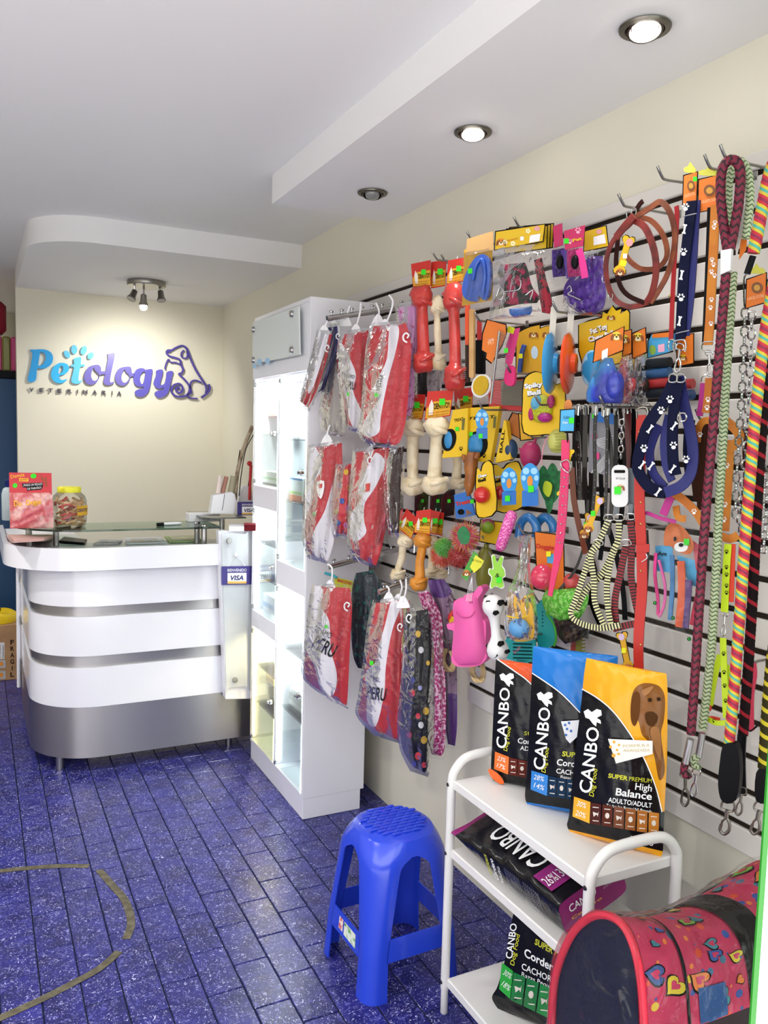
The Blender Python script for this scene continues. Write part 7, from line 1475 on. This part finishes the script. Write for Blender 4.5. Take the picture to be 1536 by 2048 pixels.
it.spin((1405, 1466), (1397, 1514), [(0, 0), (0, 7), (1, 7), (1, 0)], c_('aluminium sleeve', 'b8b8bc', .35, metal=1.), 0, 'sleeve', 14); rope(it, [(1397, 1512, 0), (1388, 1520, .004), (1392, 1534, .004), (1400, 1528, 0)], 8, grn, 'rope_knot'); clasp(it, 1393, 1544, 1386, 1592, 17, .002)
it.card([(1479, 418), (1492, 408), (1484, 470), (1472, 520), (1470, 470)], c_('white card', 'dcd8d4'), .001, -.01, 'card'); it.card([(1484, 440), (1498, 436), (1492, 500), (1478, 520)], org, .001, -.014, 'card')
it = Item('rope_leash', 'rainbow braided rope leash with a black padded end', 'rope leash', 1520, 420, .22, 22, 'braided rope leashes')
rope(it, [(1560, 300, 0), (1540, 345, 0), (1526, 410, 0), (1514, 470, 0), (1506, 512, 0)], 12, mul); rope(it, [(1548, 560, .0), (1528, 680, 0), (1512, 820, 0), (1500, 960, 0), (1488, 1110, 0), (1478, 1250, 0), (1468, 1380, 0), (1458, 1490, 0)], 11, mul)
it.card(curve2([(1446, 1492), (1460, 1486), (1474, 1494), (1480, 1540), (1472, 1600), (1445, 1604), (1436, 1570), (1440, 1520)], 3), black, .02, .012, 'padded_end', smooth=70); clasp(it, 1456, 1612, 1448, 1668, 27, .006, c_('dull steel', '8a857e', .35, metal=1.))
it.tube([(1506, 512, 0), (1500, 530, 0), (1494, 548, 0)], 7, black, 'handle_end')
it = Item('rope_leash', 'black and red braided rope leash', 'rope leash', 1515, 740, .16, 22, 'braided rope leashes')
rope(it, [(1556, 520, 0), (1536, 700, 0), (1524, 860, 0), (1514, 1020, 0), (1506, 1180, 0), (1496, 1340, 0), (1486, 1470, 0)], 10, brd); it.strap([(1484, 1470, 0), (1482, 1520, 0), (1484, 1590, .002)], 17, black, 'webbing_end', .006); clasp(it, 1484, 1582, 1476, 1630, 18, .004, c_('dull steel', '8a857e', .35, metal=1.))
it = Item('rope_leash', 'olive and yellow braided rope leash at the picture edge', 'rope leash', 1530, 1400, .2, 22, 'braided rope leashes')
rope(it, [(1570, 1180, 0), (1548, 1300, 0), (1536, 1420, 0), (1528, 1540, 0)], 12, yb2); it.card(curve2([(1512, 1546), (1528, 1538), (1546, 1546), (1544, 1600), (1512, 1602)], 3), black, .02, .012, 'padded_end', smooth=70); clasp(it, 1520, 1614, 1508, 1668, 24, .006, c_('dull steel', '8a857e', .35, metal=1.))
it = Item('chain_leash', 'steel chain leash under an orange card', 'chain leash', 1505, 560, .13, 20); tagcard(it, [(1494, 560), (1532, 546), (1530, 604), (1492, 616)], .006, 'LARGE STORE')
it.tube([(1492, 548, .0), (1488, 560, 0), (1488, 600, 0), (1490, 620, 0)], 1.8, chrome, 'steel_frame', 6, 4); chainlinks(it, [(1490, 616, .0), (1488, 700, 0), (1484, 790, 0), (1478, 880, 0), (1473, 960, 0), (1470, 1050, 0)], 25, 2.2); chainlinks(it, [(1504, 622, .012), (1502, 700, .012), (1498, 790, .012), (1494, 880, .012), (1486, 980, .012), (1478, 1066, .012)], 25, 2.2)
it = Item('choke_chain', 'thin steel chain hanging by the window frame', 'chain', 1532, 950, .06, 15); chainlinks(it, [(1534, 945, 0), (1532, 1030, 0), (1526, 1110, 0)], 20, 1.8)
# bag of bright cat collars
it = Item('cat_collar_bag', 'bag of bright thin collars with a cartoon puppy card', 'collar bag', 1360, 1080, .14, 20)
it.card([(1310, 1092), (1345, 1090), (1345, 1146), (1314, 1142)], blu, .001, 0, 'header_card'); it.text('Am', 1315, 1111, 1333, 1112, 9, ink, bold=.02, e=.002)
it.card(curve2([(1330, 1060), (1342, 1046), (1360, 1050), (1376, 1066), (1388, 1090), (1380, 1108), (1362, 1106), (1340, 1092), (1328, 1090)], 3), c_('puppy orange print', 'cc6a2c'), .001, .004, 'puppy_card'); it.shapes([ell(1362, 1094, 14, 10, 14)], wink, 'muzzle_print', .001, off=.005); it.shapes([ell(1362, 1090, 5, 4, 10), ell(1350, 1078, 3, 5, 10)], ink, 'eye_print', .0018, off=.005); stick(it, 1373, 1084, 11, .006)
it.card([(1384, 1080), (1406, 1096), (1408, 1140), (1392, 1140)], c_('pink red card', 'c8485c'), .001, -.004, 'side_card'); it.card([(1352, 1110), (1410, 1126), (1404, 1176), (1380, 1170)], blu, .001, -.006, 'lower_card')
for P, c, wd in (([(1312, 1106), (1310, 1150), (1316, 1200), (1316, 1230)], 'e0388a', 6), ([(1318, 1120), (1330, 1170), (1328, 1210), (1318, 1234)], 'e868b0', 5), ([(1344, 1110), (1345, 1170), (1340, 1240)], '3a7ab0', 9), ([(1362, 1122), (1364, 1180), (1358, 1254)], 'd8582c', 15), ([(1378, 1160), (1374, 1210), (1370, 1256)], '5a3a7a', 14), ([(1402, 1160), (1394, 1200), (1384, 1250)], 'c0284a', 10)): it.strap([(x, y, .012) for x, y in P], wd, c_('thin collar '+c, c, .45), 'thin_collar', .004)
for (x, y) in ((1378, 1298-20), (1346, 1236), (1310, 1206)): it.ball(x, y, 4, c_('green bell', '2a8a3a', .2, metal=.6), .014, 'bell', nu=10, nv=8)
it.sheet([((1300, 1052), (1400, 1040)), ((1296, 1110), (1412, 1110)), ((1296, 1180), (1408, 1180)), ((1290, 1250), (1402, 1250)), ((1284, 1300), (1390, 1310))], film, .03, name='plastic_bag', back=False, jit=.004)
ne = len_mat('neon yellow paw webbing', ('c4e020', 'c4e020', 'b8d81c'), .02); ng = c_('neon yellow webbing', 'c8e21c', .5); nr = c_('neon red webbing', 'd83a20', .5)
it = Item('neon_leash', 'neon yellow leash printed with black paws beside a red one', 'leash', 1455, 1095, .12, 20); it.strap([(1456, 1088, .01), (1452, 1150, .01), (1449, 1224, .01)], 14, ng, 'webbing', .003); it.strap([(1466, 1088, .004), (1464, 1150, .004), (1462, 1204, .004)], 10, nr, 'webbing', .003)
for y in (1104, 1135, 1150, 1172, 1186): it.shapes(paw(1453, y, 6), ink, 'paw_print', .003, off=.012)
clasp(it, 1450, 1228, 1446, 1272, 12, .01)
it = Item('neon_harness', 'neon yellow harness printed with black paws', 'harness', 1445, 1285, .12, 20)
for P, wd in (([(1446, 1276, .02), (1448, 1330, .02), (1450, 1380, .02), (1452, 1436, .02)], 12), ([(1440, 1310, .01), (1428, 1360, .01), (1420, 1410, .01)], 12), ([(1452, 1330, .005), (1462, 1380, .005), (1460, 1430, .005)], 12), ([(1416, 1438, .02), (1434, 1446, .024), (1460, 1444, .02)], 10)): it.strap(P, wd, ng, 'webbing', .003)
for P, wd in (([(1434, 1330, -.01), (1424, 1380, -.01), (1416, 1420, -.01)], 12), ([(1400, 1444, .0), (1420, 1436, 0), (1440, 1440, .0)], 8)): it.strap(P, wd, nr, 'webbing', .003)
for (x, y) in ((1447, 1308), (1448, 1345), (1449, 1372), (1451, 1402), (1428, 1442)): it.shapes(paw(x, y, 6), ink, 'paw_print', .003, off=.022)
it = Item('pink_leash_strap', 'pink and red webbing strap hanging beside the rainbow rope', 'leash', 1502, 1330, .08, 15); it.strap([(1506, 1326, 0), (1508, 1350, 0), (1502, 1390, 0), (1502, 1460, 0)], 12, c_('pink red webbing', 'c02a4a', .5), 'webbing', .003); it.tube([(1494, 1452, 0), (1500, 1462, 0), (1514, 1452, 0)], 2, black, 'slider')

# ================================================================== garments on display arms
def arm(label, tip, L, rise, pegs):
    a = on(*tip, 'x', XW-L); b = V(XW-.018, a.y, a.z+rise); t = thing('garment_rail', label, 'garment rail', b, 0, 'chrome garment rails')
    MB().tube([V(0, 0, 0), a-b], .011, 12).build('bar', chrome, t); MB().rbox(-.006, .0, -.02, .02, -.03, .03, .003).build('wall_plate', chrome, t, 0)
    dr = (a-b).normalized()
    for k in range(pegs):
        p = (a-b)*((k+.6)/pegs)
        MB().lathe([(.003, .008), (.003, .018), (.008, .02), (.009, .023), (.006, .027), (0, .027)], 12, p, (0, 0, 1)).build('stop_pin', chrome, t)
    return t
arm('long chrome garment arm over the top row of dog shirts', (654, 637), .40, .085, 9)
arm('lower chrome garment arm nearest the cabinet', (655, 1134), .39, .07, 6)
arm('short lower chrome arm holding the printed garments', (758, 1184), .30, .08, 6)
RD, WH = 'b21f2c', 'd9d6de'
def garment(label, rows, d, col, polys=(), col2=WH, hang=None, yaw=38, noise=None, fgrow=6, filmed=True, bulge=.018, body='shirt', cat='dog garment', rough=.75):
    cx = sum(r[0][0]+r[1][0] for r in rows[:1])/2; cy = (rows[0][0][1]+rows[0][1][1])/2
    it = Item('dog_garment', label, cat, cx, cy, d, yaw, 'bagged dog garments')
    m = mat('cloth %s %s %s' % (col, col2, noise[1] if noise else ''), col, rough, masks=(('m1', col2),) if polys else (), noise=noise, bump=(60, .3, .004), sheen=.2)
    it.sheet(rows, m, bulge, name=body, nu=26, nv=44, folds=((1.5, .6, .006, .5), (3.1, -.4, .0035, 2.)), masks=(('m1', [curve2(p, 4) for p in polys]),) if polys else (), setsurf=True, vp=.4, jit=.001)
    if filmed:
        R = [((r[0][0]-fgrow, r[0][1]-(6 if i == 0 else 0)+(8 if i == len(rows)-1 else 0)), (r[1][0]+fgrow, r[1][1]-(6 if i == 0 else 0)+(8 if i == len(rows)-1 else 0))) for i, r in enumerate(rows)]
        it.sheet(R, film2, bulge*1.2+.006, name='plastic_bag', back=False, nu=18, nv=26, jit=.0018, folds=((2.2, .5, .004, 1.),), edge=.006)
    if hang:
        it.tube([(x, y, o) for x, y, o in hang], 2.0, white_pl, 'hanger', 8, 5)
        x, y, o = hang[-1]; it.card(curve2([(x-4, y-10), (x+4, y-10), (x+13, y+8), (x+10, y+12), (x-10, y+12), (x-13, y+8)], 3), white_pl, .004, o+.002, 'hanger_yoke', smooth=40)
    return it
def curl(it, x, y, s, off=.03): it.tube([(x+s*.2, y+s, off), (x-s*.4, y+s*.6, off), (x-s*.5, y-s*.2, off), (x, y-s*.7, off), (x+s*.5, y-s*.3, off), (x+s*.2, y+s*.2, off)], s*.16, white_pl, 'hanger_curl', 7, 4)
g = garment('slim red and white dog shirt hung nearest the cabinet', [((640, 665), (664, 668)), ((628, 712), (654, 716)), ((612, 770), (636, 775)), ((600, 802), (616, 816))], .40, RD, [[(642, 660), (658, 670), (628, 770), (616, 785), (620, 740)]], hang=((660, 636, .0), (654, 644, .0), (648, 662, .0))); curl(g, 654, 696, 8)
g = garment('royal blue dog shirt behind the slim red one', [((656, 655), (676, 652)), ((652, 700), (674, 696)), ((644, 750), (660, 745)), ((634, 786), (648, 778))], .36, '24246e', hang=((680, 622, .0), (674, 634, .0), (668, 652, .0))); curl(g, 676, 672, 7)
garment('pale grey dog coat in crinkled film on the top arm', [((668, 680), (700, 676)), ((652, 760), (700, 760)), ((644, 830), (694, 836)), ((650, 862), (690, 866))], .33, '9a948e', hang=((700, 612, 0), (696, 622, 0), (690, 640, 0)), bulge=.01)
g = garment('red dog shirt with white lettered panel on the top arm', [((690, 668), (736, 660)), ((680, 690), (742, 688)), ((680, 740), (738, 745)), ((686, 800), (736, 810)), ((692, 846), (726, 866))], .32, RD, [[(679, 686), (698, 714), (712, 750), (706, 780), (720, 815), (736, 846), (716, 864), (700, 842), (692, 800), (684, 776), (678, 770)]], hang=((722, 606, .0), (720, 626, .0), (714, 650, .0), (712, 660, .0)))
g.text('TE AMO', 682, 752, 708, 758, 8, ink, drape=True, e=.005); g.text('PERU', 683, 776, 710, 780, 17, ink, bold=.01, drape=True, e=.005); stick(g, 697, 788, 6, .026)
g = garment('large red and white dog shirt at the front of the top arm', [((748, 652), (812, 646)), ((738, 690), (822, 690)), ((732, 760), (818, 770)), ((728, 820), (812, 838)), ((722, 866), (802, 880)), ((742, 884), (790, 890))], .30, RD, [[(780, 644), (798, 656), (792, 700), (776, 760), (762, 830), (758, 864), (738, 874), (722, 862), (734, 832), (756, 800), (745, 780), (756, 756), (774, 716)]], hang=((778, 590, .0), (786, 604, .0), (780, 628, .0), (770, 650, .0))); curl(g, 812, 674, 11)
g.text('PERU', 758, 782, 766, 752, 9, ink, bold=.02, drape=True, e=.003); stick(g, 753, 790, 7, .028)
garment('pink and lilac dotted dog shirt behind the red bone', [((796, 616), (842, 604)), ((798, 660), (842, 650)), ((794, 740), (830, 735)), ((792, 800), (828, 800)), ((796, 834), (820, 832))], .22, 'c88ac0', noise=(60, 'a82a6a', .58, .62), hang=((752, 606, .0), (758, 622, 0), (756, 640, 0)))
garment('dark charcoal garment under the red bones', [((826, 742), (856, 740)), ((824, 765), (862, 765)), ((826, 790), (860, 795))], .15, '2a2628', filmed=False); garment('grey garment hem beside the charcoal one', [((854, 742), (884, 740)), ((852, 765), (884, 768)), ((856, 790), (880, 794))], .12, '9c9498', noise=(40, '6c6468', .5, .6), filmed=False)
g = garment('red and white football shirt with a crest in the second row', [((622, 896), (684, 886)), ((616, 950), (684, 944)), ((612, 1020), (676, 1010)), ((610, 1075), (668, 1082)), ((620, 1108), (656, 1122))], .38, RD, [[(606, 884), (638, 905), (642, 940), (628, 965), (628, 990), (616, 1024), (604, 1032)], [(676, 936), (668, 1080), (655, 1124), (626, 1108), (626, 1066), (650, 1020)]], hang=((660, 850, .0), (656, 862, .0), (654, 880, .0)))
g.card(curve2([(634, 964), (648, 962), (647, 984), (641, 998), (634, 984)], 2), wink, .0006, .024, 'crest'); g.shapes([[(637, 968), (645, 967), (644, 976), (637, 977)]], redc, 'crest_print', .0008, off=.0246); stick(g, 628, 1028, 6, .024)
g = garment('red polka-dot dog dress in the second row', [((676, 935), (708, 925)), ((668, 980), (708, 972)), ((664, 1030), (704, 1030)), ((672, 1066), (694, 1070))], .33, 'c0222e', noise=None, bulge=.025)
for (x, y, c) in ((692, 944, 'd8b020'), (678, 970, '8a4a9c'), (698, 976, 'c8981e'), (684, 1002, '2a4a9c'), (672, 1024, 'd8b020'), (696, 1016, 'd87ab0'), (676, 1046, '2a4a9c'), (692, 1050, 'd87ab0')): g.shapes([ell(x, y, 5, 6, 12)], c_('dot '+c, c, .7), 'printed_dot', .003, True)
g = garment('red and white dog shirt in the middle of the second row', [((712, 905), (778, 893)), ((706, 960), (778, 950)), ((702, 1020), (774, 1012)), ((700, 1082), (766, 1084)), ((712, 1112), (752, 1132))], .30, RD, [[(752, 905), (770, 925), (752, 972), (730, 1006), (728, 1040), (732, 1066), (708, 1084), (698, 1050), (704, 1024), (724, 996), (716, 984), (724, 950), (740, 925)]], hang=((748, 888, .0), (742, 896, .0), (740, 905, .0))); curl(g, 740, 920, 9)
g.shapes([[(730, 968), (740, 966), (739, 982), (730, 984)]], redc, 'crest_print', .003, True)
garment('dark brown satin dog coat in the second row', [((776, 900), (808, 893)), ((768, 960), (802, 955)), ((774, 1030), (800, 1030)), ((784, 1066), (798, 1066))], .24, '34201e', hang=((786, 886, 0), (784, 892, 0), (786, 900, 0)), rough=.35); garment('rose pink dog shirt edge beside the brown coat', [((762, 984), (778, 978)), ((760, 1036), (778, 1030)), ((750, 1086), (766, 1082))], .26, 'b8324e')
g = garment('white and red lettered dog shirt on the lower arm', [((630, 1172), (700, 1176)), ((622, 1215), (704, 1220)), ((614, 1290), (700, 1292)), ((609, 1346), (697, 1360)), ((626, 1372), (694, 1406)), ((668, 1394), (690, 1410))], .39, RD, [[(618, 1166), (646, 1180), (641, 1214), (658, 1240), (662, 1300), (674, 1350), (666, 1390), (642, 1380), (628, 1330), (612, 1292)]], hang=((655, 1128, .0), (664, 1136, .0), (664, 1158, .0), (660, 1172, .0)), bulge=.022)
g.text('TE AMO', 627, 1262, 660, 1278, 13, ink, drape=True, e=.005); g.text('PERU', 622, 1294, 664, 1316, 28, ink, bold=.015, drape=True, e=.005); stick(g, 652, 1253, 6, .03); curl(g, 694, 1212, 10)
g = Item('garment_label', 'yellow and green hang card behind the lower garment arm', 'hang card', 690, 1160, .3, 30); g.card([(668, 1154), (706, 1162), (704, 1184), (670, 1176)], c_('lime yellow card', 'b8b82a'), .001, 0, 'card'); g.text('MASCOTAS', 674, 1163, 702, 1170, 6, redc, bold=.03, e=.0016); g.tube([(650, 1146, 0), (668, 1152, 0), (674, 1156, 0)], 3, c_('teal hanger', '2a9aa8', .4), 'teal_clip')
garment('dark blue floral dog coat between the two lower arms', [((712, 1146), (748, 1140)), ((704, 1180), (762, 1178)), ((702, 1250), (760, 1256)), ((706, 1310), (752, 1320)), ((716, 1336), (742, 1340))], .25, '2a3440', noise=(50, '2a6a64', .56, .62))
g = garment('red and white lettered dog shirt on the short lower arm', [((752, 1206), (802, 1200)), ((740, 1250), (810, 1246)), ((732, 1320), (808, 1330)), ((722, 1392), (810, 1402)), ((718, 1430), (806, 1450)), ((752, 1462), (796, 1480))], .31, RD, [[(784, 1198), (800, 1214), (784, 1262), (772, 1330), (768, 1388), (752, 1452), (734, 1440), (734, 1390), (731, 1346), (752, 1322), (758, 1290), (770, 1250)]], hang=((772, 1172, .0), (778, 1178, .0), (777, 1196, .0)), bulge=.022)
g.text('TE AMO', 736, 1358, 756, 1364, 9, ink, drape=True, e=.005); g.text('PERU', 732, 1396, 770, 1402, 26, ink, bold=.015, drape=True, e=.005); stick(g, 743, 1326, 7, .03); curl(g, 800, 1254, 9)
garment('pink and olive striped dog shirt behind the lettered shirt', [((792, 1205), (820, 1200)), ((796, 1260), (818, 1256)), ((800, 1330), (816, 1330)), ((800, 1380), (812, 1380))], .27, 'b86a6e', [[(806, 1200), (814, 1200), (808, 1300), (800, 1300)]], '9a9a3a', hang=((800, 1160, 0), (804, 1176, 0), (796, 1200, 0)))
g = garment('black dog coat printed with bright symbols', [((812, 1225), (856, 1218)), ((812, 1300), (862, 1296)), ((806, 1380), (862, 1388)), ((800, 1450), (862, 1460)), ((806, 1500), (858, 1522)), ((826, 1534), (850, 1546))], .28, '0e0e14', hang=((812, 1158, .0), (812, 1180, .0), (806, 1204, .0)), bulge=.026, rough=.4); curl(g, 818, 1236, 10)
for (x, y, c, r) in ((836, 1268, 'c8a030', 7), (842, 1300, 'c8c8cc', 7), (826, 1250, '8a8ab8', 5), (856, 1326, 'c8a030', 5), (824, 1360, '3a4aa0', 7), (840, 1376, '8a8ac0', 5), (824, 1386, 'b82a3a', 8), (852, 1422, 'c8a030', 8), (836, 1432, 'b82a3a', 6), (842, 1450, 'c8c8cc', 7), (848, 1480, 'c8a030', 8), (818, 1470, 'b82a3a', 7), (836, 1512, 'c83a3a', 8), (828, 1528, '4a4ab0', 6), (848, 1530, 'c83a4a', 6)): g.shapes([ell(x, y, r*.8, r, 10)], c_('dot '+c, c, .7), 'printed_symbol', .003, True)
garment('pink leopard print dog garment', [((836, 1186), (856, 1180)), ((850, 1240), (882, 1232)), ((856, 1320), (888, 1312)), ((858, 1400), (892, 1400)), ((856, 1480), (890, 1490)), ((862, 1508), (882, 1512))], .25, 'b01e70', noise=(90, 'e8c0d8', .5, .54))
g = garment('mauve spotted dog garment with a purple hood', [((856, 1160), (888, 1158)), ((862, 1200), (908, 1196)), ((876, 1280), (912, 1276)), ((882, 1360), (914, 1364)), ((888, 1440), (914, 1450)), ((896, 1488), (910, 1492))], .2, '9a7898', [[(840, 1140), (910, 1140), (900, 1190), (860, 1190)], [(870, 1400), (930, 1400), (930, 1510), (870, 1510)]], '5a2a80', noise=(50, '5a2050', .58, .63))
for (px, py, d) in ((874, 980, .08), (1076, 1204, .1), (1040, 1272, .17), (890, 1284, .2), (940, 1318, .2), (964, 818, .2), (908, 1200, .17), (1150, 1276, .06), (1502, 1324, .08), (1532, 940, .06), (843, 984, .08), (1062, 874, .13), (1208, 812, .22), (1292, 1054, .1), (1224, 812, .1), (972, 1086, .1), (1400, 840, .06)): hook(px, py, d, 'thin steel hook behind the goods near '+{874: 'the dark treat strips', 1076: 'the slotted scoop', 1040: 'the teal brush', 890: 'the coiled rawhide', 940: 'the pink pig', 964: 'the slim paw tag', 908: 'the tiny red toy', 1150: 'the small combs', 1502: 'the pink strap', 1532: 'the thin chain', 843: 'the green treat strip', 1062: 'the dark pink ball', 1208: 'the black collars', 1292: 'the black studded collar', 1224: 'the dark leads', 972: 'the olive toy', 1400: 'the brown harness'}[px])
